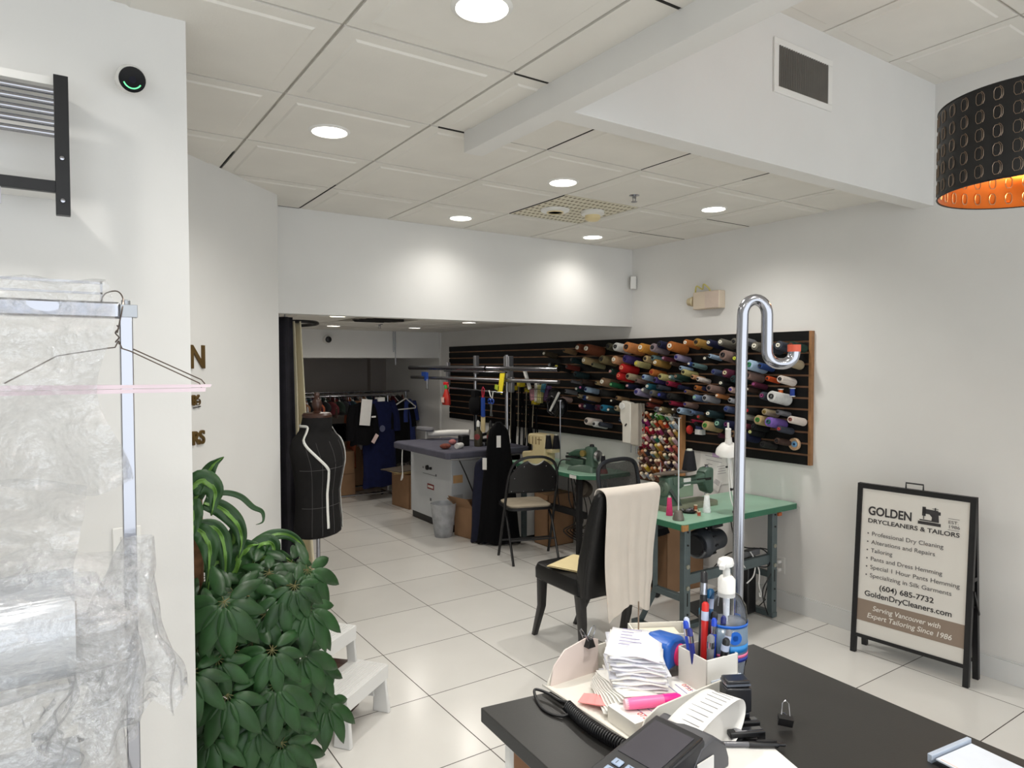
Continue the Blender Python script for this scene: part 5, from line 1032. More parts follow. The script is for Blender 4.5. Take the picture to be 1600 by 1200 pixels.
root = Vector((.60, 2.72, .25)); trunks = [(.55, 2.72), (.64, 2.70), (.72, 2.74), (.60, 2.66)]
for i, c in enumerate(SCHEF):
    c = Vector(c); out_ = Vector((c.x-.62, c.y-2.85, .25)).normalized(); 
    nrm_ = (out_*.8+Vector((-.15+rnd.uniform(-.2, .2), -.75+rnd.uniform(-.2, .2), .35+rnd.uniform(-.2, .3)))).normalized()
    a0 = rnd.random()*6.28; k = rnd.choice((7, 8, 8, 9)); x = nrm_.orthogonal().normalized(); y = nrm_.cross(x)
    R_ = rnd.uniform(.105, .15)
    for j in range(k):
        a = a0+2*PI*j/k; d = (x*math.cos(a)+y*math.sin(a))
        d = (d+Vector((0, 0, -.55))+nrm_*.15).normalized()
        L_ = R_*(1.12 if d.z < -.4 else .85)
        pn = (nrm_-d*nrm_.dot(d)).normalized()
        stm.tube([c, c+d*.02], .0012, 4); leaflet(lf, c+d*.018, d, pn, L_, L_*.37)
    tb = trunks[i % 4]; zb = max(.28, c.z-.25)
    stm.tube(bez((tb[0], tb[1], zb), (tb[0], tb[1], zb+.12), (c.x*.8+tb[0]*.2, c.y*.8+tb[1]*.2, c.z+.02), c, 6), .0026, 5)
lf.build('leaves', M_leaf, sc_, solid=.0007, angle=180); stm.build('petiole', M_stem, sc_)
b = MB()
for tb in trunks: b.tube(spline([(tb[0], tb[1], .2), (tb[0]+.02, tb[1], .5), (tb[0], tb[1], .85)]), .008, 6)
b.build('stem', M_bark, sc_)
pt = thing('planter', 'low black square planter under the green plants', 'planter', (.49, 2.68, 0), 0)
MB().loft([ring_rect(.34, .34, 0, .02), ring_rect(.38, .38, .28, .02), ring_rect(.36, .36, .28, .02), ring_rect(.34, .34, .22, .02)]).build('pot', mat('planter_black', (34, 34, 40), .45, 0, .1, 8), pt)
o = MB().bb(-.17, .17, -.17, .17, .20, .225).build('soil', mat('soil', (45, 34, 26), .95, 0, .4, 60, .8, 90), pt)

# ================================================================ ironing station
it = thing('ironing_table', 'white cabinet ironing table with thick dark grey padded top', 'ironing table', (3.33, 6.5, 0))
MB().loft([[( p[0], p[1], z) for p in [(-.27, .36), (-.20, .44), (.45, .44), (.72, -.5), (.72, -.79), (-.21, -.79), (-.24, -.76)]] for z in (.80, .868)]).build('padded_top', mat('grey_padding', (82, 82, 96), .8, 0, .12, 9, .15, 120), it, bevel=.015, seg=3)
M_cab = mat('cabinet_white', (206, 210, 214), .4, 0, .03, 5)
MB().bb(.0, .62, -.44, .50, .075, .80).build('cabinet', M_cab, it, bevel=.004)
MB().bb(.01, .6, -.42, .48, 0, .075).build('plinth', M_blackp, it)
MB().lathe([(.0001, 0), (.028, 0), (.024, .02), (.0001, .022)], 16).build('knob', M_blackp, it, loc=(-.001, .08, .60), rot=(0, -PI/2, 0))
MB().lathe([(.0001, 0), (.016, 0), (.014, .02), (.0001, .022)], 16).build('knob', M_blackp, it, loc=(-.001, .0, .60), rot=(0, -PI/2, 0))
MB().bb(-.003, 0, -.06, .09, .375, .43).build('red_maker_plate', mat('plate_red', (130, 30, 35), .5), it)
MB().bb(-.0045, -.003, -.045, .075, .39, .415).build('plate_lettering', M_white, it)
MB().bb(-.002, 0, -.12, .20, .528, .532).bb(-.003, 0, .0, .03, .25, .28).bb(-.003, 0, .18, .20, .58, .60).bb(-.003, 0, -.12, -.10, .53, .55).build('panel_marks', mat('mark_grey', (90, 90, 95), .6), it)
MB().bb(.02, .13, -.443, -.44, .50, .58).build('orange_sticker', mat('faded_orange', (214, 170, 120), .7), it)
MB().bb(.02, .13, -.443, -.44, .30, .38).build('spec_label', mat('label_grey', (175, 178, 182), .6), it)
MB().tube([(.06, -.445, .79), (.16, -.46, .58), (.28, -.47, .30)], .006, 6).build('black_hose', M_blackp, it)
MB().tube(spline([(-.24, .20, .80), (-.25, .19, .68), (-.24, .20, .55), (-.255, .17, .50), (-.25, .22, .47), (-.24, .20, .55)]), .006, 5).build('white_cord', M_white, it)
MB().tube([(-.20, -.80, .80), (.0, -.83, .79), (.35, -.83, .80), (.70, -.80, .80)], .008, 6).build('pipe_edge', M_steel, it)
# sleeve board
sb = thing('sleeve_board', 'white sleeve board arm with grey padded end on the ironing table', 'ironing arm', (3.50, 6.75, .87))
MB().tube([(-.02, .10, .06), (.15, -.05, .075), (.32, -.22, .082)], [.03, .036, .034], 12).build('arm', M_white, sb)
MB().loft([oval(.12, .30, .095, -.03, .17), oval(.14, .33, .11, -.03, .17), oval(.13, .31, .13, -.03, .17)]).build('padded_end', mat('grey_padding2', (120, 120, 124), .8), sb)
MB().cyl((-.02, .16, 0), (-.02, .16, .10), .015).cyl((.30, -.20, 0), (.30, -.20, .08), .015).build('support', M_white, sb)
# things on the ironing table
i_ = thing('clothes_iron', 'dark steam iron resting at the right of the ironing table', 'iron', (3.72, 6.02, .87), .4)
MB().prism([(-.10, -.05), (.08, -.05), (.13, 0), (.08, .05), (-.10, .05)], 0, .04).build('soleplate', M_steel, i_, bevel=.006)
MB().tube([(-.09, 0, .04), (-.08, 0, .11), (.04, 0, .12), (.07, 0, .05)], .018, 8).prism([(-.09, -.035), (.07, -.035), (.10, 0), (.07, .035), (-.09, .035)], .04, .065).build('body', M_blackp, i_)
for k, (x, y, l) in enumerate(((3.60, 5.98, 'white-capped solvent bottle with red round label behind the black trousers, left one'), (3.70, 5.90, 'dark bottle with red round label behind the black trousers, right one'))):
    b = thing('bottle', l, 'bottle', (x, y, .87))
    MB().lathe([(.04, 0), (.042, .02), (.042, .14), (.02, .17), (.016, .20), (.0001, .20)], 20).build('bottle_body', mat('olive_bottle', (70, 66, 50), .35), b)
    MB().lathe([(.018, .20), (.016, .25), (.0001, .27)], 16).build('cap', [M_white, M_blackp][k], b)
    MB().lathe([(.0001, 0), (.03, 0), (.03, .004), (.0001, .005)], 20).build('round_label', mat('maroon_label', (140, 60, 60), .5), b, loc=(-.030, -.030, .10), rot=(PI/2, 0, -PI/4))
def spool_lying(x, y, l):
    c = thing('thread_spool', l, 'thread spool', (x, y, .895), .5, None); c.rotation_euler = (0, PI/2, .5)
    MB().lathe([(.0001, -.05), (.026, -.05), (.03, -.03), (.03, .03), (.026, .05), (.0001, .05)], 16).build('wound_thread', M_white, c)
spool_lying(3.36, 5.95, 'white spool lying on the right end of the ironing table')
c = tag(MB().ball((0, 0, 0), .045, (1.3, 1, .6)).build('pin_cushion', mat('brick_cushion', (128, 66, 52), .85, 0, .3, 30)), 'brick-red pin cushion on the ironing table', 'cushion'); c.location = (3.22, 5.98, .897)
c = tag(MB().ball((0, 0, 0), .035, (1.2, 1, .8)).build('pin_cushion', mat('pink_cushion', (190, 120, 120), .85, 0, .3, 30)), 'pink pin cushion on the ironing table beside the sleeve board', 'cushion'); c.location = (3.45, 6.25, .898)
c = tag(MB().bb(-.05, .05, -.04, .04, 0, .11).build('tin', M_blackp, bevel=.01), 'squat black container on the ironing table', 'container'); c.location = (3.50, 6.10, .869)
# overhead rail with steel uprights
rl = thing('steam_rail', 'chrome overhead rail on two uprights behind the ironing table', 'rail', (0, 0, 0))
MB().cyl((3.82, 6.40, 0), (3.82, 6.40, 1.80), .019).build('upright', M_steel, rl)
MB().cyl((3.82, 5.78, 0), (3.82, 5.78, 1.80), .019).build('upright', M_steel, rl)
MB().cyl((3.80, 8.0, 1.665), (3.80, 6.15, 1.665), .027).cyl((3.80, 6.12, 1.665), (3.80, 4.9, 1.66), .024).build('thick_rail', M_chrome, rl)
MB().cyl((3.80, 7.95, 1.545), (3.80, 4.9, 1.545), .019).build('lower_rail', M_steel, rl)
MB().cyl((3.76, 7.0, 1.63), (3.76, 5.7, 1.625), .009).cyl((3.76, 6.9, 1.44), (3.76, 5.75, 1.42), .009).build('thin_rod', M_chrome, rl)
for c_, d_ in (((3.81, 7.0, 1.60), (.04, .05, .26)), ((3.83, 6.40, 1.70), (.05, .05, .20)), ((3.84, 5.78, 1.68), (.06, .10, .22)), ((3.82, 5.70, 1.50), (.04, .07, .15))): MB().box(c_, d_).build('bracket', mat('bracket_grey', (135, 135, 138), .4, .6), rl, bevel=.006)
# hanging items
sp = thing('spray_bottle', 'red and green spray bottle hanging by its trigger from the chrome rail', 'spray bottle', (3.76, 6.95, 1.24))
MB().loft([oval(.13, .07, 0, 0, 0, 20), oval(.14, .08, .01, 0, 0, 20), oval(.115, .07, .10, 0, 0, 20), oval(.05, .04, .17, 0, 0, 20), oval(.035, .035, .19, 0, 0, 20)]).build('red_body', mat('spray_red', (185, 50, 40), .35, 0, .15, 20), sp, rot=(0, 0, PI/2))
MB().lathe([(.021, .185), (.024, .21), (.018, .23), (.0001, .23)], 16).build('green_collar', mat('spray_green', (60, 160, 70), .4), sp)
MB().box((0, .01, .245), (.03, .09, .035)).bar((0, -.03, .24), (0, -.05, .18), .014, .014).build('red_trigger', mat('trigger_red', (205, 40, 40), .35), sp, bevel=.008)
MB().box((-.05, 0, .06), (.004, .07, .06)).build('pale_label', mat('pale_label', (225, 190, 180), .5), sp)
def hang(name, label, cat, x, y, z, parts):
    t = thing(name, label, cat, (x, y, z))
    for nm, mb, mm in parts: mb.build(nm, mm, t)
    return t
M_blue = mat('blue_plastic', (40, 75, 160), .4)
hang('clamp', 'blue metal clamp hooked on the left end of the chrome rail', 'clamp', 3.74, 7.42, 1.50, [('jaw', MB().box((0, 0, .06), (.03, .05, .10)).box((0, .06, .09), (.03, .08, .05)), M_blue), ('screw', MB().cyl((0, -.02, -.09), (0, -.02, .03), .010).cyl((0, -.05, -.09), (0, .01, -.09), .006), M_steel)])
hang('dark_pouch', 'black cloth pouch hanging on the left chrome upright', 'pouch', 3.73, 6.26, 1.27, [('pouch', MB().ball((0, 0, 0), .11, (.4, 1, 1)).box((0, .0, .10), (.05, .08, .12)), M_blackf), ('cord', MB().cyl((0, 0, -.1), (.0, .0, -.36), .008), M_blackf)])
hang('lint_brush', 'blue-handled brush with cream tag hanging on the chrome rail', 'brush', 3.72, 6.08, 1.28, [('handle', MB().box((0, 0, -.02), (.02, .05, .20)), M_blue), ('red_loop', MB().tube([(0, -.01, .08), (0, -.03, .17), (0, .0, .19), (0, .02, .16), (0, .01, .08)], .006, 5), mat('red_loop', (190, 50, 70), .5)), ('cream_tag', MB().box((0, 0, -.20), (.008, .075, .16)), mat('cream_tag', (214, 196, 150), .7))])
hang('scissors', 'blue-handled scissors hanging on the chrome rail by the right upright', 'scissors', 3.70, 5.90, 1.33, [('blue_handle', MB().tube([(.0, .02+.025*math.cos(a), .025*math.sin(a)) for a in [i*.7 for i in range(9)]], .007, 6).tube([(.0, -.035+.025*math.cos(a), .025*math.sin(a)) for a in [i*.7 for i in range(9)]], .007, 6), M_blue), ('blade', MB().bar((0, .01, -.02), (0, -.03, -.15), .004, .018).bar((0, -.02, -.02), (0, .0, -.15), .004, .018), M_steel), ('white_wire', MB().tube([(0, -.05, .10), (0, -.03, .03), (0, 0, .05), (0, .03, .11)], .006, 5), M_white)])
hang('tag', 'bright yellow tag leaning on top of the right chrome upright', 'tag', 3.76, 5.79, 1.52, [('card', MB().box((0, 0, 0), (.008, .08, .22), (.25, 0, 0)), mat('tag_yellow', (226, 208, 40), .6)), ('flap', MB().box((0, .08, -.05), (.008, .08, .05), (.2, 0, 0)), mat('tag_lime', (160, 180, 50), .6))])
# black trousers/gown hanging to the floor
def garment(name, label, cat, x, y, z0, z1, w_top, w_bot, d, m, rz=0, sleeves=0, wav=.012, group=None, extras=()):
    t = thing(name, label, cat, (x, y, 0), rz, group)
    n = 44; rg = []; N_ = 16
    for j in range(N_+1):
        v = j/N_; z = z1+(z0-z1)*v
        if v < .08: w = w_top*(.25+.75*(v/.08)**.7)
        else: w = w_top+(w_bot-w_top)*(v-.08)/.92
        dd = d*(.5+.5*min(1, v*3)); ring = []
        for i in range(n):
            a = 2*PI*i/n; f = 1+wav*8*v*math.sin(a*7+x*9+v*2)
            ring.append((w/2*math.cos(a)*(1+.03*math.sin(v*9+x)), dd/2*math.sin(a)*f+.01*math.sin(v*5), z+(.01*math.sin(a*5) if j == N_ else 0)))
        rg.append(ring)
    MB().loft(rg).build('cloth', m, t, angle=70)
    if sleeves:
        for s_ in (-1, 1):
            MB().tube(spline([(s_*w_top*.42, 0, z1-.04), (s_*w_top*.56, -.01, z1-.20), (s_*w_top*.60, -.02, z1-sleeves)]), [.05]*13, 10).build('sleeve', m, t)
    return t
bt = garment('hanging_trousers', 'long black trousers hanging to the floor between ironing table and far green table', 'trousers', 3.50, 5.44, .02, 1.16, .20, .42, .16, M_blackf, -.6, wav=.02)
MB().bb(-.03, .01, -.093, -.09, .93, 1.04).build('white_label', M_paper, bt, rot=(0, 0, .15)); MB().bb(-.13, -.09, -.11, -.105, .72, .83).build('white_label', M_paper, bt, rot=(0, 0, -.2))
gn = garment('navy_garment', 'dark navy garment hanging behind the long black trousers, trailing on the floor', 'garment', 3.42, 5.56, .015, .82, .20, .28, .12, mat('deep_navy', (16, 20, 44), .9, 0, .2, 30), -.5, wav=.02)
# open box, plastic bin, small flat boxes
bx = carton('cardboard_box', 'open cardboard box with flaps up beside the white ironing cabinet', (3.52, 5.86, 0), .18, .36, .30, .30, 1)
bn_ = thing('waste_bin', 'translucent white plastic bin on the floor in front of the open cardboard box', 'bin', (3.20, 5.99, 0))
MB().lathe([(.085, 0), (.09, .02), (.125, .30), (.13, .33), (.122, .33), (.085, .025), (.0001, .02)], 32).build('bin_body', glassy('bin_plastic', (215, 218, 222), .28, .25, .2, 12, .15), bn_)
MB().ball((0, 0, .08), .06, (1, 1, 1), 12, 8).build('crumpled_waste', mat('grey_waste', (140, 145, 160), .6, 0, .3, 20), bn_)
bx = carton('cardboard_box', 'low cardboard box with folded patterns on top left of the ironing cabinet', (3.60, 7.52, 0), .1, .34, .40, .40)
for k, rgb in enumerate(((190, 160, 110), (150, 125, 90), (205, 180, 130), (90, 80, 70))):
    o = MB().bb(-.22, .22, -.17, .17, 0, .012).build('pattern_card', mat('pattern%d' % k, rgb, .85), bevel=.002); o.location = (3.57-.03*k, 7.50, .412+.013*k); o.rotation_euler = (0, 0, .2*k-.3)
    tag(o, ['lowest tan pattern card on the low cardboard box', 'brown pattern card second in the pile on the low box', 'pale pattern card third in the pile on the low box', 'dark pattern card on top of the pile on the low box'][k], 'pattern card', 'pattern cards on the low box')

# ================================================================ garment racks in the back room
def rack(name, label, x0, x1, y, z, lean=0):
    t = thing(name, label, 'garment rack', (0, 0, 0))
    MB().cyl((x0, y, z), (x1, y+lean, z), .014).build('hanging_rail', M_chrome, t)
    for x, yy in ((x0+.05, y), (x1-.05, y+lean)):
        MB().cyl((x, yy, .06), (x, yy, z), .013).build('post', M_chrome, t)
        MB().cyl((x, yy-.22, .06), (x, yy+.22, .06), .013).build('foot', M_chrome, t)
        for s_ in (-1, 1): MB().cyl((x-.01, yy+s_*.2, .025), (x+.01, yy+s_*.2, .025), .025).build('caster', M_blackp, t)
    MB().cyl((x0+.05, y-.1, .09), (x1-.05, y+lean-.1, .09), .012).build('bottom_bar', M_chrome, t)
    return t
rack('garment_rack', 'front chrome garment rack with the navy robe in the back room', 2.42, 3.62, 8.18, 1.315)
rack('garment_rack', 'rear chrome garment rack along the back-room far wall', 2.38, 4.14, 8.75, 1.335)
def hanger(t, m, w=.40, z=0):
    MB().tube(spline([(0, 0, z+.0), (0, 0, z+.03), (.0, .018, z+.05), (0, 0, z+.068), (0, -.016, z+.052)], 4), .0025, 5).build('hook', M_steel, t)
    MB().tube([(0, -w/2, z-.09), (0, 0, z), (0, w/2, z-.09)], .006, 6).build('shoulder_bar', m, t)
GC = [('dark grey', (50, 50, 54)), ('black', (20, 20, 24)), ('brown', (70, 50, 42)), ('tan', (150, 110, 80)), ('charcoal', (40, 42, 46)), ('navy', (24, 30, 62)), ('rust orange', (170, 90, 60)), ('dark green', (36, 52, 44)),
      ('white', (200, 200, 200)), ('deep red', (90, 30, 36)), ('teal', (34, 60, 70)), ('plum', (70, 36, 50))]
gi = 0
def short(x, y, zt, L_, d, ci, group, where):
    global gi
    nm, rgb = GC[ci % len(GC)]; gi += 1
    t = thing('hanging_garment', f'short {nm} garment on {where}', 'garment', (x, y, zt), .0+.25*math.sin(gi*2.1), group)
    m = mat('cloth_'+nm.replace(' ', '_'), rgb, .9, 0, .2, 20)
    hanger(t, [M_white, M_blackp, mat('hanger_wood', (150, 100, 70), .5)][gi % 3], .36, -.045)
    rg = []
    for j in range(7):
        v = j/6; w = .10+.30*min(1, v*2.2)**.6; rg.append([(d/2*math.cos(a)*(.6+.5*v), w/2*math.sin(a), -.06-L_*v+.02*math.sin(a*3+gi)*(v > .9)) for a in [2*PI*k/16 for k in range(16)]])
    MB().loft(rg).build('cloth', m, t, angle=70)
for k in range(15):
    x = 2.47+.058*k
    short(x, 8.18+.005*(k % 3), 1.31, .10+.10*((k*7) % 5)/5, .045, k*5+3, 'garments on the front rack', f'the front back-room rack, {ordn[k]} from its left end')
nb = 0
for k in range(23):
    x = 2.50+.070*k
    L_ = (.12+.03*((k*3) % 4)) if k < 11 else (.55+.12*((k*5) % 4))
    short(x, 8.75, 1.33, L_, .05, k*7+1, 'garments on the rear rack', f'the rear back-room rack, {ordn[k]} from its left end')
rb = garment('robe', 'long navy blue robe with round crest on the front back-room rack', 'robe', 3.43, 8.12, .17, 1.27, .44, .54, .14, M_navyf, .25, sleeves=.42)
MB().lathe([(.030, 0), (.042, 0), (.042, .002), (.030, .002)], 20).build('round_crest', mat('crest_grey', (88, 92, 118), .7), rb, loc=(-.02, -.085, .90), rot=(PI/2, 0, 0)); 
MB().bb(-.05, .05, -.05, .02, 1.24, 1.29).build('white_collar', M_white, rb)
MB().prism([(-.05, .22), (.0, .22), (-.02, .30)], -.08, -.078, 'xz').build('pale_motif', mat('crest_grey', (88, 92, 118), .7), rb)
jk = garment('jacket', 'black jacket with a long white paper ticket on the front back-room rack', 'jacket', 3.16, 8.02, .72, 1.24, .30, .36, .12, M_blackf, .2, sleeves=.46)
MB().box((-.0, -.085, 1.12), (.15, .004, .32), (0, .12, 0)).build('white_ticket', M_paper, jk)
MB().box((.12, -.10, .79), (.05, .004, .12), (0, .6, 0)).build('pinned_tag', mat('pink_tag', (225, 200, 195), .8), jk)
MB().box((.11, -.09, 1.06), (.06, .003, .02)).build('pocket_tag', M_paper, jk)
g2 = garment('coat', 'long black coat hanging right of the navy robe', 'coat', 3.80, 8.30, .42, 1.22, .42, .46, .14, M_blackf, .5, sleeves=.35)
MB().tube([(-.24, -.06, 1.16), (0, -.09, 1.26), (.26, -.06, 1.14), (.24, -.07, 1.12), (-.22, -.07, 1.12)], .008, 6, closed=True).build('white_hanger', M_white, g2)
g3 = garment('coat', 'royal blue coat half hidden behind the black coat on the racks', 'coat', 3.98, 8.42, .45, 1.24, .30, .36, .12, mat('royal_blue_cloth', (34, 50, 110), .85), .7, sleeves=.3)
# monitor and boxes behind
mo = thing('monitor', 'switched-off black monitor standing on cartons in the back room', 'monitor', (2.98, 8.60, .60), .06)
MB().bb(-.19, .19, -.02, .02, .10, .34).build('bezel', M_blackp, mo, bevel=.006); MB().bb(-.175, .175, -.022, -.02, .12, .33).build('screen', mat('dark_screen', (14, 15, 18), .12), mo); MB().bb(-.03, .03, -.01, .03, .0, .12).bb(-.1, .1, -.06, .08, 0, .012).build('stand', M_blackp, mo)
M_card2 = M_card
carton('cardboard_box', 'lower cardboard box in the stack under the monitor', (3.04, 8.60, 0), .05, .36, .34, .295)
carton('cardboard_box', 'upper cardboard box in the stack carrying the monitor', (3.04, 8.60, .302), -.05, .36, .34, .285)
carton('cardboard_box', 'tall cardboard box left of the navy robe by the far wall', (3.36, 8.95, 0), 0, .24, .34, .78)
carton('cardboard_box', 'cardboard box behind the robe by the far wall', (3.75, 9.2, 0), .2, .4, .34, .5)
# conduit on the far wall
o = MB().cyl((3.55, 7.94, 1.86), (3.55, 7.94, 2.12), .008).cyl((3.575, 7.94, 1.70), (3.575, 7.94, 2.12), .006).build('conduit', M_steel); tag(o, 'thin metal conduits running down the back-room soffit', 'conduit')
# ================================================================ A-frame sign
sg = thing('sandwich_board', 'black-framed A-frame sign board listing dry cleaning services by the right wall', 'sign', (4.03, 1.925, 0), rot=(0, 0, -PI/2+.085))
# local: +x runs toward the camera side (right in the view), -y faces the shop
TA = .045   # lean
def face(name_s, s_):
    p = thing('panel_frame_holder', None, None)
    return p
M_sign = mat('sign_face', (214, 211, 204), .45, 0, .02, 4); M_taupe = mat('sign_band', (138, 122, 108), .5, 0, .03, 5)
M_ink = mat('sign_ink', (48, 46, 48), .6); M_inkl = mat('sign_ink_grey', (86, 84, 86), .6)
Wd, Ht = .615, 1.00
A = math.atan2(.075, Ht)
def leaf_mb(side):
    f = MB()
    for sx in (-1, 1): f.box((sx*(Wd/2-.014), 0, Ht/2), (.028, .028, Ht))
    return f
fr_ = leaf_mb(1).box((0, 0, Ht-.014), (Wd, .026, .028)).box((0, 0, .105), (Wd, .024, .020)).build('front_frame', M_blackm, sg, loc=(0, -.075, 0), rot=(-A, 0, 0))
MB().bb(-Wd/2+.028, Wd/2-.028, -.006, .006, .115, Ht-.028).build('front_panel', M_sign, fr_)
MB().bb(-Wd/2+.028, Wd/2-.028, -.0075, -.006, .195, .320).build('taupe_band', M_taupe, fr_)
bk_ = leaf_mb(1).box((0, 0, Ht-.014), (Wd, .026, .028)).box((0, 0, .105), (Wd, .024, .020)).build('back_frame', M_blackm, sg, loc=(0, .075, 0), rot=(A, 0, 0))
MB().bb(-Wd/2+.028, Wd/2-.028, -.006, .006, .115, Ht-.028).build('back_panel', M_sign, bk_)
MB().tube([(-.045, -.0, Ht-.01), (-.045, .0, Ht+.03), (.045, .0, Ht+.03), (.045, 0, Ht-.01)], .005, 6).build('carry_handle', M_blackm, sg)
MB().bar((Wd/2-.01, -.05, .42), (Wd/2-.01, .045, .40), .006, .012).bar((Wd/2+.004, -.03, .50), (Wd/2+.004, .05, .36), .004, .012).box((Wd/2-.01, -.0, .56), (.02, .05, .02)).build('side_hinge', M_blackm, sg)
def st(name, body, size, x, z, m, width=None, align='LEFT', bold=0, it=0, y=-.0075):
    return text(name, body, size, m, fr_, (x, y, z), (PI/2, 0, 0), ext=.0003, align=align, width=width, bold=bold, italic=it)
LX = -Wd/2
st('sign_title', 'GOLDEN', .068, LX+.065, .822, M_ink, .235, bold=.0018)
st('sign_subtitle', 'DRYCLEANERS & TAILORS', .034, LX+.065, .775, M_ink, .475, bold=.0006)
st('sign_est_text', 'EST.\n1986', .024, LX+.485, .842, M_inkl, .055)
MB().bb(LX+.485, LX+.54, -.0078, -.0074, .868, .870).bb(LX+.485, LX+.54, -.0078, -.0074, .808, .810).build('est_rule', M_inkl, fr_)
# printed sewing-machine emblem
e = MB(); ex, ez = LX+.335, .815
def er(a, b, c, d): e.bb(ex+a, ex+b, -.0080, -.0074, ez+c, ez+d)
er(0, .115, 0, .017); er(.008, .105, .021, .027)
e.prism([(ex+.068, ez+.027), (ex+.105, ez+.027), (ex+.1, ez+.085), (ex+.02, ez+.088), (ex+.02, ez+.062), (ex+.058, ez+.060), (ex+.070, ez+.045)], -.0080, -.0074, 'xz')
er(.02, .038, .048, .098); er(.026, .030, .03, .05); er(.10, .112, .062, .080); er(.082, .088, .085, .10); er(.070, .10, .092, .095)
e.build('sewing_machine_emblem', M_ink, fr_)
for i, b_ in enumerate(('Professional Dry Cleaning', 'Alterations and Repairs', 'Tailoring', 'Pants and Dress Hemming', 'Special 1 Hour Pants Hemming', 'Specializing in Silk Garments')):
    wd = (.375, .338, .118, .375, .462, .425)[i]
    st('sign_service_line', b_, .034, LX+.090, .700-.0485*i, M_inkl, wd)
    MB().lathe([(.0001, 0), (.0045, 0), (.0045, .0004), (.0001, .0004)], 10).build('bullet', M_inkl, fr_, loc=(LX+.070, -.0072, .711-.0485*i), rot=(PI/2, 0, 0))
st('sign_phone_text', '(604) 685-7732', .042, LX+.145, .395, M_ink, .285, bold=.0006)
st('sign_web_text', 'GoldenDryCleaners.com', .044, LX+.065, .345, M_ink, .455, bold=.0006)
M_sw = mat('sign_white_print', (226, 222, 214), .6)
st('sign_motto_text', 'Serving Vancouver with', .040, LX+.115, .268, M_sw, .355, it=.2, y=-.009, bold=.0004)
st('sign_motto_text', 'Expert Tailoring Since 1986', .040, LX+.085, .222, M_sw, .440, it=.2, y=-.009, bold=.0004)

# ================================================================ pendant lamp shade
pd = thing('pendant_lamp', 'black drum pendant shade punched with rings and glowing copper inside at the right edge', 'lamp', (2.25, .78, 2.185))
M_shade = mat('shade_black', (11, 10, 11), .45, 0, .06, 10)
m_cop = mat('copper_lining', (205, 110, 45), .28, .85, .12, 12)
R_, H_ = .222, .245
MB().lathe([(R_-.003, .001), (R_-.003, H_-.001)], 96, caps=False).build('copper_lining', m_cop, pd, solid=.001)
MB().tube([(R_*math.cos(a), R_*math.sin(a), 0) for a in [2*PI*i/72 for i in range(72)]], .002, 6, closed=True).tube([(R_*math.cos(a), R_*math.sin(a), H_) for a in [2*PI*i/72 for i in range(72)]], .002, 6, closed=True).build('rim', M_shade, pd)
rg = MB().lathe([(R_, 0), (R_, H_), (R_-.0012, H_), (R_-.0012, 0), (R_, 0)], 96, caps=False).use(1); rin = rg
nA, nR = 32, 5
for i in range(nA):
    for j in range(nR):
        a0 = 2*PI*i/nA; z0 = .028+j*.0475
        def pt_(u, v, r=R_+.0012): return (r*math.cos(a0+u/R_), r*math.sin(a0+u/R_), z0+v)
        oct_ = [(.0085, .008), (.0045, .0155), (-.0045, .0155), (-.0085, .008), (-.0085, -.008), (-.0045, -.0155), (.0045, -.0155), (.0085, -.008)]
        rg.tube([pt_(u, v) for u, v in oct_], .0009, 4, closed=True)
        rg.tube([pt_(-u*.4-.011, v*1.05) for u, v in oct_[2:6]][::-1] if False else [pt_(.0125, .007), pt_(.0085, .0150), pt_(.004, .0185)], .0008, 4).tube([pt_(.0125, .006), pt_(.0125, -.007), pt_(.0085, -.0150)], .0008, 4)
        rin.tube([pt_(u, v, R_-.0045) for u, v in oct_], .0016, 4, closed=True)
rg.build('punched_shade', [M_shade, mat('cut_edge', (150, 130, 112), .35, .7, .1, 20)], pd)
sp_ = MB(); sp_.lathe([(.018, H_-.01), (.03, H_-.01), (.03, H_-.004), (.018, H_-.004)], 20)
for k in range(3):
    a = 2*PI*k/3; sp_.cyl((.03*math.cos(a), .03*math.sin(a), H_-.007), (R_*math.cos(a), R_*math.sin(a), H_-.004), .002, n=6)
sp_.build('spider', M_shade, pd)
MB().cyl((0, 0, H_-.01), (0, 0, 3.30-2.185), .003, n=8).lathe([(.0001, 1.115), (.05, 1.115), (.045, 1.085), (.0001, 1.08)], 20).build('cord', M_shade, pd)
MB().lathe([(.0001, .0), (.0001, 0)], 8) if False else None
MB().lathe([(.0001, .07), (.022, .08), (.032, .11), (.030, .14), (.015, .175), (.014, .21), (.0001, .21)], 20).build('bulb', emis('warm_bulb', (255, 190, 110), 25), pd)
pl_l = bpy.data.lights.new('pendant_glow', 'POINT'); pl_l.energy = 5; pl_l.color = (1, .62, .28); pl_l.shadow_soft_size = .035
plo = bpy.data.objects.new('pendant_glow', pl_l); COL.objects.link(plo); plo.location = (2.25, .78, 2.185+.06)

# ================================================================ wall-mounted drying rack (top left)
wr = thing('wall_rack', 'black steel wall rack with chrome rods at the top left', 'wall rack', (0, 2.18, 0))
MB().bb(.015, .046, -.125, -.100, 2.085, 2.430).bb(-1.2, .016, -.122, -.104, 2.140, 2.168).bb(-1.2, -1.17, -.125, -.100, 2.085, 2.43).build('black_frame', M_blackm, wr, bevel=.001)
MB().bb(-1.12, .02, -.10, 0, 2.41, 2.43).bb(-1.15, .02, -.100, 0, 2.145, 2.16).build('wall_bracket', M_white, wr)
r_ = MB()
for k in range(5): r_.cyl((-1.18, -.112-.0*k, 2.285+k*.026), (.018, -.112, 2.285+k*.026), .0085, n=14)
r_.build('chrome_rod', M_chrome, wr)
for z in (2.12, 2.225): MB().lathe([(.0001, 0), (.0065, 0), (.005, .003), (.0001, .004)], 14).build('screw', M_chrome, wr, loc=(.030, -.125, z), rot=(PI/2, 0, 0))
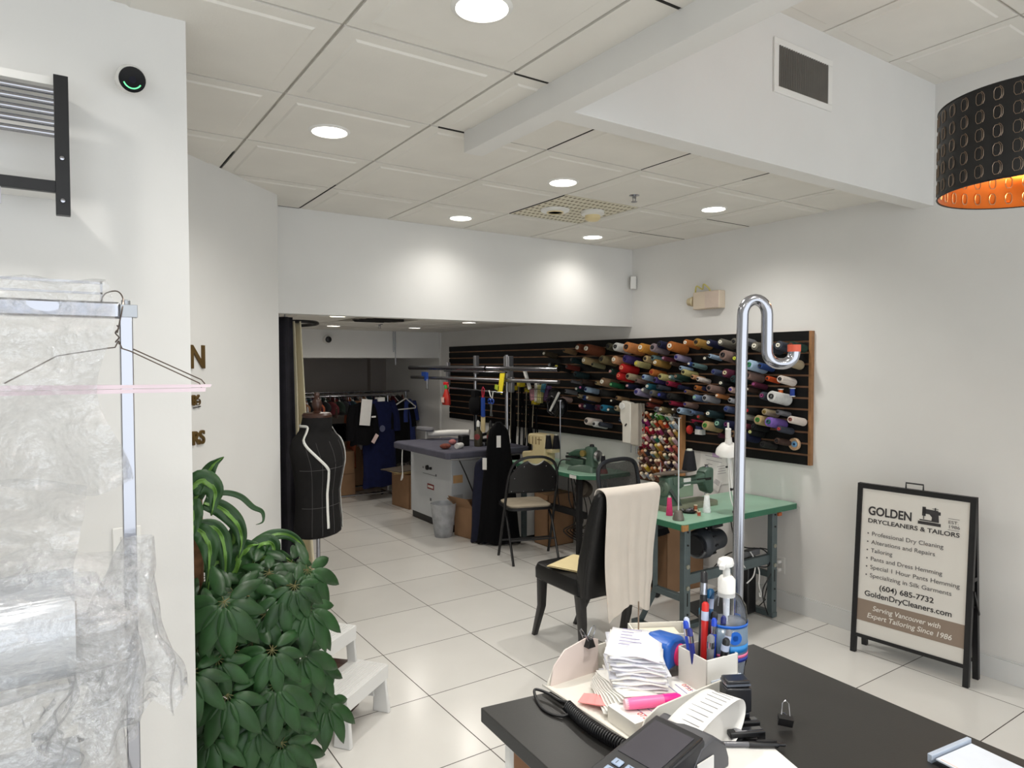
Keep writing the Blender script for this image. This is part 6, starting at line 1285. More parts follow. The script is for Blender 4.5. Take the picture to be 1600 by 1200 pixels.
MB().bb(-.105, -.095, -.118, -.104, 2.10, 2.142).build('clip', M_steel, wr)
# ================================================================ film rack (left)
fk = thing('film_rack', 'chrome rolling rack that carries clear garment film rolls at the left edge', 'rack', (0, 0, 0))
MB().box((.122, 1.545, .93), (.023, .023, 1.79)).build('post', M_chrome, fk, bevel=.002)
MB().box((-1.1, 1.545, .93), (.023, .023, 1.79)).build('post', M_chrome, fk, bevel=.002)
MB().bb(-1.12, .112, 1.532, 1.562, 1.800, 1.832).build('top_rail', M_chrome, fk, bevel=.004)
MB().bb(.112, .142, 1.532, 1.556, 1.803, 1.828).cyl((.123, 1.55, 1.826), (.123, 1.55, 1.838), .008).build('corner_bracket', mat('zinc', (165, 168, 172), .35, .7), fk, bevel=.001)
MB().bb(-1.1, .085, 1.566, 1.572, 1.848, 1.852).bb(-1.1, .085, 1.566, 1.572, 1.868, 1.873).box((.083, 1.569, 1.850), (.004, .006, .046)).box((-.5, 1.569, 1.850), (.004, .006, .046)).build('guard_rail', M_steel, fk)
MB().bar((.122, 1.30, .03), (.122, 1.80, .03), .023, .023).bar((-1.1, 1.30, .03), (-1.1, 1.80, .03), .023, .023).cyl((-1.1, 1.5, 1.235), (.112, 1.5, 1.235), .011).cyl((-1.1, 1.5, .895), (.112, 1.5, .895), .011).build('spindle', M_chrome, fk)
M_roll = mat('film_roll_silver', (205, 208, 212), .18, .35, .10, 6, .5, 14, stretch=(.6, 8, 8))
for k, (z, r, x1, l) in enumerate(((1.235, .097, .026, 'big shiny roll of clear garment film, upper of the two on the chrome rack'), (.895, .112, .030, 'big shiny roll of clear garment film, lower of the two on the chrome rack'))):
    rl_ = thing('film_roll', l, 'film roll', (0, 1.5, z), 0)
    MB().cyl((-.95, 0, 0), (x1, 0, 0), r, n=48).build('wound_film', M_roll, rl_)
    MB().cyl((x1, 0, 0), (x1+.004, 0, 0), .035, n=24).build('core', M_card, rl_)
M_film = glassy('clear_film', (235, 236, 238), .72, .12, 1.0, 55, .5)
M_film2 = glassy('clear_film_thick', (238, 239, 241), .66, .12, 1.0, 70, .5)
from mathutils import noise as nz
def crum(p, a, f): return a*nz.noise(Vector(p)*f)
def f1(u, v):      # over the top rail, front face down
    x = -.62+.70*u-.0*(v)+.03*v*v; sgn = 1
    z = 1.870 if v < .06 else 1.870-(v-.06)/.94*(.375+.03*math.sin(u*9))
    if v < .06: y = 1.60-.075*(v/.06)
    else: y = 1.522-.018*math.sin(PI*v)+.02*v
    x += .02*math.sin(v*8)*u
    return (x, y+.018*math.sin(u*22+3*v)*v+crum((u*3, v*3, 1), .035, 1.8)*min(1, v*5), z+.004*math.sin(u*40))
o = MB().grid(f1, 90, 50).build('film_sheet', M_film, angle=180); tag(o, 'crumpled clear film sheet draped over the top bar of the chrome rack', 'plastic film')
def f2(u, v):      # film trailing from the first roll up behind
    x = -.75+.80*u; z = 1.50-.19*v
    return (x-.03*v, 1.47+.03*math.sin(u*16+v*4)+crum((u*4, v*3, 4), .04, 2), z+.01*math.sin(u*17))
o = MB().grid(f2, 80, 24).build('film_sheet', M_film, angle=180); tag(o, 'clear film strip hanging between the upper sheet and the upper roll', 'plastic film')
def f3(u, v):      # loose cover wrapped over roll 1
    a = -2.4+3.9*u; x = -.8+.90*v+.02*math.sin(a*3)
    rr = .108+.02*abs(math.sin(a*2.3+v*9))+crum((a, v*5, 7), .03, 2)
    return (x+.02, 1.5-rr*math.cos(a)*1.0 if True else 0, 1.235+rr*math.sin(a)+.01)
o = MB().grid(f3, 60, 70).build('film_sheet', M_film, angle=180); tag(o, 'loose clear film wrapped round the upper roll', 'plastic film')
def bag(x0, x1, zt, zb, y, dy, seed, pinch=.35, n=64, m=40):
    rings = []
    for j in range(m+1):
        v = j/m; w = (x1-x0)/2*(pinch+(1-pinch)*min(1, v*1.5)**.8)*(1+.06*math.sin(v*9+seed)); cx = (x0+x1)/2+.02*math.sin(v*5+seed)-.02*(1-v)*0
        ring = []
        for i in range(n):
            a = 2*PI*i/n; k = 1+.30*nz.noise(Vector((math.cos(a)*2.2+seed, math.sin(a)*2.2, v*5)))+.12*math.sin(a*9+v*8+seed)*v
            ring.append((cx+w*math.cos(a)*k, y+dy*math.sin(a)*k*(.4+.6*v), zt+(zb-zt)*v+(.022*math.sin(a*5+seed) if j > m-3 else 0)))
        rings.append(ring)
    return MB().loft(rings, caps=False)
o = bag(.045, .195, 1.375, 1.045, 1.50, .05, 2.3).build('film_bag', M_film2, angle=180); tag(o, 'bunched clear plastic bag hanging in front of the chrome post', 'plastic film')
o = bag(-.01, .12, 1.335, 1.03, 1.44, .045, 5.1).build('film_bag', M_film2, angle=180); tag(o, 'bunched clear plastic beside the end of the upper roll', 'plastic film')
o = bag(-.35, .02, 1.15, .96, 1.43, .04, 8.1, .8).build('film_bag', M_film, angle=180); tag(o, 'crumpled clear film under the upper roll', 'plastic film')
o = bag(.04, .13, 1.10, .55, 1.50, .05, 3.7, .8).build('film_bag', M_film, angle=180); tag(o, 'crumpled clear film hanging low by the chrome post', 'plastic film')
# wire hanger on the rack end
hg = thing('wire_hanger', 'wire clothes hanger with a pink-white cardboard tube hooked on the chrome rack', 'hanger', (.108, 1.545, 1.842))
M_hw = mat('hanger_wire', (105, 95, 88), .35, .8)
MB().tube(spline([(-.028, 0, -.012), (-.02, 0, .006), (0, 0, .012), (.010, 0, -.002), (.006, -.018, -.03), (-.002, -.014, -.07)], 5), .0014, 6).tube([(-.002+.003*math.sin(i), -.014+.003*math.cos(i), -.055-.003*i) for i in range(12)], .0014, 5).build('hook', M_hw, hg)
MB().tube([(0, -.014, -.085), (-.006, -.014, -.098), (-.02, -.014, -.100), (-.10, -.014, -.115), (-.18, -.014, -.165)], .0014, 6).tube([(0, -.014, -.085), (.006, -.014, -.10), (.02, -.012, -.105), (.145, -.006, -.170), (.150, -.006, -.182)], .0014, 6).tube([(.0, -.008, -.09), (.02, -.006, -.098), (.150, .002, -.163), (.157, .002, -.172)], .0014, 6).build('wire', M_hw, hg)
MB().prism([(-.19, -.1785), (.165, -.1785), (.168, -.173), (-.19, -.169)], -.012, .004, 'xz').prism([(-.19, -.1875), (.155, -.1875), (.156, -.1795), (-.19, -.1795)], -.014, .0, 'xz').build('cardboard_tube', mat('pinkish_card', (226, 208, 216), .6, 0, .04, 10), hg)
# ================================================================ counter
CT = 1.05
cn = thing('service_counter', 'dark grey-black topped service counter in the foreground', 'counter', (0, 0, 0))
M_ctop = mat('black_laminate_top', (36, 35, 34), .36, 0, .05, 30, .03, 300, spec=.5)
poly = [(.673, 1.112), (1.362, 1.008), (1.285, -.6), (.585, -.6)]
MB().prism(poly, CT-.028, CT).build('countertop', M_ctop, cn, bevel=.002)
MB().prism([(.705, 1.075), (1.31, .985), (1.308, .967), (.704, 1.057)], 0, CT-.028).build('end_panel', M_white, cn)
MB().prism([(.712, 1.056), (1.30, .966), (1.298, .960), (.711, 1.050)], 0.02, CT-.03).build('inner_panel', mat('brown_board', (150, 108, 78), .6, 0, .12, 6, stretch=(1, 1, .1)), cn)
MB().prism([(1.31, .985), (1.24, -.6), (1.22, -.6), (1.29, .967)], 0, CT-.028).prism([(.72, 1.05), (1.29, .96), (1.22, -.6), (.64, -.6)], .45, .468).build('back_panel', mat('counter_white', (205, 203, 200), .5), cn)
bk2 = thing('bucket', 'blue-rimmed tub on the shelf under the counter', 'tub', (.80, .93, .468))
MB().lathe([(.07, 0), (.085, .33), (.09, .335), (.082, .335), (.068, .01), (.0001, .008)], 28).build('tub_body', mat('tub_blue', (60, 130, 190), .4), bk2)
MB().lathe([(.088, .335), (.093, .345), (.086, .352), (.08, .345), (.08, .335)], 28).build('rim', M_blackp, bk2)
# ---- letter tray
tr_ = thing('letter_tray', 'white plastic letter tray of receipts at the corner of the counter', 'tray', (0, 0, CT))
M_tray = mat('tray_white', (224, 221, 212), .4, 0, .02, 6)
x0, x1, ya, yb = .825, 1.095, .845, 1.100
MB().bb(x0, x1, ya, yb, .002, .006).add([(x0, ya, .002), (x0, yb, .002), (x0-.014, yb, .010), (x0-.014, ya, .010), (x0, ya, .006), (x0, yb, .006), (x0-.014, yb, .014), (x0-.014, ya, .014)], [(0, 1, 2, 3), (4, 5, 6, 7), (2, 3, 7, 6)]).build('tray_floor', M_tray, tr_)
def side(y, t): 
    MB().prism([(x0, .002), (x1, .002), (x1, .062), (x0+.05, .058), (x0+.018, .045), (x0, .012)], y, y+t, 'xz').build('side_wall', M_tray, tr_, bevel=.0015)
side(ya-.003, .003); side(yb, .003)
MB().bb(x1, x1+.003, ya, yb, .002, .055).build('side_wall', M_tray, tr_)
MB().prism([(x0+.004, .004), (x0+.012, .045), (x0+.04, .072), (x0+.10, .085), (x0+.13, .075), (x0+.13, .004)], yb-.006, yb-.003, 'xz').build('curved_card', mat('blush_card', (222, 208, 202), .45, 0, .02, 8), tr_)
# stack of receipts (one object per slip)
slip_m = [mat('slip_a', (226, 226, 230), .8, 0, .03, 60), mat('slip_b', (212, 213, 222), .8, 0, .05, 60), mat('slip_c', (232, 230, 224), .8, 0, .03, 60)]
M_ink2 = mat('violet_ink', (150, 145, 180), .8); M_rednum = mat('red_number', (200, 70, 60), .7)
rnd = random.Random(9)
def slip(z, ang, dx, dy, k, last=False):
    o = MB(); w, l = .105, .140
    bow = rnd.uniform(.002, .006)
    def fn(u, v): return ((u-.5)*w, (v-.5)*l, bow*(math.sin(u*PI)+math.sin(v*PI))*.5+(.002*math.sin(u*9+k)))
    ob = o.grid(fn, 8, 8).build('receipt_slip', slip_m[k % 3], solid=.0022, angle=180)
    ob.location = ((.950+dx), (.978+dy), CT+z); ob.rotation_euler = (rnd.uniform(-.03, .03), rnd.uniform(-.03, .03)+.05, ang)
    return ob
N_ = 22
for k in range(N_):
    z = .022+k*.0036; ang = -.55+.06*math.sin(k*1.7)+rnd.uniform(-.08, .08)-.01*k
    ob = slip(z, ang, .0006*k+rnd.uniform(-.003, .003), .0006*k+rnd.uniform(-.003, .003), k)
    tag(ob, ('topmost handwritten receipt slip of the tall pile in the letter tray' if k == N_-1 else ('lowest receipt slip of the tall pile in the letter tray' if k == 0 else f'white receipt slip in the tall pile, {ordn[k]} from the bottom')), 'receipt', 'pile of receipt slips')
    if k == N_-1:
        q = MB()
        for j in range(6): q.bb(-.03, -.03+.02+.035*rnd.random(), .05-.016*j, .052-.016*j, .0085, .0092)
        q.build('handwriting', M_ink2, ob)
sk = tag(MB().cyl((0, 0, 0), (0, 0, .155), .0016, n=8).lathe([(.0001, 0), (.03, 0), (.03, .003), (.0001, .004)], 20).build('receipt_spike', mat('brass_spike', (150, 130, 110), .3, .8)), 'thin metal spike rising through the receipt pile', 'receipt spike'); sk.location = (1.015, 1.035, CT+.006)
for k in range(9):
    ob = MB().grid(lambda u, v: ((u-.5)*.07, (v-.5)*.12, .002*math.sin(v*11+k)), 6, 12).build('scalloped_slip', slip_m[2], solid=.0012, angle=180)
    ob.location = (.892+.002*k, .975-.002*k, CT+.012+.0042*k); ob.rotation_euler = (0, .10, -.50+.03*k); tag(ob, f'cream stub in the low bundle in front of the receipt pile, {ordn[k]} from the bottom', 'receipt', 'bundle of stubs')
for k in range(3):
    ob = MB().prism([(-.04, -.012), (.05, -.03), (.055, .028), (-.03, .025)], 0, .0012).build('pink_slip', mat('pink_paper', (244, 150, 148), .7, 0, .03, 20))
    ob.location = (.862+.006*k, .985-.016*k, CT+.012+.004*k); ob.rotation_euler = (0, .02, -.75+.08*k); tag(ob, ['pink paper slip lying lowest at the left of the letter tray', 'pink paper slip between two others in the letter tray', 'pink paper slip uppermost beside the receipt pad'][k], 'paper slip')
pad = thing('receipt_pad', 'thick white receipt pad printed with a red number in the letter tray', 'receipt pad', (.887, .888, CT+.0065), -.06)
MB().bb(-.055, .085, -.038, .038, 0, .028).build('page_block', mat('page_block', (214, 210, 202), .8, 0, .05, 90, stretch=(1, 1, 30)), pad)
MB().bb(-.055, .085, -.038, .038, .028, .0288).build('top_sheet', M_paper, pad)
text('number_text', '0721', .016, M_rednum, pad, (-.030, -.012, .0290), (0, 0, -PI/2+.0), ext=.0002)
q = MB()
for j in range(5): q.bb(-.02+.018*j, -.018+.018*j, -.03, .02*rnd.random(), .0289, .0292)
q.build('handwriting', M_ink2, pad)
pad2 = thing('receipt_sheet', 'loose white receipt sheet with a red number under the pink highlighter', 'receipt', (.985, .905, CT+.034), -.25)
MB().bb(-.075, .05, -.045, .045, 0, .0012).build('sheet', M_paper, pad2); text('number_text', '0735', .014, M_rednum, pad2, (.02, .01, .0014), (0, 0, -PI/2), ext=.0002)
q = MB()
for j in range(6): q.bb(-.055+.016*j, -.053+.016*j, -.03, .03*rnd.random(), .0012, .0016)
q.build('handwriting', M_ink2, pad2)
MB().bb(-.07, .045, -.04, .04, -.027, 0).build('pages_below', mat('page_block', (214, 210, 202), .8), pad2)
hl = thing('highlighter', 'fat pink highlighter lying on the receipt pad', 'highlighter', (.847, .897, CT+.047), rot=(0, PI/2-.02, -.44))
M_pk = mat('highlighter_pink', (250, 110, 165), .35, 0, .03, 10)
MB().lathe([(.0001, 0), (.0085, 0), (.0095, .004), (.0105, .02), (.0105, .072)], 20).build('barrel', M_pk, hl)
MB().lathe([(.0109, .072), (.0109, .098), (.008, .105), (.0001, .105)], 20).build('cap', mat('highlighter_cap', (225, 30, 140), .3), hl)
MB().lathe([(.0087, -.001), (.0097, .005)], 16).build('end_plug', mat('pale_pink', (250, 190, 200), .4), hl)
bc = thing('binder_clip', 'black binder clip with wire handles on the far edge of the letter tray', 'binder clip', (.925, 1.093, CT+.068), .0)
def binder(t, s_=1.0):
    MB().prism([(-.010*s_, 0), (.010*s_, 0), (.003*s_, .018*s_), (-.003*s_, .018*s_)], -.014*s_, .014*s_, 'xz').build('clip_body', M_blackp, t)
    for q in (-1, 1): MB().tube([(q*.010*s_*.5, -.008*s_, .014*s_), (q*.016*s_, -.006*s_, .034*s_), (q*.018*s_, 0, .040*s_), (q*.016*s_, .006*s_, .034*s_), (q*.010*s_*.5, .008*s_, .014*s_)], .0011*s_, 6).build('wire_handle', M_chrome, t)
binder(bc)
bc = thing('binder_clip', 'small binder clip lying open on the bare black countertop', 'binder clip', (1.088, .735, CT+.012), rot=(.2, 1.15, .9)); binder(bc, .9)
# ---- blue holder, small tray behind
bh = thing('tape_holder', 'blue plastic desk holder with pink inside behind the white pen box', 'holder', (1.045, .985, CT+.045), .25)
MB().prism([(-.045, 0), (.045, 0), (.045, .03), (.02, .055), (-.02, .062), (-.045, .05)], -.03, .03, 'xz').build('blue_shell', mat('holder_blue', (22, 88, 175), .35, 0, .05, 10), bh, bevel=.008)
MB().cyl((.0, -.034, .022), (.0, -.028, .022), .022, n=24).build('pink_disc', mat('holder_pink', (235, 50, 110), .4), bh)
ot = thing('card_tray', 'small cream card tray behind the receipt pile', 'card tray', (1.09, 1.045, CT), -.5)
MB().bb(-.06, .06, -.035, -.032, 0, .085).bb(-.06, .06, .032, .035, 0, .085).bb(-.063, -.06, -.035, .035, 0, .085).bb(.06, .063, -.035, .035, 0, .085).bb(-.06, .06, -.035, .035, 0, .004).build('tray_walls', M_tray, ot)
MB().bb(-.05, .04, -.03, .028, .005, .075).build('cards', mat('card_edges', (222, 214, 196), .8, 0, .06, 80), ot)
# ---- pen box
pb_ = thing('pen_box', 'square white pen box with a small note taped on its side', 'pen holder', (1.056, .886, CT), -.12)
s_ = .040; hh = .102
MB().bb(-s_, s_, -s_, -s_+.003, .006, hh).bb(-s_, s_, s_-.003, s_, .006, hh).bb(-s_, -s_+.003, -s_, s_, .006, hh).bb(s_-.003, s_, -s_, s_, .006, hh).bb(-s_, s_, -s_, s_, .006, .012).build('box_walls', mat('pen_box_white', (226, 222, 214), .35, 0, .02, 6), pb_, bevel=.001)
nt = MB().bb(-.03, .045, -s_-.003, -s_-.001, .030, .062).build('taped_note', mat('note_blueish', (214, 222, 236), .6), pb_); text('number_text', '0785', .011, M_rednum, pb_, (-.02, -s_-.0035, .040), (PI/2, 0, 0), ext=.0002)
M_clearb = mat('clear_barrel', (150, 165, 195), .15)
pens = [(-.024, .020, -.10, .08, .130, 'blue', 'slim clear pen with blue ink'), (-.014, .026, -.12, .06, .135, 'clear', 'slim white and blue ballpoint'), (-.030, .004, -.16, .02, .125, 'dblue', 'thin dark blue ballpoint'),
        (-.004, .012, .10, .05, .160, 'red', 'red grip pen'), (.002, .024, .16, .10, .215, 'black', 'long black-handled tool'), (.012, .022, .20, .08, .180, 'teal', 'teal marker with white end'), (.010, -.004, .02, -.02, .135, 'blue', 'bright blue pen with black cap'),
        (.020, .010, .08, .0, .140, 'black', 'black capped pen'), (.026, -.006, .06, -.06, .138, 'dblue', 'dark blue ridged pen'), (.028, -.022, .22, -.10, .118, 'black', 'short black lettered marker'), (-.010, -.012, -.05, -.08, .112, 'grey', 'grey pen'),
        (.004, -.024, .04, -.16, .108, 'black', 'short black pen near the front corner'), (.022, .028, .14, .16, .140, 'cyan', 'cyan capped marker'), (.014, -.020, .12, -.10, .12, 'grey', 'short grey marker')]
PC = {'blue': (30, 70, 190), 'clear': (190, 200, 225), 'dblue': (30, 40, 120), 'red': (200, 40, 35), 'black': (22, 22, 26), 'teal': (30, 100, 150), 'grey': (120, 120, 125), 'cyan': (80, 170, 210)}
for i, (x, y, tx, ty, L_, c, l) in enumerate(pens):
    L_ += .014; p = thing('pen', l+f" in the white pen box, {['left', 'left', 'left', 'middle', 'middle', 'middle', 'middle', 'right', 'right', 'front right', 'front', 'front', 'far right', 'front right'][i]}", 'pen', (1.056+x*.8, .886+y*.8, CT+.014), rot=(-ty, tx, 0), group='pens in the white box')
    r = .0052 if c in ('clear', 'blue', 'dblue') else .0068
    MB().lathe([(.0001, 0), (r*.5, .004), (r, .014), (r, L_*.72), (r*1.05, L_*.72), (r*1.05, L_-.004), (r*.6, L_), (.0001, L_)], 12).build('barrel', mat('pen_'+c, PC[c], .3, 0, .05, 20), p)
    MB().lathe([(r*1.12, L_*.80), (r*1.12, L_*.90)], 12).cyl((r*1.2, 0, L_*.78), (r*1.3, 0, L_*.97), .0012, n=6).build('clip_band', [M_chrome, mat('pen_clear', PC['clear'], .3)][i % 2], p)
# ---- sanitizer bottle
sb_ = thing('sanitizer_bottle', 'clear hand sanitizer pump bottle with blue banded label on the counter', 'bottle', (1.108, .884, CT))
mg = bpy.data.materials.new('clear_bottle'); mg.use_nodes = True; nt_ = mg.node_tree; pr = nt_.nodes['Principled BSDF']
pr.inputs['Base Color'].default_value = (.95, .97, 1, 1); pr.inputs['Roughness'].default_value = .04
fr2 = nt_.nodes.new('ShaderNodeFresnel'); fr2.inputs[0].default_value = 1.35; gl_ = nt_.nodes.new('ShaderNodeBsdfGlossy'); gl_.inputs['Roughness'].default_value = .03
tr2 = nt_.nodes.new('ShaderNodeBsdfTransparent'); tr2.inputs[0].default_value = (.97, .98, 1, 1); mx2 = nt_.nodes.new('ShaderNodeMixShader')
nt_.links.new(fr2.outputs[0], mx2.inputs[0]); nt_.links.new(tr2.outputs[0], mx2.inputs[1]); nt_.links.new(gl_.outputs[0], mx2.inputs[2]); nt_.links.new(mx2.outputs[0], nt_.nodes['Material Output'].inputs['Surface'])
BR = .040
MB().lathe([(.0001, .002), (BR*.85, 0), (BR*.95, .006), (BR*.86, .04), (BR*.90, .06), (BR, .075), (BR, .165), (BR*.94, .182), (BR*.66, .200), (.014, .208), (.013, .216)], 40).build('bottle_body', mg, sb_)
MB().lathe([(.0001, .005), (BR*.80, .005), (BR*.81, .04), (BR*.93, .075), (BR*.93, .148), (.0001, .148)], 32).build('gel', glassy('gel', (236, 240, 246), .48, .05, .1, 10, .3), sb_)
def lab(z0, z1, m, nm, a0=-2.9, a1=.25, r=BR+.0006):
    MB().grid(lambda u, v: (r*math.cos(a0+(a1-a0)*u), r*math.sin(a0+(a1-a0)*u), z0+(z1-z0)*v), 30, 2).build(nm, m, sb_, solid=.0004)
lab(.082, .150, glassy('label_film', (190, 215, 235), .45, .2, .1, 10, .2), 'label')
lab(.146, .152, mat('label_blue', (25, 95, 190), .4), 'label_stripe', r=BR+.0011); lab(.080, .088, mat('label_navy', (28, 50, 140), .4), 'label_stripe', r=BR+.0011); lab(.088, .094, mat('label_pink', (225, 110, 150), .4), 'label_stripe', r=BR+.0011)
lab(.098, .112, mat('label_sea', (40, 130, 200), .4), 'label_wave', -2.3, -.2, BR+.0011)
MB().lathe([(.010, 0), (.013, 0), (.013, .0006), (.010, .0006)], 24).lathe([(.0001, 0), (.006, 0), (.006, .0006)], 24).build('label_emblem', mat('label_blue', (25, 95, 190), .4), sb_, loc=(-.0405*math.cos(1.1), -.0405*math.sin(1.1)-.0005, .128), rot=(PI/2, 0, -PI/2+1.1+.0))
MB().lathe([(.017, .198), (.017, .232), (.012, .238), (.0075, .240), (.007, .252), (.0001, .252)], 28).cyl((0, 0, .245), (0, 0, .262), .0055).build('pump_collar', M_white, sb_)
MB().loft([oval(.030, .026, .258, -.003, 0, 20), oval(.036, .028, .264, -.003, 0, 20), oval(.030, .024, .273, -.003, 0, 20), oval(.016, .014, .276, -.003, 0, 20)]).bar((-.005, 0, .265), (-.030, -.012, .262), .010, .009).build('pump_head', M_white, sb_, bevel=.001)
MB().cyl((0, 0, .02), (0, 0, .205), .003, n=8).lathe([(.006, .16), (.007, .2), (.0001, .2)], 12).build('dip_tube', mat('tube_white', (225, 228, 232), .3), sb_)
# ---- chrome hook pole
hp = thing('hook_pole', 'chrome pole with a bent hook and orange tip standing on the counter', 'hook pole', (1.216, .944, CT))
ex_ = Vector((.83, -.56, 0)); 
pth = [Vector((0, 0, 0)), Vector((.004, 0, .2)), Vector((.006, -.001, .45)), Vector((.009, -.002, .70))]
top = .728
arc = []
cx = .030; R1 = .026
base_ = Vector((.010, -.003, 0))
for k in range(13):
    a = PI-PI*k/12; arc.append(base_+ex_*(R1+R1*math.cos(a))+Vector((0, 0, .765+.032*math.sin(a))))
dn = base_+ex_*(2*R1)
R2 = .028
arc += [dn+Vector((0, 0, .74)), dn+Vector((0, 0, .705))]
for k in range(9):
    a = PI+PI/2*k/8; arc.append(dn+ex_*(R2+R2*math.cos(a))+Vector((0, 0, .688+R2*math.sin(a))))
fl = dn+ex_*(R2+.006)
for k in range(9):
    a = -PI/2+PI/2*k/8; arc.append(fl+ex_*(.024*math.cos(a))+Vector((0, 0, .684+.024*math.sin(a))))
arc.append(fl+ex_*.024+Vector((0, 0, .690)))
MB().tube(spline(pth, 4)+arc, .0122, 14).build('bent_pipe', M_chrome, hp, angle=70)
MB().cyl(fl+ex_*.024+Vector((0, 0, .686)), fl+ex_*.024+Vector((0, 0, .701)), .0135, n=18).build('orange_tip', mat('orange_tape', (190, 80, 55), .6, 0, .1, 30), hp)
MB().lathe([(.0001, 0), (.018, 0), (.018, .004), (.014, .007), (.014, .02), (.0001, .02)], 24).build('base_collar', M_blackp, hp)
# ---- self-inking stamp and staplers
sp2 = thing('self_inking_stamp', 'black self-inking stamp standing beside the sanitizer bottle', 'stamp', (1.026, .797, CT), -.5)
MB().bb(-.022, .022, -.015, .015, .0, .030).bb(-.024, .024, -.017, .017, .030, .075).bb(-.022, .022, -.015, .015, .075, .088).build('stamp_body', mat('stamp_black', (26, 27, 32), .28, 0, .05, 10), sp2, bevel=.003)
MB().bb(-.0225, .0225, -.0155, .0155, .078, .082).build('clear_cap', mat('stamp_clear', (90, 95, 105), .1), sp2)
for k, (x, y, l) in enumerate(((1.012, .775, 'small black stapler lying between stamp and curling receipt, rear one'), (.992, .750, 'small black stapler lying between stamp and curling receipt, front one'))):
    t = thing('stapler', l, 'stapler', (x, y, CT), -.45)
    MB().bb(-.035, .035, -.009, .009, 0, .006).bb(-.03, .035, -.008, .008, .012, .022).bb(.02, .035, -.008, .008, 0, .02).build('stapler_body', M_blackp, t, bevel=.002); MB().bb(-.028, .02, -.0065, .0065, .008, .0125).bb(-.02, .03, -.005, .005, .022, .024).build('steel_channel', M_chrome, t)
# ---- payment terminal
te = thing('payment_terminal', 'black card payment terminal with keypad at the bottom edge of the view', 'card terminal', (.752, .755, CT), rot=(0, 0, .10)); te.scale = (1.08, 1.12, .92)
# local +x = toward the display's top edge
sl = .42
body = MB(); body.loft([[(x, y, z) for y, z in ((-w, z0), (w, z0), (w*.96, z1), (-w*.96, z1))] for x, w, z0, z1 in ((-.14, .036, .004, .022), (-.06, .040, .010, .040), (.03, .044, .020, .060), (.085, .046, .030, .072))])
body.build('housing', mat('terminal_grey', (44, 44, 47), .4, 0, .05, 20), te, bevel=.004)
ang = -math.atan2(.050, .225)
fc_ = MB().bb(-.11, .112, -.0415, .0415, 0, .004).build('front_face', mat('terminal_black', (28, 28, 31), .3), te, loc=(-.025, 0, .0465), rot=(0, ang, 0), bevel=.002)
MB().bb(.012, .100, -.034, .034, .004, .0052).build('display', mat('display_grey', (70, 68, 74), .12), fc_)
kp = MB(); kc = ('1', '2', '3', '4', '5', '6', '7', '8', '9', '.', '0', '+')
M_key = mat('key_blue_grey', (148, 165, 190), .4)
for r in range(4):
    for c_ in range(3):
        k_ = MB().bb(-.0065, .0065, -.0078, .0078, 0, .003).build('key', M_key, fc_, loc=(-.008-.0185*r, .022-.022*c_-.004, .004), bevel=.0015)
        text('key_digit', kc[r*3+c_], .010, M_blackp, k_, (-.0035, .003, .0032), (0, 0, -PI/2), ext=.0001)
for j, (x, cc) in enumerate(((-.008, (225, 225, 225)), (-.0265, (220, 190, 60)), (-.045, (200, 60, 50)))):
    MB().bb(-.0065, .0065, -.006, .006, 0, .003).build('function_key', mat('fkey%d' % j, cc, .4), fc_, loc=(x, -.036, .004), bevel=.0015)
MB().loft([[(x, y, z) for y, z in ((-.047, .0), (.047, .0), (.045, h_), (-.045, h_))] for x, h_ in ((.05, .03), (.075, .062), (.105, .070), (.135, .045), (.145, .01))]).build('printer_hump', mat('terminal_hump', (72, 72, 76), .45), te, bevel=.004)
MB().bb(.06, .10, -.0485, -.047, .008, .04).build('white_sticker', M_paper, te)
# printed receipt curling from it
rc = thing('printed_receipt', 'long printed receipt curling out of the payment terminal', 'receipt', (.760, .755, CT), .12)
P = spline([Vector((a, 0, b)) for a, b in ((.098, .062), (.13, .072), (.17, .078), (.205, .080), (.224, .074), (.232, .058), (.226, .036), (.21, .016), (.19, .004))], 5)
def rcf(u, v):
    i = v*(len(P)-1); k = min(int(i), len(P)-2); p = P[k].lerp(P[k+1], i-k)
    return (p.x-.01*(u-.5), -.03+.06*u, p.z)
MB().grid(rcf, 6, 40).build('paper_strip', M_paper, rc, solid=.0003, angle=180)
q = MB()
for j in range(9):
    i = 2+j*1.75; k = int(i); p = P[k].lerp(P[k+1], i-k); tg = (P[k+1]-P[k]).normalized(); nn = Vector((-tg.z, 0, tg.x))
    for y0 in ((-.022, .0), (.006, .022))[: 1+(j % 2 == 0)]:
        c_ = p+nn*.0006; q.bar((c_.x, y0 if isinstance(y0, float) else y0[0] if isinstance(y0, tuple) else 0, c_.z), (c_.x, (y0 if isinstance(y0, float) else .01)+.012*rnd.random(), c_.z), .0014, .0002)
q.build('printed_line', mat('print_grey', (130, 130, 135), .8), rc)
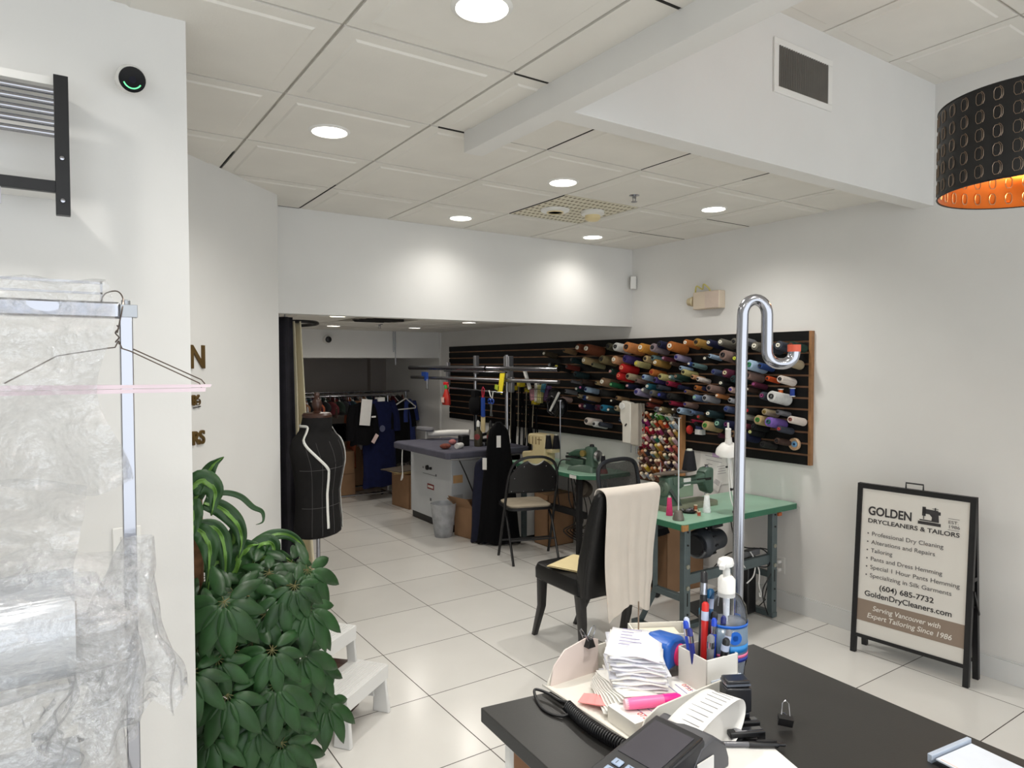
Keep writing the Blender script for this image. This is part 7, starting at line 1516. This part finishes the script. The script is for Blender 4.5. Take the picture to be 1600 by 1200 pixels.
# papers and pen at the bottom
nt2 = thing('paper_sheet', 'white letterhead sheet under the black pen on the counter', 'paper', (.955, .712, CT), -.32)
MB().bb(-.075, .06, -.075, .075, 0, .001).build('sheet', M_paper, nt2)
MB().prism([(.036, -.045), (.048, -.052), (.040, -.052), (.030, -.052)], .001, .0014).bb(.030, .050, -.066, -.058, .001, .0014).build('printed_mark', mat('print_grey', (130, 130, 135), .8), nt2)
pn = thing('pen', 'black and clear ballpoint pen lying on the white letterhead sheet', 'pen', (.925, .775, CT+.007), rot=(PI/2, 0, -.62-PI/2+.15))
pn.rotation_euler = (0, PI/2, -.62)
MB().lathe([(.0001, 0), (.002, .003), (.0045, .015), (.0045, .075)], 12).build('clear_barrel', mat('pen_smoke', (95, 95, 100), .2), pn)
MB().lathe([(.0056, .070), (.0056, .118), (.003, .122), (.003, .132), (.0001, .132)], 12).box((-.007, 0, .10), (.002, .004, .035)).build('black_grip', M_blackp, pn)
# coiled phone cord
cd = thing('phone_cord', 'black coiled phone cord along the front of the letter tray', 'cord', (0, 0, CT))
A0, A1 = Vector((.800, 1.005, .0125)), Vector((.800, .815, .0125)); ax, ay, ad, al = frame(A0, A1); turns = 34
pts = []
for i in range(turns*14+1):
    t = i/(turns*14); c_ = A0.lerp(A1, t)+Vector((-.012*math.sin(PI*t), 0, 0)); a = 2*PI*turns*t
    pts.append(c_+ax*math.cos(a)*.0095+ay*math.sin(a)*.0095)
MB().tube(pts, .0022, 6).build('coil', M_blackp, cd, angle=80)
MB().tube(spline([(.803, 1.005, .018), (.802, 1.03, .012), (.800, 1.065, .012), (.788, 1.092, .012), (.778, 1.075, .004), (.765, 1.03, .003), (.775, .995, .004), (.79, .985, .008)], 6), .0028, 8).build('straight_end', M_blackp, cd)
# acrylic sign stand at the bottom right
ac = thing('acrylic_sign', 'clear acrylic holder with a white card at the bottom right of the counter', 'sign holder', (1.240, .452, CT), -.12)
MB().bb(-.05, .05, -.075, .075, .006, .0085).build('white_card', mat('card_blueish', (205, 212, 222), .4), ac)
MB().bb(-.056, .056, -.082, .082, 0, .0055).build('clear_base', mg, ac)
MB().bb(-.056, .056, .078, .086, 0, .014).build('bevelled_edge', mat('acrylic_edge', (170, 180, 195), .1), ac, bevel=.001)
MB().bb(-.046, -.044, -.07, .07, .0085, .0088).build('pale_rule', mat('pale_orange', (225, 190, 175), .6), ac)
